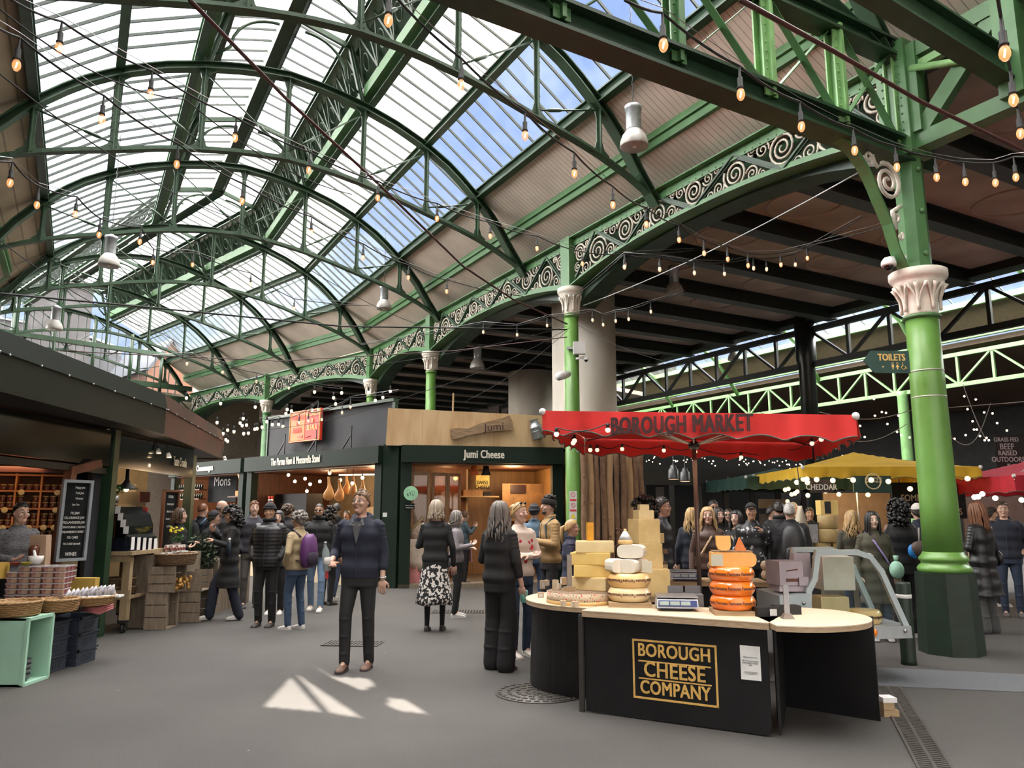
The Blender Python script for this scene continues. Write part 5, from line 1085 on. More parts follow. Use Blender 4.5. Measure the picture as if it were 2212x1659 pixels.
for (u, v, w_, h_, m, nm, lb) in ((1022, 893, .24, .09, WHITEP, 'white_tub', 'upturned white tub on the shop roof'), (1113, 896, .15, .05, mat('cardboard', (.40, .26, .14), .8), 'cardboard_box', 'small cardboard box on the shop roof')):
    p = jp(u, v)-nJ*.3; tag(MB().lathe(p-V((0, 0, .1)), [(w_*.5, 0), (w_*.45, h_), (w_*.4, h_+.02), (.001, h_+.02)], 16).build(nm, m) if 'tub' in nm else MB().box(p-V((0, 0, .04)), (w_, .1, h_+.06)).build(nm, m), lb, 'tub' if 'tub' in nm else 'box')
tag(MB().bar(jp(981, 897)-nJ*.3-V((0, 0, .1)), jp(983, 845)-nJ*.3, .035, .035, dJ).build('timber_pole', WOOD), 'thin timber pole sticking up from the shop roof', 'pole')
tag(MB().prism([(0, 0), (4.6, 0), (4.6, 2.6), (0, 2.6)], dJ, -nJ, (0, 0, 1), JA-dJ*.3+V((0, 0, 3.08)), .08).build('shop_roof', DARKIN), 'flat dark roof deck of the cheese shop', 'roof')
# cheese shop interior
def jrect(u0, v0, u1, v1, dep, m, nm, lb, cat, th_=.04):
    o = JA-nJ*dep
    def pt(u): r = ray(u, 1100); k = (o-V((0, 0, EYE))).dot(nJ)/r.dot(nJ); return V((0, 0, EYE))+r*k
    a, b = pt(u0), pt(u1); Ym = (a.y+b.y)/2; a.z = b.z = 0; return tag(wall(a, b, ZV(v1, Ym), ZV(v0, Ym), th_, m, nm), lb, cat)
GLS = glass('cabinet_glass', (.75, .6, .45), .08)
for k, (u0, u1) in enumerate(((890, 925), (935, 964), (968, 992))):
    th = thing('glazed_door', 'tall wood-framed glazed door in the cheese shop, %s' % ('leftmost and widest', 'middle', 'right, half open')[k], 'door', tuple(jp(u0, 1200)))
    o = JA-nJ*(.5+.25*k); 
    def pt(u): r = ray(u, 1100); kk = (o-V((0, 0, EYE))).dot(nJ)/r.dot(nJ); q = V((0, 0, EYE))+r*kk; q.z = 0; return q
    a, b = pt(u0), pt(u1); mb = MB(); 
    for q in (a, b): mb.bar(q+V((0, 0, .6)), q+V((0, 0, 2.5)), .08, .06, dJ)
    for z in (.62, 1.3, 2.48): mb.bar(a+V((0, 0, z)), b+V((0, 0, z)), .06, .08)
    mb.build('frame', WOODW, th); wall(a, b, .62, 2.48, .01, GLS, 'pane', th)
jrect(866, 1010, 888, 1270, .15, mat('orange_brown_panel', (.34, .13, .05), .5), 'wood_panel', 'orange-brown timber panel at the left of the cheese shop', 'panel')
th = jrect(1028, 1026, 1057, 1053, 1.8, mat('yellow_sign', (.75, .62, .20), .5), 'cheese_sign', 'yellow hand-painted sign reading Swiss cheese', 'sign')
text_mesh('SWISS\nCHEESE', .12, SLATEB, at(1042, 1048, 18.72), dJ, (0, 0, 1), th, sx=.9, bold=.003)
jrect(1085, 1045, 1183, 1125, 1.6, mat('crate_front', (.36, .20, .09), .6, var=.3, scale=4), 'wooden_oven_front', 'rough timber cabinet front at the right of the cheese shop', 'cabinet'); jrect(1103, 1047, 1135, 1065, 1.55, mat('dark_red_screen', (.05, .02, .02), .4), 'menu_screen', 'small dark screen on the timber cabinet', 'screen')
jrect(995, 1071, 1078, 1074, 1.5, WOOD, 'wall_shelf', 'thin wooden wall shelf in the cheese shop', 'shelf', .3); jrect(1002, 1058, 1042, 1071, 1.55, WOODW, 'wooden_carrier', 'small wooden carrier on the wall shelf', 'box', .15); jrect(1045, 1062, 1062, 1071, 1.55, DARKIN, 'dark_jars', 'dark little jars beside the carrier', 'jars', .1)
for u, m, lb in ((1024, mat('orange_bag', (.70, .14, .03), .6), 'orange tote bag hanging in the cheese shop'), (1050, mat('black_bag', (.02, .012, .015), .6), 'black tote bag hanging beside the orange one')):
    p = at(u, 1018, 17.6); tag(MB().loft([[p+V((x*.5, y*.5, .12)) for x, y in ((-.12, -.03), (.12, -.03), (.12, .03), (-.12, .03))], [p+V((x*.6, y, 0)) for x, y in ((-.13, -.05), (.13, -.05), (.13, .05), (-.13, .05))], [p+V((x, y, -.09)) for x, y in ((-.11, -.05), (.11, -.05), (.11, .05), (-.11, .05))]]).build('tote_bag', m), lb, 'bag')
th = thing('round_notice', 'round pale green notice on the cheese shop panel', 'notice', tuple(jp(886, 1066))); MB().lathe(jp(886, 1066)+nJ*.22, [(.155, 0), (.155, .01), (.001, .011)], 36, axis=nJ, smooth=False).build('disc', mat('pale_green_disc', (.30, .58, .36), .5), th)
mb = MB()
for k in range(22): a = random.uniform(0, 6.28); r = random.uniform(.02, .11); q = jp(886, 1066)+nJ*.235+dJ*math.cos(a)*r+V((0, 0, math.sin(a)*r)); mb.tube([q, q+dJ*random.uniform(-.04, .04)+V((0, 0, random.uniform(-.03, .03)))], .003, 4)
mb.build('line_drawing', mat('dark_letter', (.03, .04, .03)), th)
p = jp(884, 1094)+nJ*.2; th = thing('small_blackboard', 'little black hand-lettered board under the round notice', 'sign', tuple(p)); MB().box(p, (.2, .02, .12), math.atan2(dJ.y, dJ.x)).build('board', SLATEB, th); text_mesh('Swiss Cheese', .035, CHALK, p+nJ*.014+V((0, 0, .02)), dJ, (0, 0, 1), th); text_mesh('Cheese Bar', .035, CHALK, p+nJ*.014-V((0, 0, .03)), dJ, (0, 0, 1), th)
p = PB+dP*.25+nP*.12+V((0, 0, ZV(1112, 16.9))); tag(MB().box(p, (.09, .02, .09), math.atan2(dJ.y, dJ.x)).build('number_plate', WHITEP), 'small white plate on the dark green shop pier', 'plate')
lamp('jumi_glow', 'POINT', tuple(JA+dJ*1.1-nJ*1.4+V((0, 0, 2.35))), 45, (1, .62, .28), .2); lamp('jumi_glow', 'POINT', tuple(JA+dJ*2.7-nJ*.9+V((0, 0, 2.35))), 45, (1, .66, .32), .2)
globe(at(984, 1033, 18.3), .05, 'warm glowing bulb seen through the cheese shop door', 'single', mat('amber_bulb', (1, .7, .3), .3, emit=(1, .5, .15), es=10))
# draped table in front of the cheese shop
def drape(name, c, w, d_, z0, z1, m, label, rz=0., waves=9, amp=.03, cat='tablecloth', top=True, uneven=0.):
    c = V(c); n = 64; rings = []
    for f in (0, .25, .5, .75, 1.0):
        ring = []
        for k in range(n):
            a = 2*PI*k/n; ca, sa = math.cos(a), math.sin(a); e_ = max(abs(ca), abs(sa)); x, y = ca/e_*w/2, sa/e_*d_/2; q = 1+(1-f)*(amp*math.sin(a*waves)+.015+.02*math.sin(a*waves*2.3+1))*2.2
            ring.append(c+Matrix.Rotation(rz, 3, 'Z') @ V((x*q, y*q, z0+uneven*math.sin(a*2+.5)*(1-f)+(z1-z0)*f)))
        rings.append(ring)
    return tag(MB().loft(rings).build(name, m), label, cat)
LINEN = mat('pale_linen', (.55, .45, .36), .9, bump=.2, scale=8); PINKC = mat('dusty_pink_cloth', (.52, .20, .20), .9, bump=.2)
c = gnd(893, 1268); c.z = 0; c.y += .3
drape('pink_skirt', (c.x, c.y, 0), .62, .6, .01, .5, PINKC, 'dusty pink cloth skirt under the linen table by the cheese shop', .2, 7, .04); drape('linen_cloth', (c.x, c.y, 0), .66, .64, .42, 1.02, LINEN, 'pale linen cloth draped over the display table by the cheese shop', .2, 5, .02, uneven=.1)
mb = MB(); mb.loft([[V((c.x-.28+.0, c.y-.1, 1.0)), V((c.x+.25, c.y-.25, 1.0)), V((c.x+.28, c.y+.2, 1.0)), V((c.x-.2, c.y+.2, 1.0))], [V((c.x-.05, c.y, 1.35)), V((c.x+.1, c.y-.08, 1.38)), V((c.x+.18, c.y+.1, 1.40)), V((c.x, c.y+.1, 1.36))]]); tag(mb.build('draped_parcel', mat('speckled_wrap', (.50, .38, .30), .6, var=.3, scale=25)), 'speckled wrapped bundle standing on the linen table', 'parcel')
tag(MB().tube([V((c.x-.12, c.y-.1, 1.2)), V((c.x+.16, c.y, 1.5))], .035, 8).build('rolled_paper', mat('kraft_roll', (.50, .38, .20), .7)), 'pale roll leaning on the wrapped bundle', 'roll')
for k in range(4): tag(MB().lathe((c.x-.26+.05*k, c.y-.2, 1.03), [(.025, 0), (.027, .12), (.015, .15), (.015, .17), (.001, .171)], 10).build('oil_jar', mat('olive_oil', (.12, .12, .02), .2)), 'small olive green jar on the linen table', 'jar', 'olive green jars on the linen table')
# log-clad wall round the pier
BARK = mat('bark', (.16, .085, .05), .9, c2=(.30, .18, .11), scale=12, stretch=(1, 1, .35), bump=.8, detail=6); SPLIT = mat('split_log', (.34, .20, .10), .8, c2=(.48, .31, .17), scale=4, stretch=(3, 3, .35), detail=6, bump=.3)
for k, u in enumerate((1262, 1276, 1290, 1305, 1318, 1333, 1348, 1361, 1374, 1386)):
    Y = 15.9+.10*k+(.05 if k % 2 else 0); p = P2(u, Y); r = .068+.012*math.sin(k*2.1); pts = []; 
    for j in range(9): z = 3.05*j/8; pts.append((p.x+.012*math.sin(k+j*1.3), p.y+.01*math.cos(j+k), z))
    mb = MB(); mb.tube(pts, [r*(1+.08*math.sin(j*2.2+k)) for j in range(9)], 10)
    for q in range(3): z = random.uniform(.8, 2.6); mb.ball((p.x+r*.3*math.sin(k), p.y-r*.85, z), .03, 7, 4, (1, .6, 1.3))
    tag(mb.build('upright_log', BARK if k % 3 != 1 else SPLIT), 'upright log in the log-clad wall, %s' % ('leftmost, right against the green column', 'second from the green column, split and pale', 'third from the green column', 'fourth from the green column', 'fifth from the green column, split and pale', 'sixth from the green column', 'seventh from the green column', 'third from the dark opening, split and pale', 'second from the dark opening', 'rightmost, next to the dark opening')[k], 'log')
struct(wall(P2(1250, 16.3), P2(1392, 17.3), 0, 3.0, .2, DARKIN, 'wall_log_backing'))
# ================================================================ cheese stand
ZT = .80
CTOP = mat('birch_counter', (.62, .48, .32), .45, c2=(.72, .58, .42), scale=3, stretch=(1, 6, 1), detail=5); PLYE = mat('ply_edge', (.30, .20, .12), .6, c2=(.50, .37, .24), scale=50, stretch=(.3, .3, 6))
BLKP = mat("scuffed_black_panel", (.003, .003, .004), .45, c2=(.008, .008, .009), scale=5, detail=6, thr=(.4, .75)); GOLD = mat('gold_stencil', (.66, .40, .11), .5, var=.15, scale=20)
FL, FR = V((.60, 6.56, 0)), V((1.86, 5.84, 0)); sd1, sn1 = frame_of(FL, FR); SW = (FR-FL).length
th = thing('stall_counter', 'black-fronted cheese counter with birch top and gold lettered panel', 'counter', tuple((FL+FR)/2))
MB().prism([(0, .01), (SW-.02, .01), (SW, .05), (SW, .76), (0, .76), (0, .05)], sd1, (0, 0, 1), -sn1, FL, .02).build('front_panel', BLKP, th)
MB().prism([(-.0, -.06), (SW+.03, -.06), (SW+.03, .62), (0, .62)], sd1, -sn1, (0, 0, 1), FL+V((0, 0, ZT-.05)), .046).build('edge_core', PLYE, th)
MB().prism([(-.0, -.062), (SW+.03, -.062), (SW+.03, .622), (0, .622)], sd1, -sn1, (0, 0, 1), FL+V((0, 0, ZT-.006)), .008).build('worktop', CTOP, th)
for q in (FL-sd1*.035, FL+sd1*(SW-.05)-sn1*.55): MB().bar(q+V((0, 0, .0)), q+V((0, 0, .76)), .03, .04, sd1).build('edge_post', mat('worn_black_edge', (.03, .028, .025), .6), th)
a = ray(1369, 1387); 
def onp(u, v, off=.004): r = ray(u, v); o = FL+sn1*off; k = (o-V((0, 0, EYE))).dot(sn1)/r.dot(sn1); return V((0, 0, EYE))+r*k
g0, g1 = onp(1371, 1530), onp(1545, 1392); gx0, gx1 = (g0-FL).dot(sd1), (g1-FL).dot(sd1); gz0, gz1 = .165, .595
mb = MB()
for p, q in (((gx0, gz0), (gx1, gz0)), ((gx0, gz1), (gx1, gz1)), ((gx0, gz0), (gx0, gz1)), ((gx1, gz0), (gx1, gz1))): mb.bar(FL+sd1*p[0]+V((0, 0, p[1])), FL+sd1*q[0]+V((0, 0, q[1])), .015, .006, sn1, e=.007)
for z in (gz0+.275, gz0+.145): mb.bar(FL+sd1*(gx0+.04)+V((0, 0, z)), FL+sd1*(gx1-.04)+V((0, 0, z)), .010, .006, sn1)
mb.build('gold_border', GOLD, th)
for t_, z, sz, sx_ in (('BOROUGH', gz0+.355, .138, .82), ('CHEESE', gz0+.212, .158, .88), ('COMPANY', gz0+.078, .138, .80)): text_mesh(t_, sz, GOLD, FL+sd1*(gx0+gx1)/2+sn1*.003+V((0, 0, z)), sd1, (0, 0, 1), th, sx=sx_, bold=.003, space=1.05)
nt0 = onp(1600, 1440); nx = (nt0-FL).dot(sd1); n_ = thing('taped_notice', 'white printed notice taped to the black counter front', 'notice', tuple(FL+sd1*nx)); MB().prism([(nx, .38), (nx+.145, .38), (nx+.145, .62), (nx, .62)], sd1, (0, 0, 1), sn1, FL+sn1*.001, .003).build('paper_sheet', PAPER, n_)
for t_, z, sz in (('Allergen Information', .54, .012), ('All of our products\n(obviously) contain\nmilk.', .50, .015), ('Please ask us if you have any\nquestions about allergens in\nour cheeses', .43, .008)): text_mesh(t_, sz, MATS['dark_letter'], FL+sd1*(nx+.072)+sn1*.006+V((0, 0, z)), sd1, (0, 0, 1), n_, depth=.001)
def round_top(nm, c, r, a0, a1, label, sub):
    th = thing(nm, label, 'counter', tuple(c)); pts = [(0, 0)] if sub is None else sub; arc = [(r*math.cos(a0+(a1-a0)*k/24), r*math.sin(a0+(a1-a0)*k/24)) for k in range(25)]
    MB().prism(arc+pts, (1, 0, 0), (0, 1, 0), (0, 0, 1), V((c[0], c[1], ZT-.04)), .036).build('edge_core', PLYE, th); MB().prism([(x*1.003, y*1.003) for x, y in arc]+pts, (1, 0, 0), (0, 1, 0), (0, 0, 1), V((c[0], c[1], ZT-.006)), .008).build('worktop', CTOP, th); return th
th = round_top('round_end_counter', (.95, 7.42, 0), .82, math.radians(115), math.radians(247), 'left round-ended wing of the cheese counter with birch top', [(-.34, -.82), (.06, -.10), (.25, .5)])
MB().loft([[V((.85+.68*math.cos(a), 7.62+.68*math.sin(a), .01)), V((.85+.66*math.cos(a), 7.62+.66*math.sin(a), .01)), V((.87+.66*math.cos(a), 7.56+.66*math.sin(a), .76)), V((.87+.68*math.cos(a), 7.56+.68*math.sin(a), .76))] for a in [math.radians(150+k*5) for k in range(22)]], smooth=False).build('curved_front', BLKP, th)
th = round_top('round_end_counter', (2.12, 6.20, 0), .62, math.radians(-114), math.radians(35), 'right semicircular wing of the cheese counter', [(.3, .5), (-.1, .55), (-.24, .0)])
wall((1.95, 5.90, 0), (2.28, 6.74, 0), 0, .76, .02, BLKP, 'side_board', th); wall((2.28, 6.74, 0), (2.84, 6.28, 0), 0, .78, .02, BLKP, 'back_board', th)
# ---- cheeses
def cw(nm, c0, c1, **k): return mat(nm, c0, .5, c2=c1, scale=9, detail=4, **k)
CH_Y = cw('alpine_paste', (.76, .58, .27), (.86, .68, .38)); CH_YB = cw('yellow_paste', (.78, .53, .15), (.86, .62, .22)); CH_C = cw('cheddar_cloth', (.68, .49, .20), (.80, .60, .28), bump=.3); CH_W = cw('white_paste', (.80, .72, .58), (.88, .82, .70)); CH_O = mat('orange_wax', (.78, .15, .010), .18, c2=(.88, .24, .02), scale=5, coat=.6); CH_OP = cw('aged_gouda_paste', (.80, .38, .08), (.88, .46, .14)); CH_P = mat('pale_wax', (.78, .48, .17), .25, c2=(.86, .60, .27), scale=4, coat=.4); RIND = mat('brown_rind', (.20, .13, .08), .8, var=.3, scale=20, bump=.4); OCHRE = mat('bright_ochre_cheese', (.75, .35, .02), .5, var=.12, scale=12)
def rind_pattern():
    m = bpy.data.materials.new('printed_rind'); m.use_nodes = True; nt = m.node_tree; N = nt.nodes.new; L = nt.links.new; b = nt.nodes['Principled BSDF']; tc = N('ShaderNodeTexCoord')
    vo = N('ShaderNodeTexVoronoi'); vo.inputs['Scale'].default_value = 42; L(tc.outputs['Object'], vo.inputs['Vector']); rp = N('ShaderNodeValToRGB'); rp.color_ramp.interpolation = 'CONSTANT'; e = rp.color_ramp.elements
    e[0].position = 0; e[0].color = (.04, .09, .09, 1); e[1].position = .22; e[1].color = (.52, .40, .26, 1); x = e.new(.62); x.color = (.55, .44, .30, 1); x = e.new(.75); x.color = (.50, .10, .07, 1)
    L(vo.outputs['Distance'], rp.inputs[0]); L(rp.outputs[0], b.inputs['Base Color']); b.inputs['Roughness'].default_value = .6; return m
PRIND = rind_pattern()
INKM = mat('faded_ink', (.13, .05, .03), .5); 
def curved_text(txt, size, m, c, r, ang, z, parent, flip=False, sx=1.):
    cu = bpy.data.curves.new('t', 'FONT'); cu.body = txt; cu.size = size; cu.align_x = 'CENTER'; cu.align_y = 'CENTER'; cu.offset = .0012; cu.resolution_u = 2; cu.extrude = .0006
    to = bpy.data.objects.new('t', cu); me = bpy.data.meshes.new_from_object(to); mb = MB(); c = V(c); vs = []
    for v in me.vertices:
        x, y = v.co.x*sx, v.co.y
        if flip: x, y = -x, -y
        a = ang+x/r; rr = r+v.co.z+.0012-.35*y*y/r*2; vs.append(c+V((math.cos(a)*rr, math.sin(a)*rr, z+y)))
    mb.add(vs, [tuple(p.vertices) for p in me.polygons]); bpy.data.objects.remove(to); bpy.data.curves.remove(cu); bpy.data.meshes.remove(me); return mb.build('wax_lettering', m, parent)
def wheel(c, r, h, m, label, txt=None, flip=False, round_=True, grp=None, inkoff=.0):
    c = V(c); th = thing('whole_cheese', label, 'cheese wheel', tuple(c), grp); prof = [(r*.80, 0)]+[(r*(.86+.14*math.sin(PI*k/8)), h*(.03+.94*k/8)) for k in range(9)]+[(r*.80, h), (.001, h*1.0)] if round_ else [(r, 0), (r, h), (.001, h)]
    MB().lathe(c, prof, 40).build('wax_coat', m, th)
    if txt:
        a0 = math.atan2(-c.y, -c.x)
        for k in range(-2, 3): curved_text(txt, h*.30, INKM, c, r*1.0, a0+k*.60+inkoff, h*.52, th, flip)
    return th
def wedge(c, w, d_, h, rz, m, m2, label, nm='cheese_block', slant=0., rnd=.0, cat='cheese', rindside=True):
    """cut block of cheese: rind on the far/right side"""
    th = thing(nm, label, cat, tuple(c)); c = V(c); R_ = Matrix.Rotation(rz, 3, 'Z'); b_ = .008
    P_ = [(-w/2, -d_/2), (w/2, -d_/2+slant), (w/2, d_/2), (-w/2, d_/2)]
    rings = []
    for z, s_ in ((0, .985), (b_, 1), (h-b_, 1), (h, .985)): rings.append([c+R_ @ V((x*s_, y*s_, z)) for x, y in P_])
    MB().loft(rings, smooth=False).build('paste', m, th)
    if rindside: MB().hexa([c+R_ @ V(p) for p in ((w/2, -d_/2+slant, .004), (w/2+.006, -d_/2+slant, .004), (w/2+.006, d_/2, .004), (w/2, d_/2, .004), (w/2, -d_/2+slant, h-.004), (w/2+.006, -d_/2+slant, h-.004), (w/2+.006, d_/2, h-.004), (w/2, d_/2, h-.004))]).build('rind', m2, th)
    return th
W0 = V((.62, 7.08, ZT)); th = wheel(W0, .31, .10, PRIND, 'wide flat cheese wheel with printed floral rind on the left wing', round_=False)
MB().lathe(W0+V((0, 0, .1)), [(.305, 0), (.30, .004), (.001, .004)], 36).build('top_face', RIND, th); MB().lathe(W0-V((0, 0, .0)), [(.313, 0), (.314, .03), (.312, .032)], 36).build('lower_band', CH_P, th)
def zc(v, Y): return ZV(v, Y)
# stack of alpine slabs on the wheel
cx, cy = .69, 7.18; hs = [.115, .115, .105, .105]; z = ZT+.105
for k, (h, w, dx, rz, m, m2) in enumerate(((.115, .36, .02, -.62, CH_Y, PRIND), (.105, .35, .01, -.16, CH_YB, PRIND), (.11, .36, -.005, -.25, CH_YB, RIND), (.10, .34, .015, -.10, CH_Y, RIND))):
    wedge((cx+dx+.05, cy, z), w, .30, h, rz, m, m2, 'alpine cheese slab in the left stack, %s' % ('lowest, with printed rind', 'second from the bottom', 'third from the bottom', 'topmost, under the bright ochre block')[k]); z += h
wedge((cx+.03, cy+.05, z), .055, .05, .165, .2, OCHRE, OCHRE, 'bright ochre stick of cheese standing on top of the slab stack', 'cheese_stick', rindside=False)
th = thing('blade_stand', 'upright steel blade in a wooden foot on the left wing', 'knife stand', (.52, 7.0, ZT+.1)); MB().box((.51, 7.02, ZT+.12), (.09, .06, .045), .5).build('wooden_foot', WOOD, th); MB().box((.51, 7.02, ZT+.27), (.05, .006, .30), .5).build('blade', STEEL, th)
BOXM = mat('little_box_card', (.48, .34, .20), .6, c2=(.62, .50, .36), scale=30)
for k, (u, v, w, h, lb) in enumerate(((1168, 1291, .07, .05, 'leftmost low'), (1172, 1272, .055, .085, 'upright at the far left'), (1181, 1265, .05, .06, 'behind the upright one'), (1201, 1258, .04, .09, 'tall, on the wheel'), (1205, 1272, .08, .045, 'low, on the wheel front'), (1217, 1309, .085, .045, 'in front of the wheel, left'), (1242, 1311, .085, .045, 'in front of the wheel, right'), (1208, 1242, .05, .07, 'topmost, beside the blade'))):
    on_w = k in (3, 4, 7); p = gnd(u, v, ZT+.106 if on_w else ZT) if k not in (7,) else gnd(1205, 1265, ZT+.106)+V((.06, .1, 0)); 
    if k == 3: p = gnd(1200, 1275, ZT+.106)
    th = thing('cheese_carton', 'small printed cheese carton, %s' % lb, 'box', tuple(p)); MB().box(p+V((0, 0, h/2)), (w*.8, .05, h), .3*k).build('carton', BOXM, th); MB().box(p+V((0, 0, h/2)), (w*.5, .053, h*.6), .3*k).build('printed_label', PAPER, th)
th = thing('spice_jar', 'dark glass jar with black lid behind the left cartons', 'jar', (.42, 7.28, ZT)); MB().lathe((.42, 7.28, ZT), [(.03, 0), (.032, .08), (.028, .09)], 14).build('glass_body', JARG, th); MB().lathe((.42, 7.28, ZT+.088), [(.031, 0), (.031, .025), (.001, .026)], 14).build('lid', BLACKM, th)
p = gnd(1237, 1300, ZT)+V((0, 0, 0)); MBq = MB().prism([(.07*math.cos(PI*k/12), .07*math.sin(PI*k/12)) for k in range(13)], (1, 0, 0), (0, .25, .97), (0, 1, 0), p+V((.0, .0, .045)), .03); tag(MBq.build('half_cheese', BOXM), 'half-round wrapped cheese leaning on the wheel front', 'cheese')
# pale l'amuse wheels
B0 = gnd(1358, 1313, ZT); B0.y += .15; B0.x += .03
tag(MB().box(B0+V((0, 0, .02)), (.36, .34, .04), -.12).build('serving_board', WOOD), 'square wooden board under the pale waxed wheels', 'board')
for k, lb in enumerate(('pale waxed cheese wheel with upside down wax lettering, lower of two', 'pale waxed cheese wheel with upside down wax lettering, upper of two')): wheel(B0+V((0, 0, .042+.118*k)), .185, .118, CH_P if k else mat('cream_wax', (.82, .64, .34), .25, c2=(.88, .72, .44), scale=4, coat=.4), lb, "l'amuse", True)
def roundblock(c, w, d_, h, rz, m, label, mr=CH_W):
    th = thing('cheese_piece', label, 'cheese', tuple(c)); c = V(c); R_ = Matrix.Rotation(rz, 3, 'Z'); n = 20; rings = []
    for y, s_ in ((-d_/2, .96), (-d_/2+.01, 1), (d_/2, 1)): rings.append([c+R_ @ V((w/2*s_*math.copysign(abs(math.cos(a))**.55, math.cos(a)), y, h/2+h/2*s_*math.copysign(abs(math.sin(a))**.55, math.sin(a)))) for a in [2*PI*k/n for k in range(n)]])
    MB().loft(rings, smooth=False).build('paste', m, th); return th
z = B0.z+.042+.236
roundblock(B0+V((-.10, -.02, .28)), .17, .17, .115, .25, CH_W, 'white goat cheese piece at the left above the pale wheels'); roundblock(B0+V((.0, -.06, .28)), .17, .16, .115, -.5, CH_W, 'white goat cheese piece in the middle above the pale wheels'); roundblock(B0+V((.10, .04, .28)), .15, .16, .115, 0, CH_W, 'white goat cheese piece behind the price card')
tag(MB().box(B0+V((.14, -.12, .335)), (.085, .003, .095), -.1).build('price_card', mat('cream_card', (.62, .58, .44), .7)), 'cream price card in front of the white goat cheese', 'card')
roundblock(B0+V((.03, .0, .40)), .23, .18, .115, -.3, CH_W, 'large white goat cheese piece on top of the pale wheels')
p = B0+V((-.02, .02, .515)); th = thing('bell_cheese', 'bell-shaped wrapped cheese crowning the pale stack', 'cheese', tuple(p)); MB().lathe(p, [(.055, 0), (.068, .015), (.06, .04), (.03, .09), (.012, .115), (.014, .13), (.001, .135)], 18).build('paste', CH_P, th); MB().lathe(p+V((0, 0, .042)), [(.061, 0), (.033, .045), (.015, .072)], 18).build('paper_wrap', PAPER, th)
for k, (dx, dz, lb) in enumerate(((-.14, .30, 'lower'), (-.12, .40, 'upper'))): wedge(B0+V((dx-.02, .28, dz)), .10, .1, .10, 0, RIND, RIND, 'dark rinded cheese piece between the two left stacks, %s' % lb, rindside=False)
tag(MB().box(B0+V((-.12, .30, .15)), (.2, .2, .30)).build('cheese_riser', WOOD), 'plain wooden riser block behind the pale wheels', 'block')
# tower of pale blocks
T0 = gnd(1402, 1300, ZT); T0.y += .12; z = ZT+.0
tag(MB().box(T0+V((0, 0, .025)), (.34, .3, .05), .1).build('serving_board', WOOD), 'wooden board under the tall block tower', 'board'); z += .052
for k, (w, h, dx, rz, m, lb) in enumerate(((.30, .235, .03, .10, CH_C, 'waxed bottom block of the tall cheese tower'), (.235, .225, .0, .38, CH_C, 'second block of the tall cheese tower'), (.225, .22, -.01, .42, CH_C, 'third block of the tall cheese tower'), (.15, .08, -.01, .30, CH_Y, 'fourth, smaller block of the tall cheese tower'), (.095, .052, -.005, .15, CH_Y, 'tiny wedge at the very top of the cheese tower'))):
    wedge(T0+V((dx, 0, z-ZT)), w, w*.8, h, rz, m, CH_C, lb, slant=.0 if k < 4 else .02, rindside=k < 4); z += h
# scale
def scale_(c, rz, label):
    th = thing('weighing_scale', label, 'weighing scale', tuple(c)); c = V(c); R_ = Matrix.Rotation(rz, 3, 'Z'); f = lambda x, y, z: c+R_ @ V((x, y, z))
    MB().box(f(0, .02, .012), (.26, .24, .024), R_).build('foot', BLACKM, th)
    MB().hexa([f(-.165, -.16, .028), f(.165, -.16, .028), f(.165, .16, .028), f(-.165, .16, .028), f(-.16, -.14, .095), f(.16, -.14, .095), f(.16, .16, .095), f(-.16, .16, .095)]).build('body', mat('white_plastic', (.62, .64, .66), .35), th)
    MB().hexa([f(-.155, -.163, .040), f(.155, -.163, .040), f(.155, -.158, .040), f(-.155, -.158, .040), f(-.152, -.149, .088), f(.152, -.149, .088), f(.152, -.14, .088), f(-.152, -.14, .088)]).build('display_panel', mat('blue_panel', (.02, .04, .16), .3), th)
    for k in range(3): MB().hexa([f(-.145+.085*k, -.166, .052), f(-.07+.085*k, -.166, .052), f(-.07+.085*k, -.158, .052), f(-.145+.085*k, -.158, .052), f(-.145+.085*k, -.157, .082), f(-.07+.085*k, -.157, .082), f(-.07+.085*k, -.15, .082), f(-.145+.085*k, -.15, .082)]).build('readout', mat('lcd_grey', (.30, .36, .33), .2), th)
    MB().box(f(0, .01, .112), (.33, .27, .012), R_).build('weighing_plate', STEEL, th); return th
S0 = gnd(1470, 1322, ZT); S0.y += .16; scale_(S0, -.12, 'white electronic scale with blue display strip in the middle of the counter')
th = thing('till_tray', 'grey till tray with two upright flaps behind the scale', 'tray', tuple(S0+V((.15, .28, 0)))); MB().box(S0+V((.15, .28, .05)), (.26, .2, .10), -.1).build('tray', mat('mid_grey_plastic', (.16, .16, .17), .5), th)
for dx in (-.07, .08): MB().box(S0+V((.13+dx, .30, .13)), (.13, .01, .07), -.1).build('flap', mat('mid_grey_plastic', (.16, .16, .17)), th)
# orange wheels
O0 = gnd(1592, 1330, ZT); O0.y += .12; tag(MB().box(O0+V((0, 0, .018)), (.32, .30, .036), -.1).build('serving_board', WOOD), 'square wooden board under the orange wheels', 'board')
for k, lb in enumerate(('lowest', 'middle', 'uppermost')): wheel(O0+V((.005, 0, .038+.11*k)), .178, .11, CH_O, 'glossy orange waxed cheese wheel, %s of three in the stack' % lb, "l'amuse", False, inkoff=.1)
z = O0.z+.038+.33; th = thing('cut_cheese', 'cut half of an orange cheese wheel lying on the orange stack', 'cheese', (O0.x, O0.y, z))
prof2 = [(-.17, 0), (.14, 0), (.165, .02), (.172, .055), (.165, .09), (.14, .108), (-.17, .108)]; MB().prism(prof2, (1, -.12, 0), (0, 0, 1), (.12, 1, 0), O0+V((.01, -.08, .368)), .17).build('paste', CH_OP, th)
tag(MB().box(O0+V((-.13, -.10, .42)), (.09, .003, .09), -.3).build('price_card', mat('cream_card', (.62, .58, .44), .7)), 'cream price card standing against the halved orange wheel', 'card')
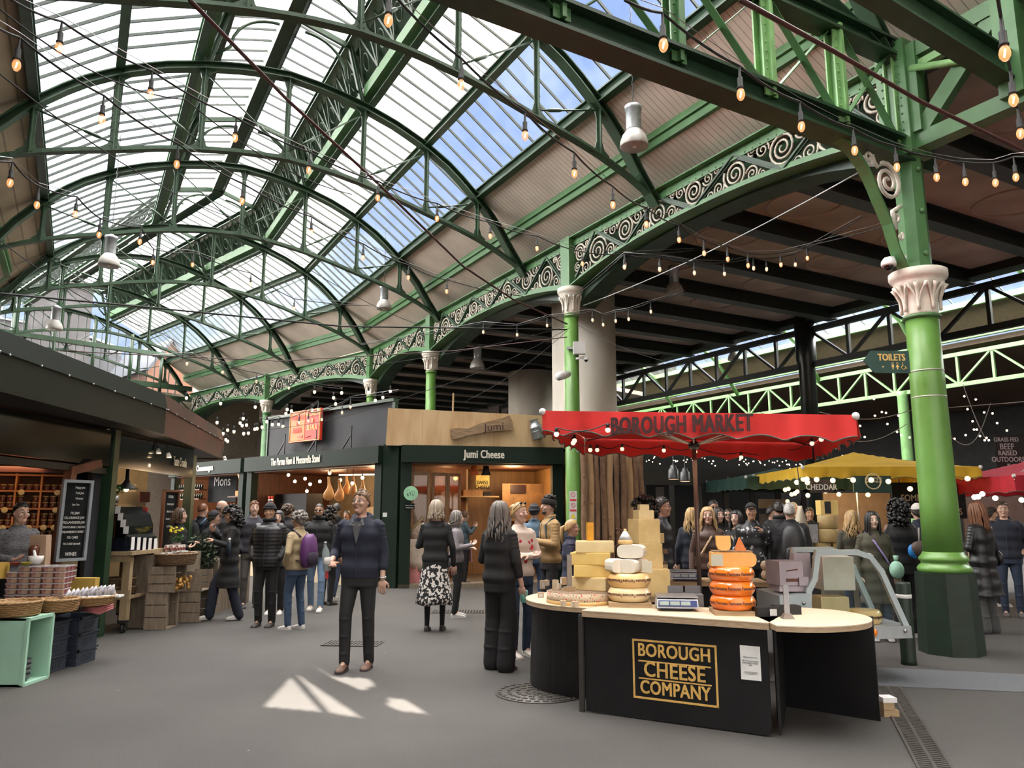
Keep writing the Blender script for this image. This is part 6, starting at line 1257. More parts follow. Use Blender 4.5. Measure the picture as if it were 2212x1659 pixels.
tag(MB().box(O0+V((.02, .03, .482)), (.30, .18, .012), -.1).build('dark_board', RIND), 'thin dark board on the halved orange wheel', 'board')
pU = [(-.055, .115), (.055, .115), (.055, .04), (.045, .012), (.02, 0), (-.02, 0), (-.045, .012), (-.055, .04)]; tag(MB().prism(pU, (1, -.1, 0), (0, .12, 1), (.1, 1, 0), O0+V((-.06, -.06, .49)), .05).build('cheese_piece', CH_OP), 'U-shaped orange cheese slice at the top left of the orange stack', 'cheese')
tag(MB().prism([(-.045, 0), (.045, 0), (0, .105)], (1, -.1, 0), (0, .1, 1), (.1, 1, 0), O0+V((.075, -.05, .488)), .05).build('cheese_wedge', mat('deep_orange_paste', (.62, .17, .03), .5)), 'pointed deep orange wedge at the top right of the orange stack', 'cheese')
# black boxes and knife stand on right wing
for k in range(2): 
    p = gnd(1665+42*k, 1334-4*k, ZT); p.y += .08; th = thing('black_case', 'flat black case behind the knife stand, %s' % ('left', 'right')[k], 'case', tuple(p)); MB().box(p+V((0, 0, .035)), (.20, .10, .07), .12).build('case_body', BLACKM, th)
    if k == 0: MB().box(p+V((.03, -.056, .035)), (.055, .003, .05), .12).build('white_label', PAPER, th)
p = gnd(1701, 1337, ZT); th = thing('blade_stand', 'upright grey blade in a chamfered metal foot on the right wing', 'knife stand', tuple(p)); MB().hexa([p+V((x*.045, y*.04, 0)) for x, y in ((-1, -1), (1, -1), (1, 1), (-1, 1))]+[p+V((x*.025, y*.02, .04)) for x, y in ((-1, -1), (1, -1), (1, 1), (-1, 1))]).build('foot', mat('bronze_foot', (.20, .16, .13), .4, .5), th); MB().box(p+V((0, 0, .14)), (.042, .008, .22), .1).build('blade', STEEL, th)
# back table behind the vendor
tag(MB().box((1.95, 9.2, .80), (1.9, .6, .05), -.1).build('back_table', WOOD), 'long back table behind the cheese counter', 'table'); tag(MB().box((1.95, 9.25, .39), (1.7, .5, .78), -.1).build('table_base', DARKIN), 'dark cloth-covered base of the back table', 'table base')
scale_((1.98, 9.05, .825), -.1, 'second scale standing on the back table'); 
for k in range(2): 
    for j in range(2): wheel((2.42+.62*j, 9.15, .83+.105*k), .15, .10, PRIND, 'printed rind wheel on the back table, %s, %s' % (('lower', 'upper')[k], ('left of the orange stack', 'right of the orange stack')[j]), round_=True)
for k, (x, z, w, h) in enumerate(((1.70, .83, .10, .10), (1.72, .93, .09, .08), (1.70, 1.01, .11, .03), (1.68, 1.04, .06, .09), (1.70, 1.13, .13, .05), (1.66, 1.25, .14, .11))): wedge((x, 9.0, z), w, .1, h, .1*k, CH_Y if k % 2 else RIND, RIND, 'small cheese in the pile on the back table, number %s from the bottom' % ('one', 'two', 'three', 'four', 'five', 'six')[k], rindside=False)
# refrigerated display with curved glass
FRG = mat('duck_egg_enamel', (.48, .56, .57), .3, var=.03)
f0 = V((2.62, 7.35, 0)); th = thing('refrigerated_display', 'pale grey refrigerated counter with curved glass sides behind the right wing', 'display fridge', (3.0, 7.9, .4))
PF = [(0, 0), (1.52, 0), (1.52, .13), (1.44, .16), (1.24, .62), (1.12, .78), (.96, .84), (.46, .84), (.34, .40), (.02, .38)]
def fr_(x, z, y, s_=1): return V((2.50+x*.84, 7.40+y+.16*x, .50+z*.86))
for y, dp in ((0, .05), (.62, .05)):
    inn = [(.52, .06), (1.40, .10), (1.19, .58), (1.08, .73), (.95, .78), (.56, .78), (.50, .50)]; out_ = [(.02, 0), (1.52, 0), (1.50, .15), (1.26, .63), (1.13, .79), (.96, .85), (.46, .85)]
    mb = MB(); segs = [((.36, .0), (1.52, .0)), ((1.50, .04), (1.44, .18)), ((1.44, .18), (1.25, .62)), ((1.25, .62), (1.12, .78)), ((1.12, .78), (.96, .83)), ((.96, .83), (.48, .83)), ((.48, .83), (.42, .55)), ((.42, .55), (.34, .42)), ((.34, .42), (.30, .0))]
    for a, b in segs: mb.bar(fr_(a[0], a[1], y), fr_(b[0], b[1], y), .05, .055, (0, 1, 0), e=.022)
    mb.build('end_frame', FRG, th); MB().add([fr_(p[0], p[1], y+.01) for p in inn], [tuple(range(7))]).build('end_glass', glass('fridge_glass', (.80, .86, .84), .07), th)
MB().hexa([fr_(-.02, -.03, -.03), fr_(.40, -.03, -.03), fr_(.40, -.03, .66), fr_(-.02, -.03, .66), fr_(-.02, .38, -.03), fr_(.34, .40, -.03), fr_(.34, .40, .66), fr_(-.02, .38, .66)]).build('machine_box', FRG, th)
MB().hexa([fr_(.3, -.10, -.04), fr_(1.56, -.10, -.04), fr_(1.56, -.10, .66), fr_(.3, -.10, .66), fr_(.3, .03, -.04), fr_(1.55, .03, -.04), fr_(1.55, .03, .66), fr_(.3, .03, .66)]).build('lower_tray', mat('satin_trim', (.50, .53, .54), .25, .4), th)
MB().box(fr_(.8, -.34, .32), (.5, .4, .42)).build('pedestal', BLACKM, th); mb = MB(); mb.add([fr_(1.46, .12, 0), fr_(1.25, .62, 0), fr_(1.25, .62, .62), fr_(1.46, .12, .62)], [(0, 1, 2, 3)]); mb.build('front_glass', MATS['fridge_glass'], th)
MB().lathe(fr_(.26, .30, -.04), [(.018, 0), (.014, .012), (.001, .014)], 14, axis=V((0, -1, 0))).build('lock', STEEL, th); MB().lathe(fr_(1.47, -.02, -.045), [(.02, 0), (.016, .012), (.001, .014)], 14, axis=V((0, -1, 0))).build('bolt', STEEL, th)
for k, (x, z, w, h, m, lb) in enumerate(((.72, .04, .22, .13, CH_Y, 'cheese half inside the fridge, lower left'), (.75, .17, .30, .17, CH_Y, 'big cut cheese inside the fridge, centre'), (.82, .40, .34, .40, CH_W, 'pale paper bag inside the fridge'))): p = fr_(x, z, .3); wedge(p, w*.9, .25, h*.8, 0, m, RIND, lb, rindside=False)
th = wheel(fr_(1.12, .03, .22), .17, .13, CH_P, 'cream waxed wheel with upside down lettering inside the fridge glass', "l'amuse", True)
th = wheel(fr_(.95, -.02, -.16)-V((0, 0, .02)), .075, .07, CH_O, 'orange waxed cheese peeping beside the counter end')
LIL = mat('lilac_card', (.50, .43, .47), .6)
for k, (x, z, w, h, rz, lb) in enumerate(((.20, .41, .30, .06, 0, 'lowest lilac carton on the fridge'), (.16, .475, .26, .26, .12, 'large lilac printed carton on the fridge'), (.31, .475, .10, .09, .0, 'small open lilac carton on the fridge'))):
    p = fr_(x, z, .22 if k != 2 else .08); th = thing('lilac_carton', lb, 'box', tuple(p)); MB().box(p+V((0, 0, h*.43)), (w*.9, .30 if k != 2 else .1, h*.86), rz).build('carton', LIL, th)
    if k == 1: MB().bar(p+V((-.06, -.155, .13)), p+V((.08, -.148, .15)), .003, .012, (0, 0, 1)).bar(p+V((-.04, -.156, .05)), p+V((.09, -.143, .05)), .003, .03, (0, 0, 1)).build('printed_motif', INKM, th)
tag(MB().box(fr_(.50, .60, .5), (.24, .05, .34), .5).build('open_carton', LIL), 'open lilac carton leaning inside the fridge top', 'box')
# wooden blocks on the ground
for k, (z, w, m, lb) in enumerate(((0, .12, WOOD, 'lower timber chock at the foot of the right wing'), (.055, .085, WOOD, 'upper timber chock at the foot of the right wing'), (.10, .11, PAPER, 'crumpled white packet on the timber chocks'))): tag(MB().box((2.93+w/2, 6.46, z+.026), (w, .12, .05 if k < 2 else .035)).build(('timber_chock', 'timber_chock', 'paper_packet')[k], m), lb, 'block')
# ---- red market umbrella
REDC = mat('red_canvas', (.66, .026, .022), .75, var=.15, scale=1.5, stretch=(1, 1, 2), bump=.15); REDC.node_tree.nodes['Principled BSDF'].inputs['Subsurface Weight'].default_value = 0
PIPE = mat('grey_green_piping', (.10, .12, .10), .7)
def canopy(name, label, c, w, rz, ze, zp, val, m, txt=None, tilt=0., pole=True, bulbs=None, amp=.035, tsz=.17, piping=PIPE, polem=None, tx=0.):
    c = V((c[0], c[1], 0)); R_ = Matrix.Rotation(rz, 3, 'Z'); th = thing(name, label, 'market umbrella', tuple(c)); h = w/2
    f = lambda x, y, z: c+R_ @ V((x, y, z+tilt*x*(z > 1.5)))
    N_ = 24; grid = []; mb = MB()
    def top(x, y): # pyramid with sag
        e_ = max(abs(x), abs(y))/h; q = 1-e_; return ze+(zp-ze)*(q**1.15) - .02*math.sin(PI*q)*(1-abs(abs(x)-abs(y))/h)
    vs = [f(-h+2*h*i/N_, -h+2*h*j/N_, top(-h+2*h*i/N_, -h+2*h*j/N_)) for i in range(N_+1) for j in range(N_+1)]
    mb.add(vs, [(i*(N_+1)+j, (i+1)*(N_+1)+j, (i+1)*(N_+1)+j+1, i*(N_+1)+j+1) for i in range(N_) for j in range(N_)], True); mb.build('canvas_top', m, th)
    for s_ in range(4):
        rs = Matrix.Rotation(s_*PI/2, 3, 'Z'); mb = MB(); n = 72; rows = 4; vs = []; low = []
        for i in range(n+1):
            x = -h+2*h*i/n; sc = val+amp*(1-abs(math.cos(PI*i/n*7)))-amp
            for j in range(rows+1):
                fz = j/rows; bul = .018*math.sin(i*.45+s_)*fz+.012*math.sin(i*1.1)*fz; p = rs @ V((x, -h-.01-bul, 0)); vs.append(f(p.x, p.y, ze-sc*fz))
            low.append(vs[-1])
        mb.add(vs, [(i*(rows+1)+j, i*(rows+1)+j+1, (i+1)*(rows+1)+j+1, (i+1)*(rows+1)+j) for i in range(n) for j in range(rows)], True); mb.build('valance', m, th)
        MB().tube(low, .006, 4).build('piping', piping, th)
        p = rs @ V((-h, -h, 0)); MB().ball(f(p.x, p.y, ze-.01), .035, 8, 6).build('corner_cap', WHITEP, th)
    if txt: text_mesh(txt, tsz, mat('dark_brown_print', (.045, .012, .012), .7), f(tx, -h-.045, ze-val*.50), R_ @ V((1, 0, 0)), (0, 0, 1), th, sx=.60, bold=.007, depth=.004, space=1.08)
    if pole:
        pm = polem or mat('bronze_pole', (.16, .11, .09), .35, .4); MB().tube([f(0, 0, 0), f(0, 0, zp-.05)], .024, 14).build('pole', pm, th); MB().lathe(f(0, 0, ze-.22), [(.03, 0), (.06, .02), (.06, .07), (.03, .09)], 14).build('hub', BLACKM, th); MB().lathe(f(0, 0, 0), [(.2, 0), (.2, .04), (.05, .06), (.04, .2)], 20).build('foot', BLACKM, th)
        for k in range(8):
            a = PI/4*k; e_ = 1/max(abs(math.cos(a)), abs(math.sin(a))); q = V((math.cos(a)*h*e_, math.sin(a)*h*e_, 0)); 
            MB().tube([f(0, 0, zp-.06), f(q.x*.98, q.y*.98, ze-.03)], .012, 5).build('rafter', mat('grey_rib', (.30, .27, .25), .4, .3), th); MB().tube([f(0, 0, ze-.17), f(q.x*.52, q.y*.52, ze-.03+(zp-ze)*.43)], .010, 5).build('strut', MATS['grey_rib'], th)
    return th, f
ut, uf = canopy('market_umbrella', 'large square red umbrella printed Borough Market over the cheese counter', (1.93, 8.15), 2.72, -.24, 2.47, 2.64, .235, REDC, 'BOROUGH MARKET', tilt=-.045, amp=.05, tsz=.215, tx=-.1)
GB = mat('opal_bulb_lit', (1, .9, .8), .3, emit=(1, .78, .58), es=1.15); GBY = mat('opal_bulb_bright', (1, .8, .5), .3, emit=(1, .78, .46), es=1.5); GOFF = mat('opal_bulb_unlit', (.35, .25, .28), .3)
us = thing('umbrella_light_string', 'string of round bulbs hung inside the red umbrella', 'string lights', tuple(uf(0, 0, 2.3))); pts = []
for (u, v, Y, m) in ((1202, 938, 7.0, GB), (1241, 952, 7.6, GB), (1238, 957, 7.8, GB), (1275, 972, 8.8, GBY), (1290, 972, 9.0, GBY), (1344, 970, 9.3, GBY), (1434, 973, 9.35, GBY), (1502, 976, 9.3, GBY), (1601, 988, 9.3, GBY), (1701, 982, 9.3, GOFF), (1754, 958, 8.2, GB), (1774, 949, 7.6, GB), (1790, 946, 7.3, GB), (1588, 940, 6.95, GB), (1447, 938, 6.95, GOFF), (1313, 929, 6.95, GB)):
    p = at(u, v, Y); bb = MB().ball(p, .024, 12, 8).build('opal_bulb', m, us); MB().cyl(p+V((0, 0, .02)), p+V((0, 0, .06)), .016, 8).build('socket', BLACKM, bb) ; pts.append(p+V((0, 0, .06)))
cab = []
for a, b in zip(pts, pts[1:]+pts[:1]):
    for k in range(6): q = a.lerp(b, k/6); q.z -= .05*math.sin(PI*k/6); cab.append(q)
MB().tube(cab, .005, 4, closed=True).build('cable', BLACKM, us)
lamp('umbrella_glow', 'POINT', tuple(uf(0, 0, 2.15)), 10, (1, .75, .5), .5)
# ================================================================ right-hand stalls
YELC = mat('mustard_canvas', (.62, .37, .02), .75, var=.12, scale=2, bump=.15); DGC = mat('dark_green_canvas', (.01, .045, .032), .7); RED2 = mat('crimson_canvas', (.45, .012, .03), .75)
yt, yf = canopy('market_canopy', 'mustard yellow canopy over the cheddar stall behind the column', (6.75, 15.2), 3.1, -.03, 2.40, 2.78, .22, YELC, pole=True, amp=.04, polem=STEEL)
canopy('market_canopy', 'small dark green canopy tucked left of the yellow one', (6.0, 17.6), 2.4, .1, 2.35, 2.6, .28, DGC, pole=False)
rt, rf_ = canopy('market_canopy', 'crimson canopy at the right edge printed with the market name', (9.9, 14.6), 3.0, .04, 2.22, 2.6, .30, RED2, 'BOROUGH MARKET', tsz=.22, tx=.55, polem=STEEL)
def fac(u0, v0, u1, v1, Y, m, nm, lb, cat, txt=(), col=CHALK, Y1=None, th_=.04, par=None):
    p0, p1 = P2(u0, Y), P2(u1, Y1 or Y); z0, z1 = ZV(v1, Y), ZV(v0, Y); d, n = frame_of(p0, p1); w = (p1-p0).length; t = thing(nm, lb, cat, tuple(p0+V((0, 0, z0)))); wall(p0, p1, z0, z1, th_, m, 'board', t)
    for s_, fx, fy_, sz in txt: text_mesh(s_, sz, col, p0+d*w*fx+n*.008+V((0, 0, z0+(z1-z0)*fy_)), d, (0, 0, 1), t, sx=.85, bold=.002)
    return t
fac(1754, 1036, 1800, 1064, 13.4, mat('dark_brown_sign', (.03, .012, .010), .5), 'cheddar_sign', 'dark hanging sign reading Cheddar under the yellow canopy', 'sign', (('CHEDDAR', .5, .40, .135),))
t = fac(1848, 1028, 1930, 1064, 13.5, mat('green_banner', (.008, .04, .03), .6), 'dairy_banner', 'dark green banner with a round gold ring logo under the yellow canopy', 'sign')
c = at(1885, 1040, 13.42); MB().tube([c+V((math.cos(a)*.13, -.02, math.sin(a)*.13)) for a in [2*PI*k/28 for k in range(28)]], .012, 6, closed=True).build('gold_ring', mat('pale_gold', (.62, .50, .30), .5), t); text_mesh('GORWYDD\nCAERPHILLY', .055, MATS['pale_gold'], c+V((0, -.03, .02)), (1, 0, 0), (0, 0, 1), t, bold=.001)
fac(1930, 1042, 2088, 1120, 14.6, SLATEB, 'black_backboard', 'black board lettered Somerset Cheddar makers behind the column', 'sign', (('SOMERSET', .36, .56, .17), ('CHEDDAR MAKERS', .48, .18, .17)), mat('dim_cream', (.36, .31, .24), .6))
fac(1780, 1065, 1925, 1150, 16.2, mat('beige_backdrop', (.35, .26, .20), .8), 'stall_backdrop', 'beige canvas backdrop of the yellow canopy stall', 'backdrop')
fac(2165, 938, 2250, 1024, 15.5, BLACKM, 'painted_menu', 'black wall panel lettered grass fed beef raised outdoors as nature intended', 'sign', (('GRASS FED', .28, .86, .12), ('BEEF', .28, .68, .17), ('RAISED', .28, .52, .14), ('OUTDOORS', .28, .36, .14), ('as', .28, .24, .09), ('nature', .28, .14, .09), ('intended', .28, .05, .09)), mat('dim_white', (.45, .45, .44), .7))
fac(2080, 1050, 2212, 1200, 16.5, mat('pink_grey_cloth', (.28, .22, .20), .8), 'stall_backdrop', 'grey-pink backdrop behind the crimson canopy', 'backdrop')
# cheddar table, wheels
tag(MB().box((5.75, 13.3, .42), (1.3, .8, .84)).build('stall_table', WOODG), 'rough wooden table under the cheese tower of the yellow stall', 'table')
CHD = cw('cloth_rind', (.36, .24, .09), (.50, .36, .16), bump=.4); p = at(1793, 1200, 13.1); z = .84
th = thing('halved_truckle', 'two cut cheddar halves at the foot of the yellow stall tower', 'cheese', (p.x, p.y, z)); MB().box((p.x-.12, p.y, z+.13), (.22, .2, .26)).build('paste', CHD, th); MB().box((p.x+.13, p.y, z+.13), (.22, .2, .26)).build('paste', CH_YB, th); z += .265
for lb in ('lower', 'upper'): t = thing('cheddar_truckle', 'cloth-bound cheddar drum in the yellow stall tower, %s' % lb, 'cheese', (p.x, p.y, z)); MB().lathe((p.x, p.y, z), [(.155, 0), (.165, .02), (.165, .21), (.155, .225), (.001, .226)], 26).build('cloth_rind', CHD, t); z += .228
t = thing('cheddar_block', 'pale cheddar block with black label topping the yellow stall tower', 'cheese', (p.x, p.y, z)); MB().box((p.x, p.y, z+.12), (.29, .22, .24)).build('paste', CH_YB, t); MB().box((p.x-.03, p.y-.115, z+.12), (.10, .006, .2)).build('black_label', BLACKM, t)
for lb, x, y, z_ in (('left', 5.1, 13.4, 0), ):
    t = thing('display_case', 'black-framed curved glass case beside the cheddar tower', 'display case', (x, y, .8)); MB().prism([(0, 0), (.7, 0), (.7, .2), (.3, .62), (0, .62)], (1, 0, 0), (0, 0, 1), (0, 1, 0), (x-.2, y-.3, .80), .6).build('glass_body', glass('smoke_glass', (.35, .36, .36), .12), t); MB().bar((x+.5, y-.3, 1.0), (x+.1, y-.3, 1.42), .03, .03).bar((x+.1, y-.3, 1.42), (x-.2, y-.3, 1.42), .03, .03).build('frame', BLACKM, t); MB().box((x+.15, y, .4), (.75, .62, .8)).build('base', DARKIN, t)
t = thing('hanging_apron', 'cream cloth bag on a hook left of the yellow canopy', 'cloth', tuple(at(1733, 1150, 13))); p = at(1733, 1180, 13); MB().loft([[p+V((x*w, y*.06, z)) for x, y in ((-1, -1), (0, -1.6), (1, -1), (1, 1), (0, 1.4), (-1, 1))] for z, w in ((0, .13), (.2, .14), (.45, .07), (.62, .02), (.66, .015))]).build('cloth_body', mat('cream_cloth', (.50, .43, .33), .9), t); MB().tube([p+V((0, 0, .64)), p+V((.02, 0, .78)), p+V((.0, 0, 1.3))], .008, 5).build('hook', BLACKM, t)
t = thing('hanging_apron', 'cream folded parasol cloth beside the auburn-haired woman', 'cloth', tuple(at(2118, 1180, 13))); p = at(2118, 1200, 13); MB().loft([[p+V((x*w, y*w, z)) for x, y in ((-1, -.5), (0, -1), (1, -.5), (1, .5), (0, 1), (-1, .5))] for z, w in ((-.3, .15), (.2, .16), (.5, .10), (.72, .03))]).build('cloth_body', MATS['cream_cloth'], t)
# bulbs round the stalls
yb = thing('canopy_light_string', 'round lit bulbs strung along the yellow and green canopies', 'string lights', tuple(at(1850, 1040, 13.3)))
for (u, v, Y) in ((1721, 1042, 14), (1735, 1035, 14), (1744, 1042, 13.4), (1743, 1035, 13.6), (1764, 1036, 13.3), (1799, 1038, 13.3), (1843, 1037, 13.3), (1882, 1037, 13.3), (1919, 1040, 13.3), (1966, 1056, 13.4), (2090, 1034, 13.2), (1696, 1058, 16), (1703, 1056, 16), (1710, 1068, 16), (1717, 1066, 16), (1722, 1062, 16), (1745, 1070, 15), (1783, 1061, 15), (1812, 1068, 15), (1875, 1069, 15), (1927, 1060, 15), (1701, 1083, 17)): MB().ball(at(u, v, Y), .045, 10, 7).build('lit_bulb', GBY, yb)
rb = thing('canopy_light_string', 'lit bulbs under the crimson canopy at the right edge', 'string lights', tuple(at(2150, 1075, 13.3)))
for (u, v) in ((2105, 1074), (2113, 1073), (2122, 1067), (2150, 1076), (2207, 1080)): MB().ball(at(u, v, 13.2), .045, 10, 7).build('lit_bulb', mat('cool_lit_bulb', (1, .95, .85), .3, emit=(1, .9, .75), es=1.8), rb)
lamp('yellow_stall_glow', 'POINT', (6.6, 15.0, 2.2), 45, (1, .72, .38), .4); lamp('yellow_stall_glow', 'POINT', (5.4, 14.2, 2.1), 20, (1, .72, .38), .3); lamp('crimson_stall_glow', 'POINT', (9.4, 14.4, 2.0), 25, (1, .85, .65), .3)
# dark stall row far behind the umbrella
t = thing('market_stall_row', 'row of dark stalls with small lettered fascias behind the red umbrella', 'stalls', (3.8, 19, 0)); r0, r1 = P2(1392, 18.2), P2(1740, 19.4); dR, nR = frame_of(r0, r1)
wall(r0, r1, 2.25, 2.62, .1, mat('row_fascia', (.018, .020, .020), .4), 'fascia', t); wall(r0+V((0, 1.8, 0)), r1+V((0, 1.8, 0)), 0, 2.6, .1, DARKIN, 'back_wall', t); wall(r0+V((0, .5, 0)), r1+V((0, .5, 0)), 2.62, 3.9, .1, mat('row_upper', (.024, .028, .030), .6), 'upper_panel', t)
for k, s_ in ((.62, 'French & Co'), (.94, 'Bakewell Deli')): text_mesh(s_, .13, mat('dim_cream', (.36, .31, .24)), r0.lerp(r1, k*.9)+nR*.02+V((0, 0, 2.42)), dR, (0, 0, 1), t, sx=.7)
for k in range(7): p = r0.lerp(r1, k/6)+V((0, .1, 0)); MB().box(p+V((0, 0, 1.2)), (.12, .12, 2.4)).build('post', BLACKM, t)
for (u0, v0, u1, v1, m, lb) in ((1640, 1078, 1705, 1098, WARMW, 'dim lit shelf panel in the dark stall row'), (1640, 1110, 1690, 1140, mat('grey_posters', (.22, .20, .19), .8), 'grey posters in the dark stall row'), (1418, 1052, 1436, 1085, mat('bottle_poster', (.12, .10, .09), .8), 'spotted poster at the left of the dark stall row')): fac(u0, v0, u1, v1, 18.9, m, 'wall_poster', lb, 'poster')
for u, v, Y in ((1455, 1035, 13.5), (1480, 1040, 14.2)):
    p = at(u, v, Y); t = thing('pendant_lamp', 'dark cylindrical pendant lamp hanging left of the umbrella pole, %s' % ('nearer' if Y < 14 else 'further'), 'lamp', tuple(p)); MB().lathe(p, [(.10, 0), (.095, .02), (.09, .16), (.06, .19), (.05, .24), (.02, .25), (.006, .27), (.006, 1.2)], 18).build('shade', mat('gunmetal', (.06, .06, .06), .35, .5), t); MB().lathe(p-V((0, 0, .004)), [(.085, 0), (.08, .006)], 16).build('glow_rim', mat('warm_rim', (1, .6, .4), .4, emit=(1, .6, .4), es=1.2), t)
fl = thing('fairy_light_string', 'tiny fairy lights crossing the dark behind the red umbrella', 'string lights', tuple(at(1600, 1000, 16))); rr = random.Random(3); TINY = mat('tiny_light', (1, .8, .6), .3, emit=(1, .78, .58), es=4)
for k in range(64): u = 1395+345*rr.random(); v = 984+22*rr.random()*abs(math.sin(u/40))+6*rr.random()+8*(u > 1600); MB().ball(at(u, v, 15+3*rr.random()), .014, 6, 4).build('tiny_bulb', TINY, fl)
fl = thing('fairy_light_string', 'fairy lights looping under the pale green girder on both sides of the big column', 'string lights', tuple(at(1950, 920, 17)))
for (u, v) in ((1888, 862), (1890, 898), (1914, 892), (1905, 890), (1941, 898), (1938, 933), (1947, 940), (1917, 916), (1965, 945), (2083, 856), (2108, 863), (2090, 884), (2126, 891), (2144, 893), (2154, 914), (2101, 910), (2104, 928), (2110, 928), (2086, 940), (2127, 951), (2136, 951), (2047, 951), (2200, 943), (2175, 930), (1843, 943), (1850, 931), (1858, 920), (1868, 944), (2062, 948), (1805, 968), (1820, 985), (1790, 975), (1835, 960), (2117, 942), (2131, 946)): MB().ball(at(u, v, 16), .022, 7, 5).build('tiny_bulb', TINY, fl)
for a, b, dz in (((1780, 930), (1960, 915), .3), ((2050, 940), (2140, 870), .5), ((1990, 885), (2212, 868), .0), ((2080, 830), (2130, 950), .1), ((1770, 890), (1985, 880), .2)):
    p, q_ = at(*a, 16), at(*b, 16); fl2 = MB().tube([p.lerp(q_, k/10)-V((0, 0, dz*math.sin(PI*k/10))) for k in range(11)], .008, 4).build('cable', mat('pale_cable', (.30, .28, .26), .6), fl)
# bollards and signs
def bollard(x, y, lb):
    t = thing('bollard', lb, 'bollard', (x, y, 0)); MB().lathe((x, y, 0), [(.080, 0), (.076, .04), (.076, .83), (.07, .85), (.001, .855)], 24).build('post', G_BASE, t); MB().lathe((x, y, .685), [(.0765, 0), (.078, .003), (.078, .037), (.0765, .04)], 24).build('white_band', WHITEP, t)
bollard(4.22, 8.55, 'dark green bollard with white band in front of the big column'); bollard(4.98, 10.6, 'dark green bollard mostly hidden behind the big column base')
t = thing('toilets_sign', 'green arrow sign reading Toilets strapped to the big column', 'sign', tuple(at(1925, 800, 9.1))); o = at(1967, 806, 9.02); w = .56; MB().prism([(0, 0), (0, .27), (-.46, .27), (-w+.0, .15), (-.44, 0)], (1, .05, 0), (0, 0, 1), (0, 1, 0), o, .02).build('arrow_board', mat('sign_green', (.012, .06, .045), .45), t)
YL = mat('sign_yellow', (.72, .50, .16), .5); text_mesh('TOILETS', .115, YL, o+V((-.22, -.012, .185)), (1, .05, 0), (0, 0, 1), t, sx=.78, bold=.004)
MB().bar(o+V((-.42, -.014, .075)), o+V((-.32, -.014, .075)), .006, .016, (0, 0, 1)).prism([(-.44, .075), (-.40, .11), (-.385, .10), (-.41, .075), (-.385, .05), (-.40, .04)], (1, 0, 0), (0, 0, 1), (0, 1, 0), o-V((0, .014, 0)), .004).build('left_arrow', YL, t)
for k in range(2):
    c = o+V((-.21+.055*k, -.012, .09)); MB().tube([c+V((math.cos(a)*.011, 0, .027+math.sin(a)*.011)) for a in [2*PI*j/10 for j in range(10)]], .003, 4, closed=True).prism([(-.014 if not k else -.004, .012), (.014 if not k else .004, .012), (.014+.006*k, -.02), (.006, -.02), (.006, -.045), (-.006, -.045), (-.006, -.02), (-.014-.006*k, -.02)], (1, 0, 0), (0, 0, 1), (0, 1, 0), c, .003).build('person_symbol', YL, t)
c = o+V((-.085, -.012, .075)); MB().tube([c+V((math.cos(a)*.024, 0, -.008+math.sin(a)*.024)) for a in [PI*.6+PI*1.5*j/12 for j in range(13)]], .004, 4).tube([c+V((-.005, 0, .035)), c+V((-.002, 0, .008)), c+V((.022, 0, .006)), c+V((.035, 0, -.022)), c+V((.045, 0, -.018))], .004, 4).ball(c+V((-.006, 0, .045)), .007, 6, 4).build('wheelchair_symbol', YL, t)
def dome(p, lb, s=1., arm=(.2, 0, .06)):
    t = thing('security_camera', lb, 'camera', tuple(p)); p = V(p); MB().lathe(p, [(.001, .11), (.05, .105), (.085, .06), (.09, .02), (.085, .0)], 20).build('housing', WHITEP, t) if s == 1 else MB().lathe(p, [(.001, .07), (.04, .06), (.055, .02), (.05, 0)], 16).build('housing', WHITEP, t)
    MB().ball(p, .058*s, 14, 8, (1, 1, .95)).build('dark_dome', GLOSS, t); MB().bar(p+V((0, 0, .10*s)), p+V(arm), .05, .04).build('arm', WHITEP, t)
dome(at(1920, 575, 9.1), 'white dome security camera bracketed high on the big column', arm=(.24, .05, .13))
c2 = W(7.8, 0, 0); t = thing('junction_box', 'white square equipment box on the slim green column', 'box', tuple(c2+V((.1, -.1, 4.9)))); MB().box(at(1251, 752, 15.8), (.25, .12, .26)).build('box_body', WHITEP, t); MB().box(at(1234, 752, 15.9), (.2, .06, .05)).build('bracket', STEEL, t)
dome(at(1266, 778, 15.8), 'small white dome camera below the white equipment box', .7, (-.2, .1, .05))
t = thing('floodlight', 'white spotlight clamped to the slim green column', 'spotlight', tuple(at(1217, 812, 15.7))); MB().tube([at(1228, 808, 15.8), at(1218, 810, 15.6), at(1207, 813, 15.4)], [.06, .09, .09], 12).build('housing', WHITEP, t)
for k, (c_, lb) in enumerate((((.62, .05, .05), 'no smoking sign, top of three on the slim green column'), ((.62, .05, .05), 'no dogs sign, middle of three on the slim green column'), ((.78, .62, .03), 'yellow warning triangle sign, lowest of three on the slim green column'))):
    p = at(1238, 1072+22.5*k, 15.8); t = thing('safety_sign', lb, 'sign', tuple(p)); MB().box(p, (.15, .012, .205)).build('plate', WHITEP, t); m_ = mat('sign_ink_%d' % (k//2), c_, .5); MB().box(p+V((0, -.008, -.075)), (.13, .004, .04)).build('text_band', m_, t)
    if k < 2: MB().tube([p+V((math.cos(a)*.045, -.009, .03+math.sin(a)*.045)) for a in [2*PI*j/18 for j in range(18)]], .005, 4, closed=True).bar(p+V((-.03, -.009, .06)), p+V((.03, -.009, .0)), .004, .008).build('ring_symbol', m_, t)
    else: MB().prism([(-.055, -.02), (.055, -.02), (0, .075)], (1, 0, 0), (0, 0, 1), (0, 1, 0), p-V((0, .012, 0)), .004).build('triangle', m_, t)
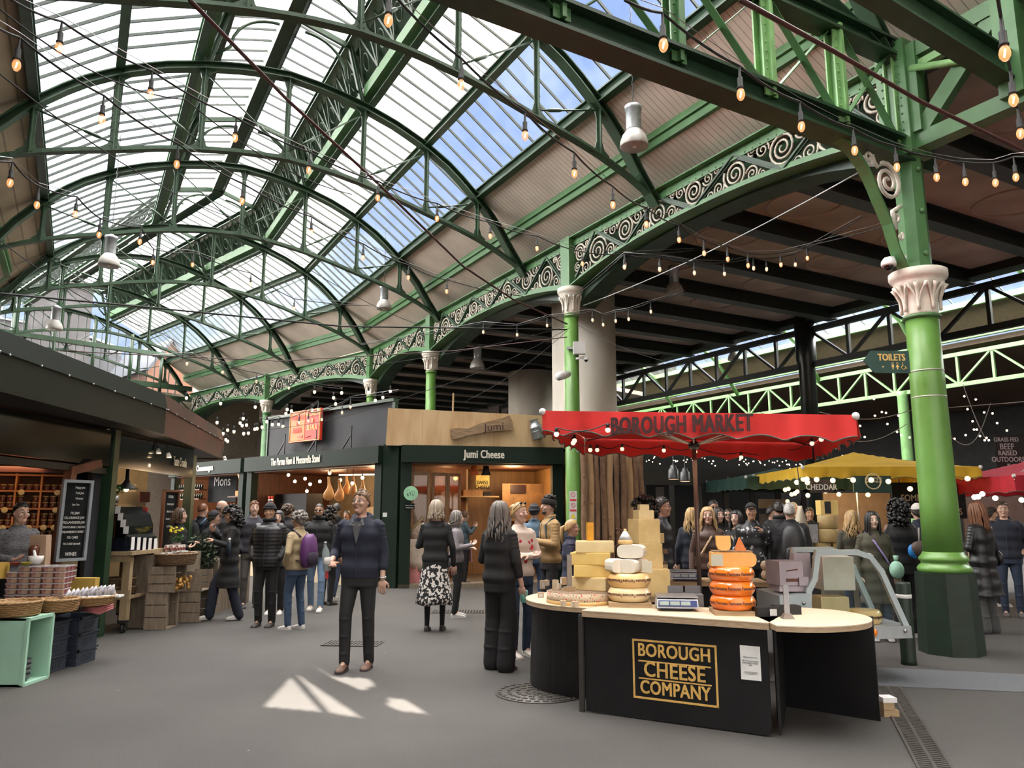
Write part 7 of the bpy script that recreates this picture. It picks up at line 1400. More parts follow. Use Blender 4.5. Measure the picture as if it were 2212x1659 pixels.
# ground furniture
GRAN = mat('granite_setts', (.075, .08, .088), .7, c2=(.11, .115, .125), scale=70); IRON = mat('worn_iron', (.055, .050, .046), .5, .3, c2=(.10, .09, .08), scale=30); 
k0, k1, k2, k3 = gnd(1905, 1483), gnd(2300, 1500), gnd(2300, 1462), gnd(1905, 1441); ex_ = (k0-k1).normalized()
struct(MB().prism([(p.x, p.y) for p in (k0+ex_*1.0, k1, k2, k3+ex_*1.0)], (1, 0, 0), (0, 1, 0), (0, 0, 1), (0, 0, .001), .006).build('trim_20', GRAN))
mc = gnd(1166, 1497); t = thing('manhole_cover', 'round patterned iron manhole cover in front of the cheese counter', 'manhole cover', tuple(mc)); MB().lathe(mc+V((0, 0, .002)), [(.40, 0), (.40, .006), (.001, .006)], 40).build('plate', IRON, t); mb = MB()
for r, n in ((.36, 30), (.28, 24), (.20, 16), (.12, 10), (.05, 4)):
    for k in range(n): a = 2*PI*k/n; mb.box(mc+V((math.cos(a)*r, math.sin(a)*r, .010)), (.028, .045, .008), a)
mb.build('raised_studs', IRON, t)
def grate(c, w, d_, rz, lb):
    t = thing('drain_grate', lb, 'drain', tuple(c)); R_ = Matrix.Rotation(rz, 3, 'Z'); MB().box(V(c)+V((0, 0, .003)), (w, d_, .004), R_).build('frame', DARKIN, t); mb = MB(); n = int(w/.045)
    for k in range(n+1): mb.box(V(c)+R_ @ V((-w/2+w*k/n, 0, .007)), (.02, d_, .006), R_)
    for k in (-.5, 0, .5): mb.box(V(c)+R_ @ V((0, d_*k, .008)), (w, .02, .006), R_)
    mb.build('bars', IRON, t)
grate(gnd(762, 1391), .68, .36, -.1, 'iron drain grate behind the feet of the man in the navy hoodie'); grate(gnd(990, 1322), .85, .36, .0, 'iron drain grate beyond the patterned skirt')
d0, d1 = gnd(1922, 1492), gnd(2020, 1659); dd = (d1-d0).normalized(); grate((d0+d1)/2+dd*.3, (d1-d0).length+.9, .20, math.atan2(dd.y, dd.x), 'long channel drain running to the bottom right corner')
# hanging factory lamps
def flamp(u, v, f, lb):
    y = (829.5-v)/FPX; Y = f*(math.cos(PITCH)-y*math.sin(PITCH)); p = at(u, v, Y); t = thing('factory_lamp', lb, 'lamp', tuple(p)); BELL = mat('worn_bell_glass', (.30, .28, .25), .4, c2=(.44, .42, .38), scale=9)
    MB().lathe(p, [(.215, 0), (.222, .012), (.215, .09), (.18, .19), (.12, .27), (.115, .28)], 28).build('bell_shade', BELL, t); MB().lathe(p+V((0, 0, .275)), [(.115, 0), (.12, .02), (.12, .34), (.135, .35), (.135, .41), (.06, .44), (.04, .46)], 20).build('gear_housing', GALV, t)
    MB().ball(p+V((0, 0, .06)), .07, 10, 7).build('lamp_globe', mat('lamp_core', (.9, .9, .88), .4), t); mb = MB(); q_ = p+V((0, 0, .46)); mb.tube([q_+V((.01*(-1)**k, 0, .07*k)) for k in range(int(max(2, (10.2 if p.z < 9 and p.x < 3 else 7.6)-q_.z)/.07))], .008, 4); mb.build('chain', BLACKM, t)
for a in ((1370, 318, 12.0, 'big rust-streaked factory lamp hanging from the nearest roof truss'), (235, 575, 17, 'factory lamp hanging at the left over the green canopy'), (829, 668, 22.6, 'factory lamp hanging left of the slim green column'), (569, 792, 34, 'smallest factory lamp far down the nave'), (117, 712, 22.5, 'factory lamp in front of the glass end screen'), (1457, 635, 18.7, 'factory lamp under the viaduct right of the concrete pier'), (1031, 796, 23, 'factory lamp under the viaduct left of the concrete pier'), (1586, 778, 27, 'factory lamp in the gloom beside the black column')): flamp(*a)
# ================================================================ festoon strings
BG = mat('festoon_glass', (.9, .55, .3), .1, emit=(1, .42, .14), es=.4, alpha=.5); FIL = mat('filament', (1, .7, .4), .3, emit=(1, .72, .38), es=9)
BG2 = mat('festoon_glass_far', (.75, .62, .5), .15, emit=(1, .70, .45), es=.35, alpha=.7)
def af(u, v, f): y = (829.5-v)/FPX; return at(u, v, f*(math.cos(PITCH)-y*math.sin(PITCH)))
def festoon(lb, pts, ends=(), near=True, sag=.03):
    P_ = [af(*p) for p in pts]; t = thing('festoon_string', lb, 'string lights', tuple(P_[0])); cab = []
    for p in P_:
        b = MB().lathe(p, [(.001, -.052), (.012, -.046), (.022, -.030), (.025, -.012), (.021, .008), (.014, .024)], 10).build('glass_bulb', BG if near else BG2, t)
        MB().lathe(p+V((0, 0, .022)), [(.021, 0), (.021, .012), (.016, .016), (.017, .07), (.009, .078), (.006, .15)], 8).build('socket', RUBBER, b); MB().tube([p+V((-.004, 0, -.03)), p+V((.004, 0, .008))], .0045, 4).build('filament', FIL, b)
    T_ = [af(*e) for e in ends[:1]]+[p+V((0, 0, .17)) for p in P_]+[af(*e) for e in ends[1:]]
    for a, b in zip(T_, T_[1:]):
        for k in range(6): q_ = a.lerp(b, k/6); q_.z -= sag*4*(k/6)*(1-k/6)*min(1, (b-a).length); cab.append(q_)
    cab.append(T_[-1]); MB().tube(cab, .008, 5).build('cable', RUBBER, t); MB().tube([p+V((0, 0, .03)) for p in T_], .003, 4).build('support_wire', STEEL, t)
festoon('festoon string entering at the upper left and dropping towards the nave centre', [(36, 137, 4.6), (220, 255, 5.4), (382, 352, 6.4), (523, 432, 7.5), (672, 500, 8.6), (784, 555, 9.6), (882, 598, 10.6), (965, 628, 11.6)], ((-60, 20, 4.0), (1130, 640, 13.5)))
festoon('festoon string above the first one at the upper left', [(128, 100, 4.8), (325, 200, 5.6), (508, 295, 6.4), (667, 365, 7.2), (816, 425, 8), (944, 470, 8.8), (1059, 508, 9.6), (1160, 535, 10.4), (1258, 568, 11.2), (1350, 570, 12)], ((10, -10, 4.2), (1500, 540, 13)))
festoon('festoon string crossing the blue glass towards the lattice cross girder', [(839, 40, 4.1), (996, 180, 4.8), (1134, 290, 5.5), (1241, 372, 6.2), (1324, 440, 7), (1396, 482, 8), (1467, 516, 9), (1521, 545, 9.6), (1572, 558, 10.2), (1616, 572, 10.6), (1687, 570, 11), (1744, 556, 11)], ((760, -50, 3.8), (2000, 460, 9.6)))
festoon('festoon string of glowing bulbs under the dark bottom of the cross girder', [(1433, 93, 3.9), (1600, 200, 4.5), (1731, 270, 5.2), (1846, 322, 5.8), (1937, 358, 6.2), (2023, 380, 6.5), (2085, 390, 6.6), (2150, 392, 6.6), (2194, 380, 6.4)], ((1350, 0, 3.6), (2300, 330, 6.0)))
festoon('short steep festoon string at the upper right corner', [(2170, 110, 3.4), (2189, 212, 4.2), (2204, 285, 5.0), (2110, 2, 3.0)][:3], ((2150, -40, 3.0), (2230, 350, 5.8)))
festoon('festoon string at the left edge over the green canopy', [(22, 392, 6.2), (80, 440, 7), (163, 460, 7.6), (214, 505, 8.2), (302, 520, 9), (330, 565, 10), (416, 570, 11), (541, 612, 12.5), (635, 665, 14)], ((-40, 340, 5.8), (800, 660, 16)))
festoon('festoon string in mid air right of the slim green column', [(1349, 575, 10.5), (1425, 580, 11), (1500, 588, 11.6), (1565, 590, 12), (1628, 578, 12.3), (1656, 580, 12.5), (1718, 570, 12.5)], ((1240, 640, 15), (1860, 470, 11)), False)
festoon('low festoon string from the slim green column to the left shops', [(1044, 716, 15), (1117, 722, 15.2), (1182, 702, 15.3), (1280, 690, 14.6), (1303, 700, 14.6), (1330, 692, 14.4), (1358, 688, 14.2), (1406, 672, 14)], ((780, 745, 18), (1480, 630, 14)), False)
festoon('festoon string along the right roof slope past the hanging lamp', [(110/4.608+380, 784, 14), (481, 803, 15), (700, 692, 13), (554, 823, 16), (878, 694, 14), (745, 745, 16), (624, 837, 17), (900, 753, 15.5)][:1]+[(481, 803, 15), (554, 823, 16), (624, 837, 17)], ((330, 770, 13), (740, 840, 18)), False)
festoon('festoon string hanging over the mozzarella sign', [(757, 878, 15), (739, 890, 15.2), (695, 905, 15.6), (666, 908, 16), (687, 884, 16), (646, 912, 16.4), (611, 920, 16.8), (602, 916, 17)], ((860, 845, 14.5), (560, 905, 17.5)), False)
fs = thing('festoon_string', 'tangle of small lit bulbs over the far shops left of the ham shop', 'string lights', tuple(af(530, 920, 18)))
for (a, b) in ((105, 460), (445, 515), (790, 550), (410, 705), (515, 780), (578, 795), (640, 710), (660, 735), (703, 730), (670, 665), (675, 815), (722, 810), (785, 770), (808, 765), (858, 750), (905, 695), (960, 725), (1022, 722), (1065, 740), (1095, 615), (1108, 575), (1150, 590), (1355, 580), (1590, 520), (1570, 458), (470, 815), (498, 875), (515, 890), (1915, 405), (2060, 455), (2135, 395), (1985, 485), (1380, 400), (1650, 410)): p = af(380+a/4.608, 760+b/4.608, 17); b_ = MB().ball(p, .034, 8, 6, (1, 1, 1.2)).build('glass_bulb', mat('far_festoon_bulb', (1, .85, .65), .3, emit=(1, .82, .58), es=1.1), fs); MB().cyl(p+V((0, 0, .03)), p+V((0, 0, .13)), .02, 6).build('socket', RUBBER, b_)
CABR = mat('oxblood_cable', (.055, .012, .012), .5)
def cable(lb, pts, r, m=RUBBER, sag=.0):
    P_ = [af(*p) for p in pts]; out = []
    for a, b in zip(P_, P_[1:]):
        for k in range(8): q_ = a.lerp(b, k/8); q_.z -= sag*4*(k/8)*(1-k/8); out.append(q_)
    tag(MB().tube(out+[P_[-1]], r, 6).build('hanging_cable', m), lb, 'cable')
cable('thick dark red cable slanting across the glass roof to the slim green column', [(410, 0, 5), (620, 215, 6.8), (815, 395, 8.6), (1000, 575, 12), (1110, 648, 14), (1225, 700, 16)], .016, CABR)
cable('thick dark red cable slanting past the big column at the upper right', [(1600, 0, 4.2), (1800, 110, 5), (1990, 220, 5.8), (2230, 335, 7)], .016, CABR)
cable('black cable sagging across the whole nave at mid height', [(-20, 632, 9), (300, 662, 11), (740, 705, 13), (1225, 712, 16)], .014)
cable('thin reddish cable crossing in front of the glass end screen', [(130, 758, 14), (600, 780, 15), (980, 758, 16), (1225, 728, 16)], .010, CABR)
for k, a in enumerate((((0, 520, 8), (350, 720, 12), (640, 850, 16)), ((1225, 705, 16), (700, 800, 15), (420, 870, 15)), ((1230, 708, 16), (900, 850, 15), (560, 930, 16)), ((1245, 700, 16), (1480, 790, 14), (1800, 960, 13)), ((0, 20, 4.4), (400, 215, 6), (760, 420, 8)), ((1260, 660, 16), (1860, 370, 10)), ((1000, 870, 15), (1225, 715, 16)), ((0, 160, 5), (500, 470, 9), (900, 700, 15)))): cable(['thin wire descending from the left edge over the canopy', 'thin wire from the slim column to the far left shops', 'thin wire from the slim column down over the ham shop', 'thin wire sagging from the slim column to the yellow canopy', 'thin wire under the roof glass at the upper left', 'pale rope-like wire rising from the slim column to the big column', 'thin wire dropping from the slim column onto the plywood shop', 'thin wire parallel to the lowest upper left festoon'][k], a, .005 if k != 5 else .010, RUBBER if k != 5 else STEEL, .12)
# ================================================================ people
SK = {k: mat('skin_'+k, c, .5, var=.05, scale=8) for k, c in dict(light=(.56, .34, .25), fair=(.60, .38, .29), tan=(.44, .25, .16), olive=(.38, .21, .13), brown=(.13, .065, .04), pale=(.62, .42, .33)).items()}
HR = {k: mat('hair_'+k, c, .45, var=.35, scale=30, stretch=(1, 1, .2)) for k, c in dict(black=(.008, .007, .007), brown=(.065, .036, .02), dark=(.02, .014, .011), blond=(.42, .27, .12), grey=(.16, .14, .125), white=(.42, .40, .38), ginger=(.16, .06, .025), sandy=(.17, .10, .055), greyblond=(.30, .24, .18)).items()}
CLM = {}
def cl(c, rough=.85, **k):
    key = (c, rough, str(k))
    if key not in CLM: CLM[key] = mat('cloth_%d' % len(CLM), c, rough, var=k.pop('var', .10), scale=k.pop('scale', 7), bump=k.pop('bump', .15), **k)
    return CLM[key]
EYEW = mat('eye_dark', (.02, .012, .01), .2); LIP = mat('lips', (.36, .13, .10), .5); BROW = HR['dark']
def remeshed(mb, vox, smooth=3):
    me = bpy.data.meshes.new('r'); me.from_pydata([tuple(v) for v in mb.v], [], mb.f); ob = bpy.data.objects.new('r', me); COL.objects.link(ob)
    m = ob.modifiers.new('a', 'REMESH'); m.mode = 'VOXEL'; m.voxel_size = vox; m.use_smooth_shade = True
    if smooth: q = ob.modifiers.new('b', 'SMOOTH'); q.factor = .5; q.iterations = smooth
    dg = bpy.context.evaluated_depsgraph_get(); me2 = bpy.data.meshes.new_from_object(ob.evaluated_get(dg)); bpy.data.objects.remove(ob); bpy.data.meshes.remove(me); return me2
def add_mesh(name, me, m, parent, extra=None):
    if extra is not None and extra.v:
        vs = [tuple(v.co) for v in me.vertices]; fs = [tuple(p.vertices) for p in me.polygons]; o_ = len(vs); me = bpy.data.meshes.new(name); me.from_pydata(vs+[tuple(v) for v in extra.v], [], fs+[tuple(i+o_ for i in f) for f in extra.f]); me.polygons.foreach_set('use_smooth', [True]*len(me.polygons))
    me.name = name; me.materials.clear(); me.materials.append(m); o = bpy.data.objects.new(name, me); COL.objects.link(o); o.parent = parent; return o
def limb(mb, pts, rs, n=12, flat=None):
    P_, R2 = [], []
    for i in range(len(pts)-1):
        for k in range(5):
            f = k/5; P_.append(V(pts[i]).lerp(V(pts[i+1]), f)); R2.append(rs[i]+(rs[i+1]-rs[i])*f)
    P_.append(V(pts[-1])); R2.append(rs[-1]); mb.tube(P_, R2, n, flat=flat)
    for p, r in zip(pts, rs): mb.ball(p, r*.98, n, 8)
def hand(mb, w, d, side, curl=.5, up=(0, 0, 1), s=1.):
    """w wrist, d direction of the palm, fingers unequal and curled"""
    w = V(w); d = V(d).normalized(); x = d.cross(V(up)); x = x.normalized() if x.length > .1 else V((1, 0, 0)); nrm = x.cross(d).normalized()
    mb.ball(w+d*.042*s, .05*s, 10, 7, (.88, .36, .90), Matrix((x, nrm, d)).transposed())
    for k, (o, L_) in enumerate(((-.030, .066), (-.010, .076), (.010, .071), (.030, .056))):
        p0 = w+d*.075*s+x*o*s; pts = [w+d*.04*s+x*o*.8*s, p0]; dd = d.copy(); p = p0
        for j in range(3): dd = (dd-nrm*curl*(.55+.12*j)*side).normalized(); p = p+dd*(L_*s*(.42, .32, .26)[j]); pts.append(p)
        mb.tube(pts, [.0095*s, .0092*s, .0088*s, .0078*s, .006*s], 7)
    b_ = w+d*.022*s-x*.026*s; t1 = b_+(d*.6-x*.75-nrm*side*.35).normalized()*.034*s; t2 = t1+(d*.85-x*.25-nrm*side*(.3+curl*.5)).normalized()*.03*s; t3 = t2+(d-nrm*side*curl).normalized()*.022*s; mb.tube([b_, t1, t2, t3], [.012*s, .011*s, .0098*s, .007*s], 7)
def person(name_lab, x, y, H=1.75, head=0., skin='light', hair=('short', 'brown'), top=('jacket', (.02, .02, .03)), legs=((.02, .02, .03), 1.), shoes=(.5, .48, .45), arms=('down', 'down'), step=(0., 0.), near=False, female=False, look=0., nod=0., extras=(), bulk=1., z0=0., lean=0., skinlegs=None):
    th = thing('person', name_lab, 'person', (x, y, z0), None, math.radians(head)); th['wpos'] = (0, 0, 0); S_ = H/1.75; vox = .011 if near else .019
    lm = cl(legs[0]) if not isinstance(legs[0], bpy.types.Material) else legs[0]
    sw = .178 if not female else .155; hipw = .085
    def q(p): return V((p[0]*S_, p[1]*S_, p[2]*S_))
    LE = q((0, lean, 0))
    # skeleton, facing -Y; +X is the figure's left
    hip = {s: q((s*hipw, 0, .92)) for s in (1, -1)}; foot, knee = {}, {}
    for s, st in ((1, step[0]), (-1, step[1])):
        fx = s*(.10 if abs(st) < .2 else .07); lift = max(0, st-.05)*.12 if st > 0 else max(0, -st-.1)*.35; foot[s] = q((fx, -st, .085+lift)); knee[s] = (hip[s]+foot[s])/2+q((s*.01, -.035-.10*abs(st), .03))
    sh = {s: q((s*sw, .0-lean, 1.425)) for s in (1, -1)}
    A = {'down': ((.235, .03, 1.12), (.25, -.05, .87), (0, -.15, -1)), 'hold': ((.24, .04, 1.14), (.16, -.22, 1.12), (-.5, -.8, .1)), 'pocket': ((.27, .06, 1.14), (.20, -.06, .96), (-.25, -.3, -.8)), 'up': ((.25, -.10, 1.22), (.10, -.26, 1.36), (-.3, -.5, .8)), 'cross': ((.23, -.06, 1.14), (-.02, -.24, 1.14), (-1, -.1, .1)), 'front': ((.24, -.02, 1.13), (.06, -.27, 1.18), (-.7, -.5, .3)), 'back': ((.25, .12, 1.13), (.24, .10, .89), (0, -.1, -1)), 'reach': ((.24, -.16, 1.20), (.18, -.42, 1.14), (0, -1, -.1)), 'strap': ((.25, -.04, 1.18), (.13, -.16, 1.33), (-.6, -.1, .9))}
    elb, wri, hd = {}, {}, {}
    for s, a in ((1, arms[0]), (-1, arms[1])):
        e, w, d = A[a] if isinstance(a, str) else a; elb[s] = q((e[0]*s, e[1]-lean*.8, e[2])); wri[s] = q((w[0]*s, w[1]-lean*.8, w[2])); hd[s] = V((d[0]*s, d[1], d[2]))
    HC = q((0, -.015-lean*1.2, 1.635)); Rh = Matrix.Rotation(math.radians(look), 3, 'Z') @ Matrix.Rotation(math.radians(nod), 3, 'X')
    hp = lambda p: HC+Rh @ q(p)
    TOR = [(.86, .150, .100), (.94, .165, .112), (1.02, .150, .100), (1.12, .138 if female else .150, .095), (1.24, .150 if female else .165, .108), (1.34, .158 if female else .174, .105), (1.40, .145 if female else .160, .088), (1.44, .105, .068), (1.49, .058, .055)]
    def ring(z, w, d, off=0., n=24, pw=.88): return [q((math.copysign(abs(math.cos(a))**pw, math.cos(a))*(w+off), math.copysign(abs(math.sin(a))**pw, math.sin(a))*(d+off)-lean*max(0, (z-.9)/.5), z)) for a in [2*PI*k/n for k in range(n)]]
    # --- body, one continuous surface
    mb = MB(); mb.loft([ring(z, w*bulk*.96, d*bulk*.94) for z, w, d in TOR]); mb.tube([q((0, .012-lean, 1.44)), q((0, 0-lean*1.1, 1.50)), HC+q((0, .01, -.06))], [.062*S_, .054*S_, .052*S_], 12)
    hz = [(-.122, .020, .025, -.045), (-.112, .036, .036, -.040), (-.085, .052, .060, -.022), (-.05, .063, .078, -.008), (0, .072, .090, 0), (.045, .075, .095, .004), (.08, .066, .082, .006), (.105, .046, .056, .008), (.118, .018, .024, .008)]
    mb.loft([[hp((math.cos(a)*w, math.sin(a)*d+o, z)) for a in [2*PI*k/18 for k in range(18)]] for z, w, d, o in hz])
    mb.tube([hp((0, -.088, .022)), hp((0, -.103, .0)), hp((0, -.112, -.018)), hp((0, -.098, -.03))], [.008*S_, .011*S_, .015*S_, .011*S_], 8)
    mb.ball(hp((0, -.090, -.056)), .019*S_, 8, 6, (1.25, .7, .5)); mb.ball(hp((0, -.078, -.092)), .026*S_, 8, 6, (1, .9, .8))
    for s in (1, -1): mb.ball(hp((s*.073, .006, -.005)), .026*S_, 8, 6, (.38, .7, 1.1)); mb.ball(hp((s*.040, -.072, -.025)), .026*S_, 8, 6, (1, .8, .8))
    for s in (1, -1):
        limb(mb, [sh[s]+q((0, 0, -.02)), elb[s], wri[s]], [.046*S_, .036*S_, .026*S_]); limb(mb, [hip[s], knee[s], foot[s]], [.075*S_, .05*S_, .030*S_]); limb(mb, [foot[s], foot[s]+q((0, -.09, -.06))], [.028*S_, .016*S_])
    ex = MB()
    for s in (1, -1):
        if not (arms[0 if s == 1 else 1] == 'pocket'): hand(ex, wri[s], hd[s], s, .45 if (arms[0 if s == 1 else 1] in ('down', 'back')) else .8, s=S_*1.02)
    add_mesh('body', remeshed(mb, .0085 if near else .014, 1), SK[skin], th, ex)
    # --- face
    for s in (1, -1):
        ey = MB().ball(hp((s*.030, -.0865, .008)), .0125*S_, 10, 6, (1.15, .5, .62)).build('eye', mat('eye_white', (.55, .52, .50), .2), th); MB().ball(hp((s*.030, -.0925, .007)), .0062*S_, 8, 5, (1, .5, 1)).build('iris', EYEW, ey)
        MB().tube([hp((s*.016, -.094, .030)), hp((s*.032, -.094, .036)), hp((s*.047, -.083, .030))], .0035*S_, 5).build('eyebrow', HR[hair[1]] if hair[1] != 'white' else HR['grey'], th)
    MB().tube([hp((-.021, -.094, -.054)), hp((-.008, -.1015, -.051)), hp((.008, -.1015, -.051)), hp((.021, -.094, -.054))], [.002*S_, .0055*S_, .0055*S_, .002*S_], 6, flat=(1, .9)).build('mouth', LIP, th)
    # --- trousers / legs
    if legs[1] and legs[0] is not None:
        lw = legs[1]; mb = MB(); mb.loft([ring(z, w, d, .012) for z, w, d in ((.80, .165*bulk, .115), (.88, .168*bulk, .118), (.96, .165*bulk, .115), (1.04, .150*bulk, .105))])
        for s in (1, -1):
            fl = lw if lw > 1.2 else 1.; ank = foot[s]+q((0, .01, -.012 if lw < 1.2 else -.03)); k2 = knee[s]
            rr = [.092*S_*bulk, .064*S_*(1+(lw-1)*.55), .050*S_*lw*1.05]; limb(mb, [hip[s]+q((0, 0, -.03)), k2, ank], rr, 14)
            for j in range(5): f = .55+.09*j; p = k2.lerp(ank, (j+.5)/5.5); mb.ball(p+q((0, -.01*(-1)**j, 0)), (rr[1]+(rr[2]-rr[1])*(j+.5)/5.5)*1.05, 10, 5, (1, 1, .25))
        add_mesh('trousers', remeshed(mb, vox, 2), lm, th)
    elif legs[0] is not None and skinlegs is None: pass
    # shoes
    for s in (1, -1):
        f = foot[s]; mb = MB(); rings = []; tz = -f.z/S_ if abs(step[0]) < .2 else -.085
        for yy, w, h in ((.065, .020, .04), (.05, .034, .075), (0, .038, .085), (-.05, .040, .065), (-.11, .045, .050), (-.155, .040, .036), (-.18, .018, .022)): rings.append([f+q((math.cos(a)*w, yy, -.085+max(0.004, h/2+math.sin(a)*h/2))) for a in [2*PI*k/14 for k in range(14)]])
        mb.loft(rings); so = mb.build('shoe', cl(shoes, .6), th); MB().loft([[f+q((w*c_, yy, zz)) for c_, zz in ((-1, -.088), (1, -.088), (1, -.068), (-1, -.068))] for yy, w in ((.068, .022), (.04, .038), (-.05, .041), (-.11, .047), (-.16, .040), (-.186, .018))], smooth=False).build('sole', cl((.55, .53, .50) if shoes[0] > .3 else (.05, .04, .04), .7), so)
    # --- top garment
    kind, col = top[0], top[1]; tm = cl(col, top[2] if len(top) > 2 else .85) if not isinstance(col, bpy.types.Material) else col
    mb = MB(); off = dict(jacket=.028, hoodie=.03, puffer=.05, coat=.032, sweater=.026, tee=.014, blazer=.024)[kind]; bot = dict(jacket=.88, hoodie=.88, puffer=.84, coat=.50, sweater=.90, tee=.92, blazer=.86)[kind]
    zs = []; z = bot
    while z < 1.49: zs.append(z); z += .018 if near else .03
    def prof(z):
        if z <= .86: return TOR[0][1]+(.86-z)*(.16 if kind == 'coat' else .02), TOR[0][2]+(.86-z)*(.16 if kind == 'coat' else .02)
        for (a, wa, da), (b, wb, db) in zip(TOR, TOR[1:]):
            if z <= b: f = (z-a)/(b-a); return wa+(wb-wa)*f, da+(db-da)*f
        return TOR[-1][1], TOR[-1][2]
    rg = []
    for z in zs:
        w, d = prof(z); o = off*(1 if z < 1.40 else max(.35, 1-(z-1.40)*6))
        if kind == 'puffer' and z < 1.42: o += .012*abs(math.sin(z*PI/.052))
        else: o += .006*math.sin(z*41+x)
        rg.append(ring(z, w*bulk, d*bulk, o))
    mb.loft(rg)
    sf = {'tee': .45}.get(kind, .97)
    for s in (1, -1):
        e2 = elb[s]; w2 = wri[s] if sf > .5 else sh[s].lerp(e2, .7); r0 = {'puffer': .078, 'hoodie': .068, 'coat': .068, 'jacket': .066, 'sweater': .064, 'tee': .058, 'blazer': .060}[kind]*S_*(.92 if female else 1)
        if sf > .5: 
            cuff = e2.lerp(w2, .97 if not (near and kind == 'hoodie') else .55); limb(mb, [sh[s]+q((-.01*s, 0, -.025)), e2, cuff], [r0, r0*.82, r0*.66], 12)
            nf = 7
            for j in range(nf): p = sh[s].lerp(e2, (j+.5)/nf) if True else p; mb.ball(p, r0*(1.04-.16*(j/nf)), 10, 5, (1, 1, .3 if kind == 'puffer' else .5))
            for j in range(5): p = e2.lerp(cuff, (j+.5)/5); mb.ball(p, r0*(.87-.14*j/5), 10, 5, (1, 1, .4))
        else: limb(mb, [sh[s]+q((-.01*s, 0, -.025)), w2], [r0, r0*.9], 12)
    nk = HC+q((0, .01, -.135))
    if kind in ('hoodie',): mb.tube([nk+q((math.cos(a)*.085, math.sin(a)*.07+.03, -.02+.03*math.sin(a))) for a in [2*PI*k/16 for k in range(16)]], .032*S_, 8, closed=True); mb.ball(nk+q((0, .10, -.05)), .085*S_, 12, 8, (1.1, .55, .9))
    elif kind in ('jacket', 'coat', 'puffer'): mb.tube([nk+q((math.cos(a)*.068, math.sin(a)*.062+.008, .0+.012*math.sin(a))) for a in [2*PI*k/16 for k in range(16)]], .022*S_, 8, closed=True)
    elif kind == 'sweater': mb.tube([nk+q((math.cos(a)*.066, math.sin(a)*.058+.005, -.012)) for a in [2*PI*k/16 for k in range(16)]], .014*S_, 8, closed=True)
    go = add_mesh({'tee': 'shirt'}.get(kind, kind), remeshed(mb, vox, 2), tm, th)
    def fy(z): return -(prof(z)[1]*bulk+off+.008)-lean*max(0, (z-.9)/.5)
    if kind in ('jacket', 'hoodie', 'puffer', 'coat'): MB().tube([q((0, fy(z)-.0, z)) for z in [bot+.02+(1.40-bot)*k/10 for k in range(11)]], .004*S_, 5).build('zip', cl((.04, .04, .05)), go)
    # --- hair
    hk, hc = hair[0], HR.get(hair[1], HR['brown']); rnd = random.Random(int(x*100+y*10))
    def cap(r=1., lowf=.0, back=0., nm='hair', m=hc, zlow=-.01):
        mb = MB(); n = 22; rings = []
        for j in range(9):
            th_ = PI/2*(1-j/8.)  # from rim up
            rr = []
            for k in range(n):
                a = 2*PI*k/n; fr = max(0, -math.sin(a)); zl = (.076*fr**.5+zlow*(1-fr)-.075*back*max(0, math.sin(a))); zt_ = .126*r; z = zl+(zt_-zl)*math.cos(th_)**1.0; z = zl+(zt_-zl)*(1-(1-j/8.)**1.7)
                w = (.084*r)*math.sqrt(max(0, 1-(max(0, z)/(zt_+.001))**2.4)); d = (.104*r)*math.sqrt(max(0, 1-(max(0, z)/(zt_+.001))**2.4)); rr.append(hp((math.cos(a)*max(w, .003), math.sin(a)*max(d, .003)+.006, z+rnd.uniform(-.002, .002))))
            rings.append(rr)
        mb.loft(rings, caps=True); return mb
    def strands(n, length, spread, start=1., curl=0., front=.3, width=.009, ponytail=False):
        mb = MB()
        for i in range(n):
            a = PI*(-front)+PI*(1+2*front)*i/(n-1)+rnd.uniform(-.1, .1); top_ = hp((math.cos(a)*.03, math.sin(a)*.03+.02, .125)); pts = [top_, hp((math.cos(a)*.062, math.sin(a)*.075+.01, .10)), hp((math.cos(a)*.090, math.sin(a)*.108+.008, .035)), hp((math.cos(a)*.094, math.sin(a)*.114+.006, -.03))]
            L_ = length*rnd.uniform(.85, 1.08); st_ = 6
            for k in range(1, st_+1):
                f = k/st_; p = pts[3]+V((0, 0, -L_*f*S_))+q((math.cos(a)*spread*f+math.sin(k*1.9+i)*curl, math.sin(a)*spread*f*.8+.02*f+math.cos(k*2.3+i)*curl, 0)); pts.append(p)
            mb.tube(pts, [width*S_, width*1.2*S_, width*1.4*S_]+[width*1.5*S_*(1-.10*k) for k in range(st_+1)], 5)
        return mb
    if hk == 'short':
        mb = cap(1.0, back=.5)
        for i in range(90):
            a = rnd.uniform(0, 2*PI); el = rnd.uniform(.45, 1.5); c_, s_ = math.cos(el), math.sin(el); p0 = V((math.cos(a)*c_*.082, math.sin(a)*c_*.102+.006, .02+s_*.104)); p1 = p0+V((rnd.uniform(-.012, .012), -.014 if p0.y < 0 else .012, .006 if el > 1 else -.008)); mb.tube([hp(p0*.98), hp((p0+p1)/2*1.03), hp(p1)], [.009*S_, .008*S_, .003*S_], 4)
        mb.build('hair', hc, th)
    elif hk == 'crop': cap(.975, back=.4, zlow=.0).build('hair', hc, th)
    elif hk == 'balding': mb = MB(); [mb.ball(hp((math.cos(a)*.074, math.sin(a)*.092+.004, -.005)), .016*S_, 7, 5, (1, 1, 2)) for a in [PI*(-.05+1.1*k/16) for k in range(17)]]; mb.build('hair', hc, th)
    elif hk in ('long', 'wavy', 'bob', 'straight'):
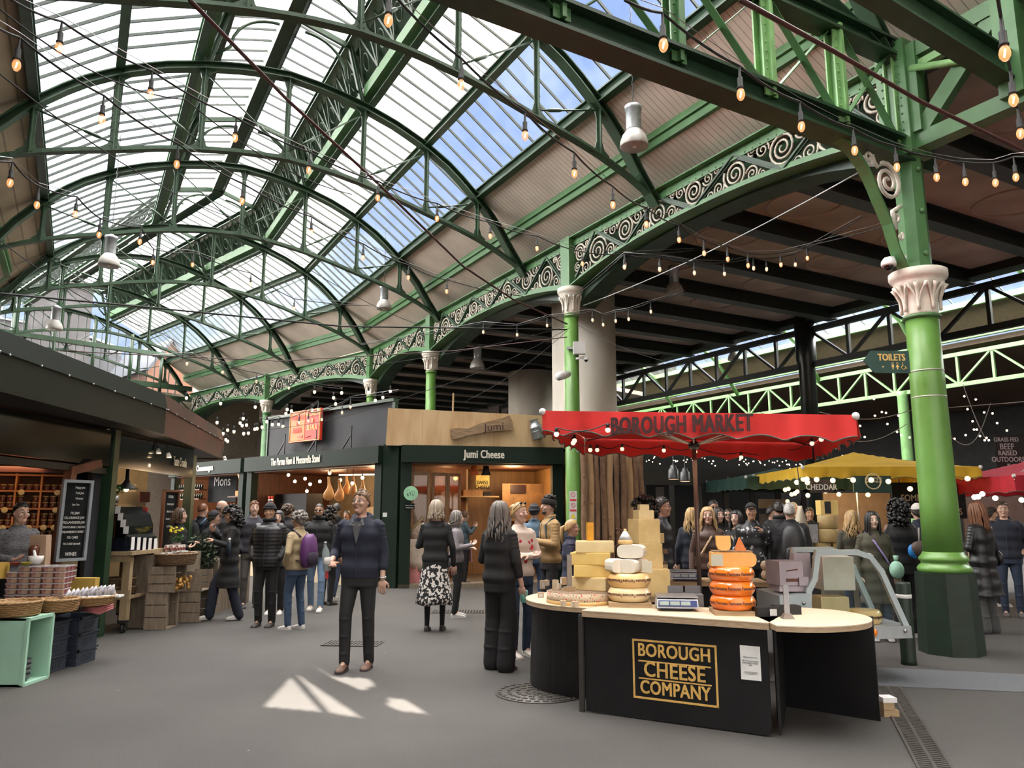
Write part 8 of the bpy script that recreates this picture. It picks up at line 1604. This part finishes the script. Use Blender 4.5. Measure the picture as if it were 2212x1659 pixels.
        h_ = cap(1.04, back=1.2); s2 = strands(34 if near else 26, {'long': .30, 'wavy': .26, 'bob': .11, 'straight': .30}[hk], {'wavy': .05, 'bob': .02}.get(hk, .015), curl={'wavy': .012, 'bob': .008}.get(hk, .003), front=.22 if hk != 'straight' else .26); o_ = len(h_.v); h_.v += s2.v; h_.f += [tuple(i+o_ for i in f) for f in s2.f]; h_.sm += s2.sm; h_.mi += s2.mi; h_.build('hair', hc, th)
    elif hk in ('afro', 'curly', 'bigcurly'):
        mb = cap(1.0, back=1); R0 = {'afro': .15, 'curly': .115, 'bigcurly': .14}[hk]; nn = {'afro': 210, 'curly': 110, 'bigcurly': 240}[hk]
        for i in range(nn):
            z = rnd.uniform(-.9 if hk != 'curly' else -.1, 1); a = rnd.uniform(0, 2*PI); r = math.sqrt(1-z*z); p = V((math.cos(a)*r*R0*1.0, math.sin(a)*r*R0+.02, z*R0+.02))
            if p.y < -.045 and p.z < .06: continue
            if hk == 'bigcurly': p.z -= rnd.random()*.16*(p.y > -.02); p.x *= .9
            mb.ball(hp(p), rnd.uniform(.018, .03)*S_, 6, 4)
        mb.build('hair', hc, th)
    elif hk == 'bun': cap(1.0, back=.8).ball(hp((0, .10, .06)), .045*S_, 10, 7).build('hair', hc, th)
    elif hk == 'ponytail': mb = cap(1.0, back=.8); mb.tube([hp((0, .09, .03)), hp((.01, .14, .0)), hp((.02, .15, -.12)), hp((.02, .13, -.25))], [.02*S_, .035*S_, .032*S_, .010*S_], 8); mb.build('hair', hc, th)
    elif hk == 'beanie': cap(1.0, back=.6).build('hair', hc, th); mb = cap(1.14, back=.3, zlow=.015); mb.tube([hp((math.cos(a)*.088, math.sin(a)*.108+.006, .042-.012*math.sin(a))) for a in [2*PI*k/24 for k in range(24)]], .014*S_, 8, closed=True); mb.build('beanie', hair[2], th)
    elif hk == 'headband':
        mb = cap(1.0, back=.7)
        for i in range(90): a = rnd.uniform(0, 2*PI); r = rnd.random()**.5*.075; mb.ball(hp((math.cos(a)*r, math.sin(a)*r+.015, .115+.03*(1-r/.08)+rnd.uniform(-.01, .02))), .014*S_, 6, 4)
        mb.build('hair', hc, th); MB().loft([[hp((math.cos(a)*w, math.sin(a)*d+.006, z-.012*math.sin(a))) for a in [2*PI*k/24 for k in range(24)]] for z, w, d in ((.015, .084, .103), (.03, .092, .110), (.085, .088, .104), (.10, .072, .088))]).build('headband', hair[2], th)
    elif hk == 'cap': cap(1.0, back=.8, zlow=-.02).build('hair', hc, th); mb = cap(1.09, zlow=.03); mb.loft([[hp((w, yy, zz)) for w, zz in ((-.065*k_, .048), (.065*k_, .048), (.065*k_, .056), (-.065*k_, .056))] for yy, k_ in ((-.07, 1.05), (-.12, 1.1), (-.16, .8), (-.175, .4))]); mb.build('baseball_cap', hair[2], th)
    # --- extras
    for e in extras:
        if e == 'glasses':
            mb = MB()
            for s in (1, -1): mb.tube([hp((s*.031+math.cos(a)*.021, -.104, .006+math.sin(a)*.015)) for a in [2*PI*k/14 for k in range(14)]], .0018*S_, 5, closed=True); mb.tube([hp((s*.052, -.102, .012)), hp((s*.078, -.02, .008))], .0018*S_, 4)
            mb.tube([hp((-.010, -.105, .010)), hp((.010, -.105, .010))], .0018*S_, 4); mb.build('glasses', BLACKM, th)
        elif e == 'sunglasses':
            mb = MB()
            for s in (1, -1): mb.ball(hp((s*.031, -.100, .006)), .024*S_, 12, 6, (1, .25, .68)); mb.tube([hp((s*.052, -.098, .012)), hp((s*.078, -.02, .008))], .0028*S_, 4)
            mb.tube([hp((-.010, -.103, .012)), hp((.010, -.103, .012))], .003*S_, 4); mb.build('sunglasses', GLOSS, th)
        elif e == 'headsunglasses':
            mb = MB()
            for s in (1, -1): mb.ball(hp((s*.034, -.055, .115)), .024*S_, 10, 6, (1, .5, .55)); mb.tube([hp((s*.056, -.05, .11)), hp((s*.082, .03, .04))], .004*S_, 4)
            mb.build('sunglasses', GLOSS, th)
        elif e == 'beard': MB().ball(hp((0, -.068, -.085)), .042*S_, 12, 8, (1.15, .8, .75)).build('beard', hc, th)
        elif e == 'moustache': MB().tube([hp((-.026, -.096, -.044)), hp((0, -.108, -.038)), hp((.026, -.096, -.044))], [.003, .006, .003], 5).build('moustache', hc, th)
        elif e == 'scarf': MB().tube([nk+q((math.cos(a)*.075, math.sin(a)*.07, .02)) for a in [2*PI*k/16 for k in range(16)]], .03*S_, 8, closed=True).build('neck_scarf', cl((.01, .01, .012)), th)
        elif e == 'watch': MB().tube([wri[1]+V((math.cos(a)*.032, math.sin(a)*.032, .02)) for a in [2*PI*k/14 for k in range(14)]], .008, 6, closed=True).ball(wri[1]+V((.033, 0, .02)), .018, 10, 6, (.5, 1, 1)).build('wristwatch', STEEL, th)
        elif e[0] == 'vneck': MB().add([q((-.06, fy(1.34)-.012, 1.44)), q((.06, fy(1.34)-.012, 1.44)), q((0, fy(1.26)-.010, e[2]))], [(0, 2, 1)]).add([q((-.05, fy(1.34)+.02, 1.48)), q((-.012, fy(1.34)-.02, 1.40)), q((-.08, fy(1.34)-.016, 1.41))], [(0, 1, 2)]).add([q((.05, fy(1.34)+.02, 1.48)), q((.012, fy(1.34)-.02, 1.40)), q((.08, fy(1.34)-.016, 1.41))], [(0, 2, 1)]).build('shirt_front', cl(e[1]), th)
        elif e[0] == 'skirt':
            m_ = e[1]; zl = e[2]; n = 40; rings = []
            for k in range(10): f = k/9; z = .98-(.98-zl)*f; rings.append([q((math.cos(a)*(.155+.10*f)*(1+.05*f*math.sin(a*7+1)), math.sin(a)*(.115+.10*f)*(1+.05*f*math.sin(a*7+1)), z+.012*f*math.sin(a*4))) for a in [2*PI*j/n for j in range(n)]])
            MB().loft(rings).build('skirt', m_, th)
        elif e[0] == 'apron': MB().loft([[q((x_, -.15-.02*f, .95-.42*f)) for x_ in (-.16-.02*f, .16+.02*f)]+[q((.16+.02*f, -.14-.02*f, .95-.42*f)), q((-.16-.02*f, -.14-.02*f, .95-.42*f))] for f in (0, .3, .6, 1)], smooth=False).build('apron', e[1], th)
        elif e[0] == 'backpack':
            m_ = e[1]; s_ = e[2] if len(e) > 2 else 1.; by = prof(1.2)[1]*bulk+off; rings = []
            for z, w, d in ((.92, .10, .05), (.96, .14, .09), (1.10, .155, .12), (1.25, .145, .11), (1.36, .12, .085), (1.42, .07, .04)): rings.append([q((math.cos(a)*w*s_, by+.09*s_+math.sin(a)*d*s_, 1.2+(z-1.2)*s_)) for a in [2*PI*k/16 for k in range(16)]])
            b_ = MB().loft(rings).build('backpack', m_, th); MB().loft([[q((math.cos(a)*w*s_, by+.17*s_+math.sin(a)*d*s_, 1.2+(z-1.2)*s_)) for a in [2*PI*k/14 for k in range(14)]] for z, w, d in ((.95, .08, .03), (1.0, .11, .05), (1.12, .11, .05), (1.18, .06, .02))]).build('front_pocket', e[3] if len(e) > 3 else m_, b_)
            for s in (1, -1): MB().tube([q((s*.09, by, 1.38)), q((s*.10, 0, 1.485)), q((s*.115, -by*.9, 1.38)), q((s*.13, -by*.8, 1.22)), q((s*.15, 0, 1.06)), q((s*.12, by, 1.02))], .016*S_, 6, flat=(1.4, .5)).build('shoulder_strap', e[4] if len(e) > 4 else m_, b_)
        elif e[0] == 'bagstrap': s = e[2]; MB().tube([q((-s*.11, .10, 1.42)), q((-s*.10, 0, 1.475)), q((-s*.03, fy(1.35)-.006, 1.34)), q((s*.10, fy(1.1)-.006, 1.12)), q((s*.19, -.06, .98))], .009*S_, 5, flat=(1.8, .5)).build('bag_strap', e[1], th)
        elif e[0] == 'patch': 
            for (px_, pz_, r_) in e[2]: MB().ball(q((px_, fy(pz_)+.004+abs(px_)*.25, pz_)), r_, 8, 5, (1, .35, 1.2)).build('knitted_flower', e[1], th)
    return th, (lambda p, th=th: th.matrix_world @ V(p)), dict(wri=wri, S=S_, foot=foot)
def held(o, th_info, p):   # world position for a thing at local point p
    th = th_info[0]; bpy.context.view_layer.update(); return th.matrix_world @ V(p)
BLK, NAVY, CHAR, JEAN, LJEAN = (.006, .006, .007), (.009, .012, .022), (.022, .022, .024), (.035, .062, .115), (.13, .20, .30)
def px(u, Y): p = P2(u, Y); return p.x, Y
# foreground figures
m1 = person('man in glasses and navy zip hoodie walking towards the camera holding a bottle', -1.60, 8.30, 1.82, -6, 'light', ('short', 'sandy'), ('hoodie', (.014, .017, .034)), ((.017, .017, .018), 1.02), (.13, .065, .04), ('down', ((.27, .05, 1.14), (.24, -.17, 1.05), (-.35, -.75, -.5))), (-.06, .10), True, look=-14, nod=-4, extras=('glasses', 'watch', ('vneck', (.10, .10, .105), 1.22)), bulk=1.04)
p = held(None, m1, (-.27, -.24, 1.0)); th = thing('water_bottle', 'clear glass water bottle held by the man in the navy hoodie', 'bottle', tuple(p)); MB().lathe(p, [(.036, 0), (.04, .01), (.041, .17), (.034, .21), (.016, .25), (.015, .275)], 16, axis=V((-.12, 0, 1)).normalized()).build('glass_body', mat('bottle_glass', (.35, .42, .42), .08, alpha=.55), th); MB().lathe(p+V((-.03, 0, .272)), [(.017, 0), (.017, .02), (.001, .022)], 12).build('stopper', STEEL, th); MB().lathe(p+V((-.01, 0, .07)), [(.042, 0), (.042, .07)], 16).build('paper_label', PAPER, th)
p = held(None, m1, (-.31, -.14, .97)); tag(MB().box(p, (.03, .09, .10), .3).build('red_phone_case', mat('red_case', (.5, .02, .02), .3)), 'red phone case gripped beside the bottle', 'phone')
m2 = person('woman with grey-brown hair in black hoodie and wide black trousers, back turned', -.13, 8.25, 1.70, 148, 'fair', ('wavy', 'grey'), ('hoodie', (.009, .008, .009)), ((.007, .007, .008), 1.9), (.07, .02, .02), ('front', 'down'), (.03, -.02), True, True, look=-15)
p = held(None, m2, (m2[2]['wri'][-1].x*1., m2[2]['wri'][-1].y-.045, m2[2]['wri'][-1].z-.17)); th = thing('insulated_cup', 'mint green insulated cup carried by the woman in the black hoodie', 'cup', tuple(p)); MB().lathe(p, [(.025, 0), (.036, .01), (.043, .06), (.040, .11), (.036, .125), (.001, .127)], 20).build('cup_body', mat('mint_enamel', (.22, .50, .43), .35), th)
m3 = person('blonde woman in cream flowered cardigan and jeans with folded arms', .08, 9.05, 1.70, 30, 'fair', ('bun', 'blond'), ('sweater', (.62, .52, .44)), ((.020, .034, .065), .95), (.55, .50, .44), ('cross', 'cross'), (.0, .05), True, True, look=18, extras=('headsunglasses', ('patch', mat('crimson_wool', (.45, .02, .04), .9), ((.06, 1.28, .028), (.10, 1.24, .03), (-.05, 1.30, .022), (.13, 1.14, .026), (-.09, 1.2, .024), (.02, 1.08, .024), (.11, 1.31, .02)))))
m4 = person('woman from behind in black blazer and black and white patterned skirt', -1.06, 10.9, 1.76, 180, 'fair', ('bob', 'greyblond'), ('blazer', (.010, .010, .011)), (cl(BLK), .62), (.02, .02, .02), ('front', 'down'), (.0, .06), True, True, look=-4, extras=(('skirt', mat('floral_skirt', (.010, .010, .010), .85, c2=(.62, .58, .54), scale=26, thr=(.50, .53), detail=1), .36), ('bagstrap', cl(BLK), 1)))
m5 = person('man in black beanie and black puffer jacket with hands in pockets', -3.52, 11.35, 1.72, -4, 'tan', ('beanie', 'black', cl((.008, .008, .009))), ('puffer', (.008, .008, .010), .45), ((.009, .009, .010), 1.05), (.03, .02, .016), ('pocket', 'pocket'), (.0, .0), True, look=6, extras=('scarf',))
m6 = person('grey-haired woman in beige jacket with a purple backpack, facing left', -3.02, 11.08, 1.60, -118, 'tan', ('curly', 'grey'), ('jacket', (.34, .26, .15)), (JEAN, .98), (.62, .60, .58), ('pocket', 'hold'), (.05, -.04), True, True, extras=(('backpack', mat('purple_nylon', (.085, .02, .11), .5), 1.0, mat('dark_purple_nylon', (.025, .015, .035), .5), mat('dark_purple_nylon', (.025, .015, .035), .5)),), bulk=1.05)
m7 = person('woman with long black curls in a long black coat striding left', -4.30, 12.0, 1.67, -62, 'olive', ('bigcurly', 'black'), ('coat', (.005, .005, .006)), ((.009, .012, .024), 1.45), (.62, .60, .57), (((.24, -.08, 1.16), (.10, -.26, 1.22), (-.5, -.6, .5)), 'up'), (-.16, .26), True, True, nod=18)
p = held(None, m7, (.27, -.06, .96)); th = thing('drinks_flask', 'small dark flask clipped at the hip of the woman in the long coat', 'flask', tuple(p)); MB().lathe(p, [(.03, 0), (.032, .16), (.02, .19), (.018, .22)], 14).build('flask_body', mat('dark_blue_flask', (.02, .03, .05), .3), th); MB().ball(p+V((0, 0, .24)), .022, 10, 6).build('stopper', PAPER, th)
m8 = person('man in dark sunglasses, black fleece and pale jeans walking forward', px(690, 13.1)[0], 13.1, 1.74, 4, 'tan', ('crop', 'dark'), ('jacket', (.012, .012, .013)), (LJEAN, .95), (.60, .57, .50), ('down', 'down'), (.14, -.12), True, extras=('sunglasses', 'scarf', 'beard'), bulk=1.12)
def crowd(lab, u, Y, H, head, **k):
    x, y = px(u, Y); return person(lab, x, y, H, head, **k)
crowd('woman with brown hair in black coat at the left stalls, facing right', 388, 12.4, 1.66, 95, skin='fair', hair=('bob', 'brown'), top=('coat', BLK), legs=(BLK, 1.), shoes=(.02, .02, .02), arms=('front', 'hold'), female=True)
crowd('man from behind in black with pale blue backpack straps', 437, 14.2, 1.76, 160, skin='light', hair=('crop', 'ginger'), top=('jacket', NAVY), legs=(BLK, 1.), arms=('down', 'down'), extras=(('backpack', cl(BLK), 1., cl(BLK), mat('pale_blue_strap', (.10, .20, .32), .7)),))
crowd('person in flat dark cap bending among the crowd on the left', 447, 12.9, 1.62, 120, skin='light', hair=('cap', 'dark', cl((.015, .016, .02))), top=('puffer', (.009, .010, .016)), legs=(LJEAN, 1.), arms=('front', 'front'), lean=.1)
crowd('bald man with glasses and dark jacket looking right', 478, 13.6, 1.80, 80, skin='light', hair=('balding', 'grey'), top=('jacket', BLK), legs=(BLK, 1.), arms=('down', 'front'), extras=('glasses',))
crowd('smiling man with moustache in grey and navy hoodie behind the beanie man', 549, 13.6, 1.79, 25, skin='pale', hair=('short', 'ginger'), top=('hoodie', (.03, .03, .04)), legs=((.10, .09, .085), 1.05), shoes=(.04, .04, .04), arms=('front', 'pocket'), extras=('moustache',))
crowd('dark-haired woman smiling between beanie man and backpack woman', 603, 12.7, 1.62, 8, skin='fair', hair=('straight', 'black'), top=('jacket', BLK), legs=(BLK, 1.1), shoes=(.6, .58, .55), arms=('front', 'down'), female=True)
crowd('person with curly brown hair seen over the backpack woman', 622, 15.2, 1.74, 170, skin='light', hair=('curly', 'brown'), top=('jacket', (.02, .02, .025)), legs=(BLK, 1.), arms=('down', 'down'))
crowd('woman with long dark curls beside the sunglasses man', 712, 13.9, 1.68, 150, skin='olive', hair=('bigcurly', 'dark'), top=('jacket', BLK), legs=(BLK, 1.), shoes=(.02, .02, .02), arms=('down', 'down'), female=True)
crowd('man with shaved head from behind in black jacket and jeans', 727, 14.6, 1.77, 172, skin='tan', hair=('crop', 'dark'), top=('hoodie', BLK), legs=((.02, .03, .06), 1.), shoes=(.55, .53, .5), arms=('down', 'down'), step=(.1, -.2))
crowd('shopkeeper with dark hair tied back behind the ham counter', 750, 18.3, 1.60, -10, skin='tan', hair=('bun', 'dark'), top=('sweater', (.10, .10, .11)), legs=(BLK, 1.), arms=('front', 'front'), female=True, z0=.05)
crowd('shop worker in denim jacket and pink apron inside the cheese shop', 1003, 17.6, 1.58, 110, skin='fair', hair=('curly', 'sandy'), top=('jacket', (.05, .08, .10)), legs=(BLK, 1.), shoes=(.03, .03, .03), arms=('up', 'up'), female=True, z0=.05, extras=(('apron', mat('pink_apron', (.50, .26, .27), .9)),))
crowd('person in grey jacket half hidden right of the skirted woman', 986, 12.4, 1.62, 90, skin='fair', hair=('bob', 'grey'), top=('jacket', (.20, .18, .19)), legs=(BLK, 1.), arms=('hold', 'front'), female=True)
crowd('bearded man in tan cord jacket and black headband, facing left', 1188, 10.9, 1.80, -72, skin='fair', hair=('headband', 'dark', cl((.012, .010, .010))), top=('jacket', (.36, .23, .10)), legs=((.020, .018, .020), 1.), arms=('front', 'front'), near=True, extras=('beard', ('backpack', cl((.05, .07, .08)), .75)))
crowd('person in striped black beanie and denim jacket, back turned', 1154, 12.6, 1.72, 170, skin='light', hair=('beanie', 'dark', mat('striped_beanie', (.010, .010, .012), .9, c2=(.15, .15, .17), scale=9, stretch=(.1, .1, 6), thr=(.56, .58))), top=('jacket', (.07, .12, .17)), legs=(JEAN, 1.), arms=('down', 'down'))
crowd('smiling woman with glasses and long blonde ponytail in navy jacket', 1232, 9.9, 1.50, 85, skin='light', hair=('ponytail', 'blond'), top=('jacket', (.030, .032, .062)), legs=(NAVY, 1.), arms=('front', 'front'), female=True, near=True, extras=('glasses',))
crowd('cheese seller with big dark afro behind the pale block tower', 1392, 8.75, 1.72, -80, skin='brown', hair=('afro', 'black'), top=('jacket', (.016, .020, .045)), legs=(BLK, 1.), arms=('up', 'front'), near=True, extras=(('apron', mat('cream_apron', (.55, .48, .38), .9)),))
crowd('young man with glasses in dark jacket right of the cheese tower', 1428, 10.2, 1.78, 70, skin='light', hair=('short', 'dark'), top=('jacket', (.020, .021, .026), .5), legs=(BLK, 1.), arms=('down', 'down'), extras=('glasses',))
crowd('smiling blonde woman in brown leather jacket behind the umbrella pole', 1528, 10.6, 1.66, -12, skin='fair', hair=('wavy', 'blond'), top=('jacket', (.075, .040, .028), .5), legs=(BLK, 1.), arms=('down', 'down'), female=True, near=True, extras=(('bagstrap', WOOD, -1),))
crowd('blonde woman in navy and white, back turned, left of the pole', 1493, 12.0, 1.66, 170, skin='fair', hair=('wavy', 'blond'), top=('jacket', NAVY), legs=(NAVY, 1.), arms=('down', 'down'), female=True)
crowd('man in sunglasses behind the brown leather jacket', 1541, 13.6, 1.80, 0, skin='tan', hair=('short', 'dark'), top=('jacket', BLK), legs=(BLK, 1.), arms=('down', 'down'), extras=('sunglasses',))
crowd('dark-haired woman over the shoulder of the brown jacket', 1551, 12.3, 1.66, 10, skin='fair', hair=('long', 'dark'), top=('jacket', BLK), legs=(BLK, 1.), arms=('down', 'down'), female=True)
crowd('person in sunglasses and pale grey top in the dark background', 1573, 13.8, 1.66, -20, skin='light', hair=('bun', 'dark'), top=('jacket', (.28, .27, .27)), legs=(BLK, 1.), arms=('down', 'down'), extras=('sunglasses',), female=True)
crowd('woman in black jacket with thin gold strap looking left', 1590, 11.6, 1.62, -38, skin='fair', hair=('long', 'black'), top=('blazer', BLK), legs=(BLK, 1.), arms=('down', 'down'), female=True, extras=(('bagstrap', WOOD, 1),))
crowd('man in black cap and patterned jacket holding his chest strap', 1622, 11.3, 1.72, -10, skin='tan', hair=('cap', 'black', cl((.012, .012, .012))), top=('jacket', mat('leafy_print', (.010, .010, .012), .5, c2=(.40, .40, .42), scale=16, thr=(.60, .64))), legs=(BLK, 1.), arms=('strap', 'down'))
crowd('man with grey hood from behind in black puffer jacket', 1683, 11.9, 1.76, 176, skin='light', hair=('short', 'dark'), top=('puffer', BLK), legs=(BLK, 1.), arms=('down', 'down'), extras=('scarf',))
crowd('grey-haired man from behind with black backpack and pale hood', 1705, 11.2, 1.72, 168, skin='light', hair=('short', 'white'), top=('puffer', (.014, .014, .016)), legs=(NAVY, 1.), arms=('down', 'down'), extras=(('backpack', cl((.012, .012, .013), .5), 1.15),))
crowd('white-haired man with glasses deep in the background', 1714, 15.0, 1.78, -40, skin='pale', hair=('short', 'white'), top=('jacket', (.05, .05, .05)), legs=(BLK, 1.), arms=('down', 'down'), extras=('glasses',))
crowd('dark-haired person in black far behind the patterned jacket', 1665, 14.0, 1.70, 60, skin='light', hair=('short', 'dark'), top=('jacket', BLK), legs=(BLK, 1.), arms=('down', 'down'))
crowd('dark-haired stallholder under the yellow canopy', 1748, 14.2, 1.68, -10, skin='tan', hair=('short', 'black'), top=('jacket', BLK), legs=(BLK, 1.), arms=('front', 'front'))
w1 = crowd('dark-haired woman in olive coat looking at the camera behind the fridge', 1882, 10.1, 1.60, -8, skin='pale', hair=('straight', 'black'), top=('coat', (.060, .056, .036)), legs=((.10, .15, .24), 1.), shoes=(.3, .28, .27), arms=('down', 'down'), female=True, near=True, extras=(('bagstrap', mat('lilac_strap', (.32, .24, .52), .7), 1),))
p = held(None, w1, (.20, -.16, .88)); tag(MB().ball(p, .10, 14, 10, (.9, .7, 1.15)).cyl(p+V((0, 0, .1)), p+V((0, 0, .18)), .02, 8, .035).build('shopping_bag', mat('pale_green_bag', (.28, .50, .38), .6, bump=.6, scale=14)), 'pale green shopping bag hanging from the lilac strap', 'bag')
crowd('woman with long wavy blonde hair from behind in olive jacket', 1838, 11.2, 1.62, 172, skin='fair', hair=('wavy', 'blond'), top=('jacket', (.055, .05, .035)), legs=(JEAN, 1.), arms=('down', 'down'), female=True, near=True)
w2 = crowd('woman with thick black curls in black top, back turned, beside the column', 1940, 10.4, 1.74, 176, skin='brown', hair=('bigcurly', 'black'), top=('tee', BLK), legs=(BLK, 1.1), shoes=(.5, .45, .42), arms=('down', 'down'), female=True, near=True, bulk=1.12)
p = held(None, w2, (-.14, .22, 1.12)); th = thing('shoulder_bag', 'brown and bright blue shoulder bag on the back of the curly-haired woman', 'bag', tuple(p)); MB().ball(p, .13, 14, 10, (1, .5, .85)).build('brown_body', cl((.075, .05, .04), .6), th); MB().ball(p+V((-.07, .01, -.02)), .10, 12, 8, (.8, .5, .95)).build('blue_panel', mat('bright_blue_bag', (.02, .22, .60), .5), th); MB().tube([p+V((0, 0, .08)), p+V((.02, .02, .28))], .012, 6).build('strap', cl((.3, .28, .25)), th)
crowd('man in white cap and dark jacket from behind near the column', 1982, 11.8, 1.72, 176, skin='light', hair=('cap', 'dark', cl((.62, .58, .54))), top=('jacket', (.013, .018, .03)), legs=(BLK, 1.), shoes=(.6, .58, .55), arms=('down', 'down'), step=(.0, .2))
w3 = crowd('woman with long auburn hair in a black leather coat right of the column', 2112, 10.7, 1.73, 205, skin='fair', hair=('long', 'ginger'), top=('coat', (.014, .014, .015), .42), legs=((.08, .08, .08), 1.5), shoes=(.02, .02, .02), arms=('front', 'down'), female=True, near=True, nod=12, bulk=1.05)
p = held(None, w3, (-.24, .04, .98)); tag(MB().ball(p, .12, 12, 8, (.5, 1, .9)).build('black_shoulder_bag', cl((.012, .012, .012), .4)), 'small black shoulder bag on the leather coat', 'bag')
crowd('man in navy jacket with arched grey print and jeans looking left', 2166, 12.4, 1.76, -28, skin='light', hair=('short', 'brown'), top=('hoodie', (.016, .019, .032)), legs=((.022, .032, .058), 1.), shoes=(.10, .09, .09), arms=('pocket', 'pocket'), near=True, bulk=1.1)
crowd('person in dark flat cap behind the navy jacket man', 2140, 13.8, 1.68, 60, skin='tan', hair=('cap', 'dark', cl((.03, .025, .02))), top=('jacket', BLK), legs=(BLK, 1.), arms=('front', 'front'))
w4 = person('stallholder in marled grey sweater at the left edge behind the tubs', -5.52, 8.75, 1.70, 60, 'light', ('short', 'dark'), ('sweater', mat('marled_knit', (.05, .05, .055), .95, c2=(.19, .19, .20), scale=40, stretch=(1, 1, 3), bump=.5)), (BLK, 1.), (.02, .02, .02), ('hold', 'hold'), near=True)
p = V((-5.18, 8.62, 1.02)); th = thing('paper_carrier', 'brown paper bag hanging at the left stall in front of the jar shelves', 'bag', tuple(p)); MB().loft([[p+V((x_*w, y_*.05, z)) for x_, y_ in ((-1, -1), (1, -1), (1, 1), (-1, 1))] for z, w in ((0, .10), (.1, .098), (.28, .088), (.33, .084))], smooth=False).build('bag_body', mat('kraft_paper', (.36, .24, .16), .8, bump=.2), th)
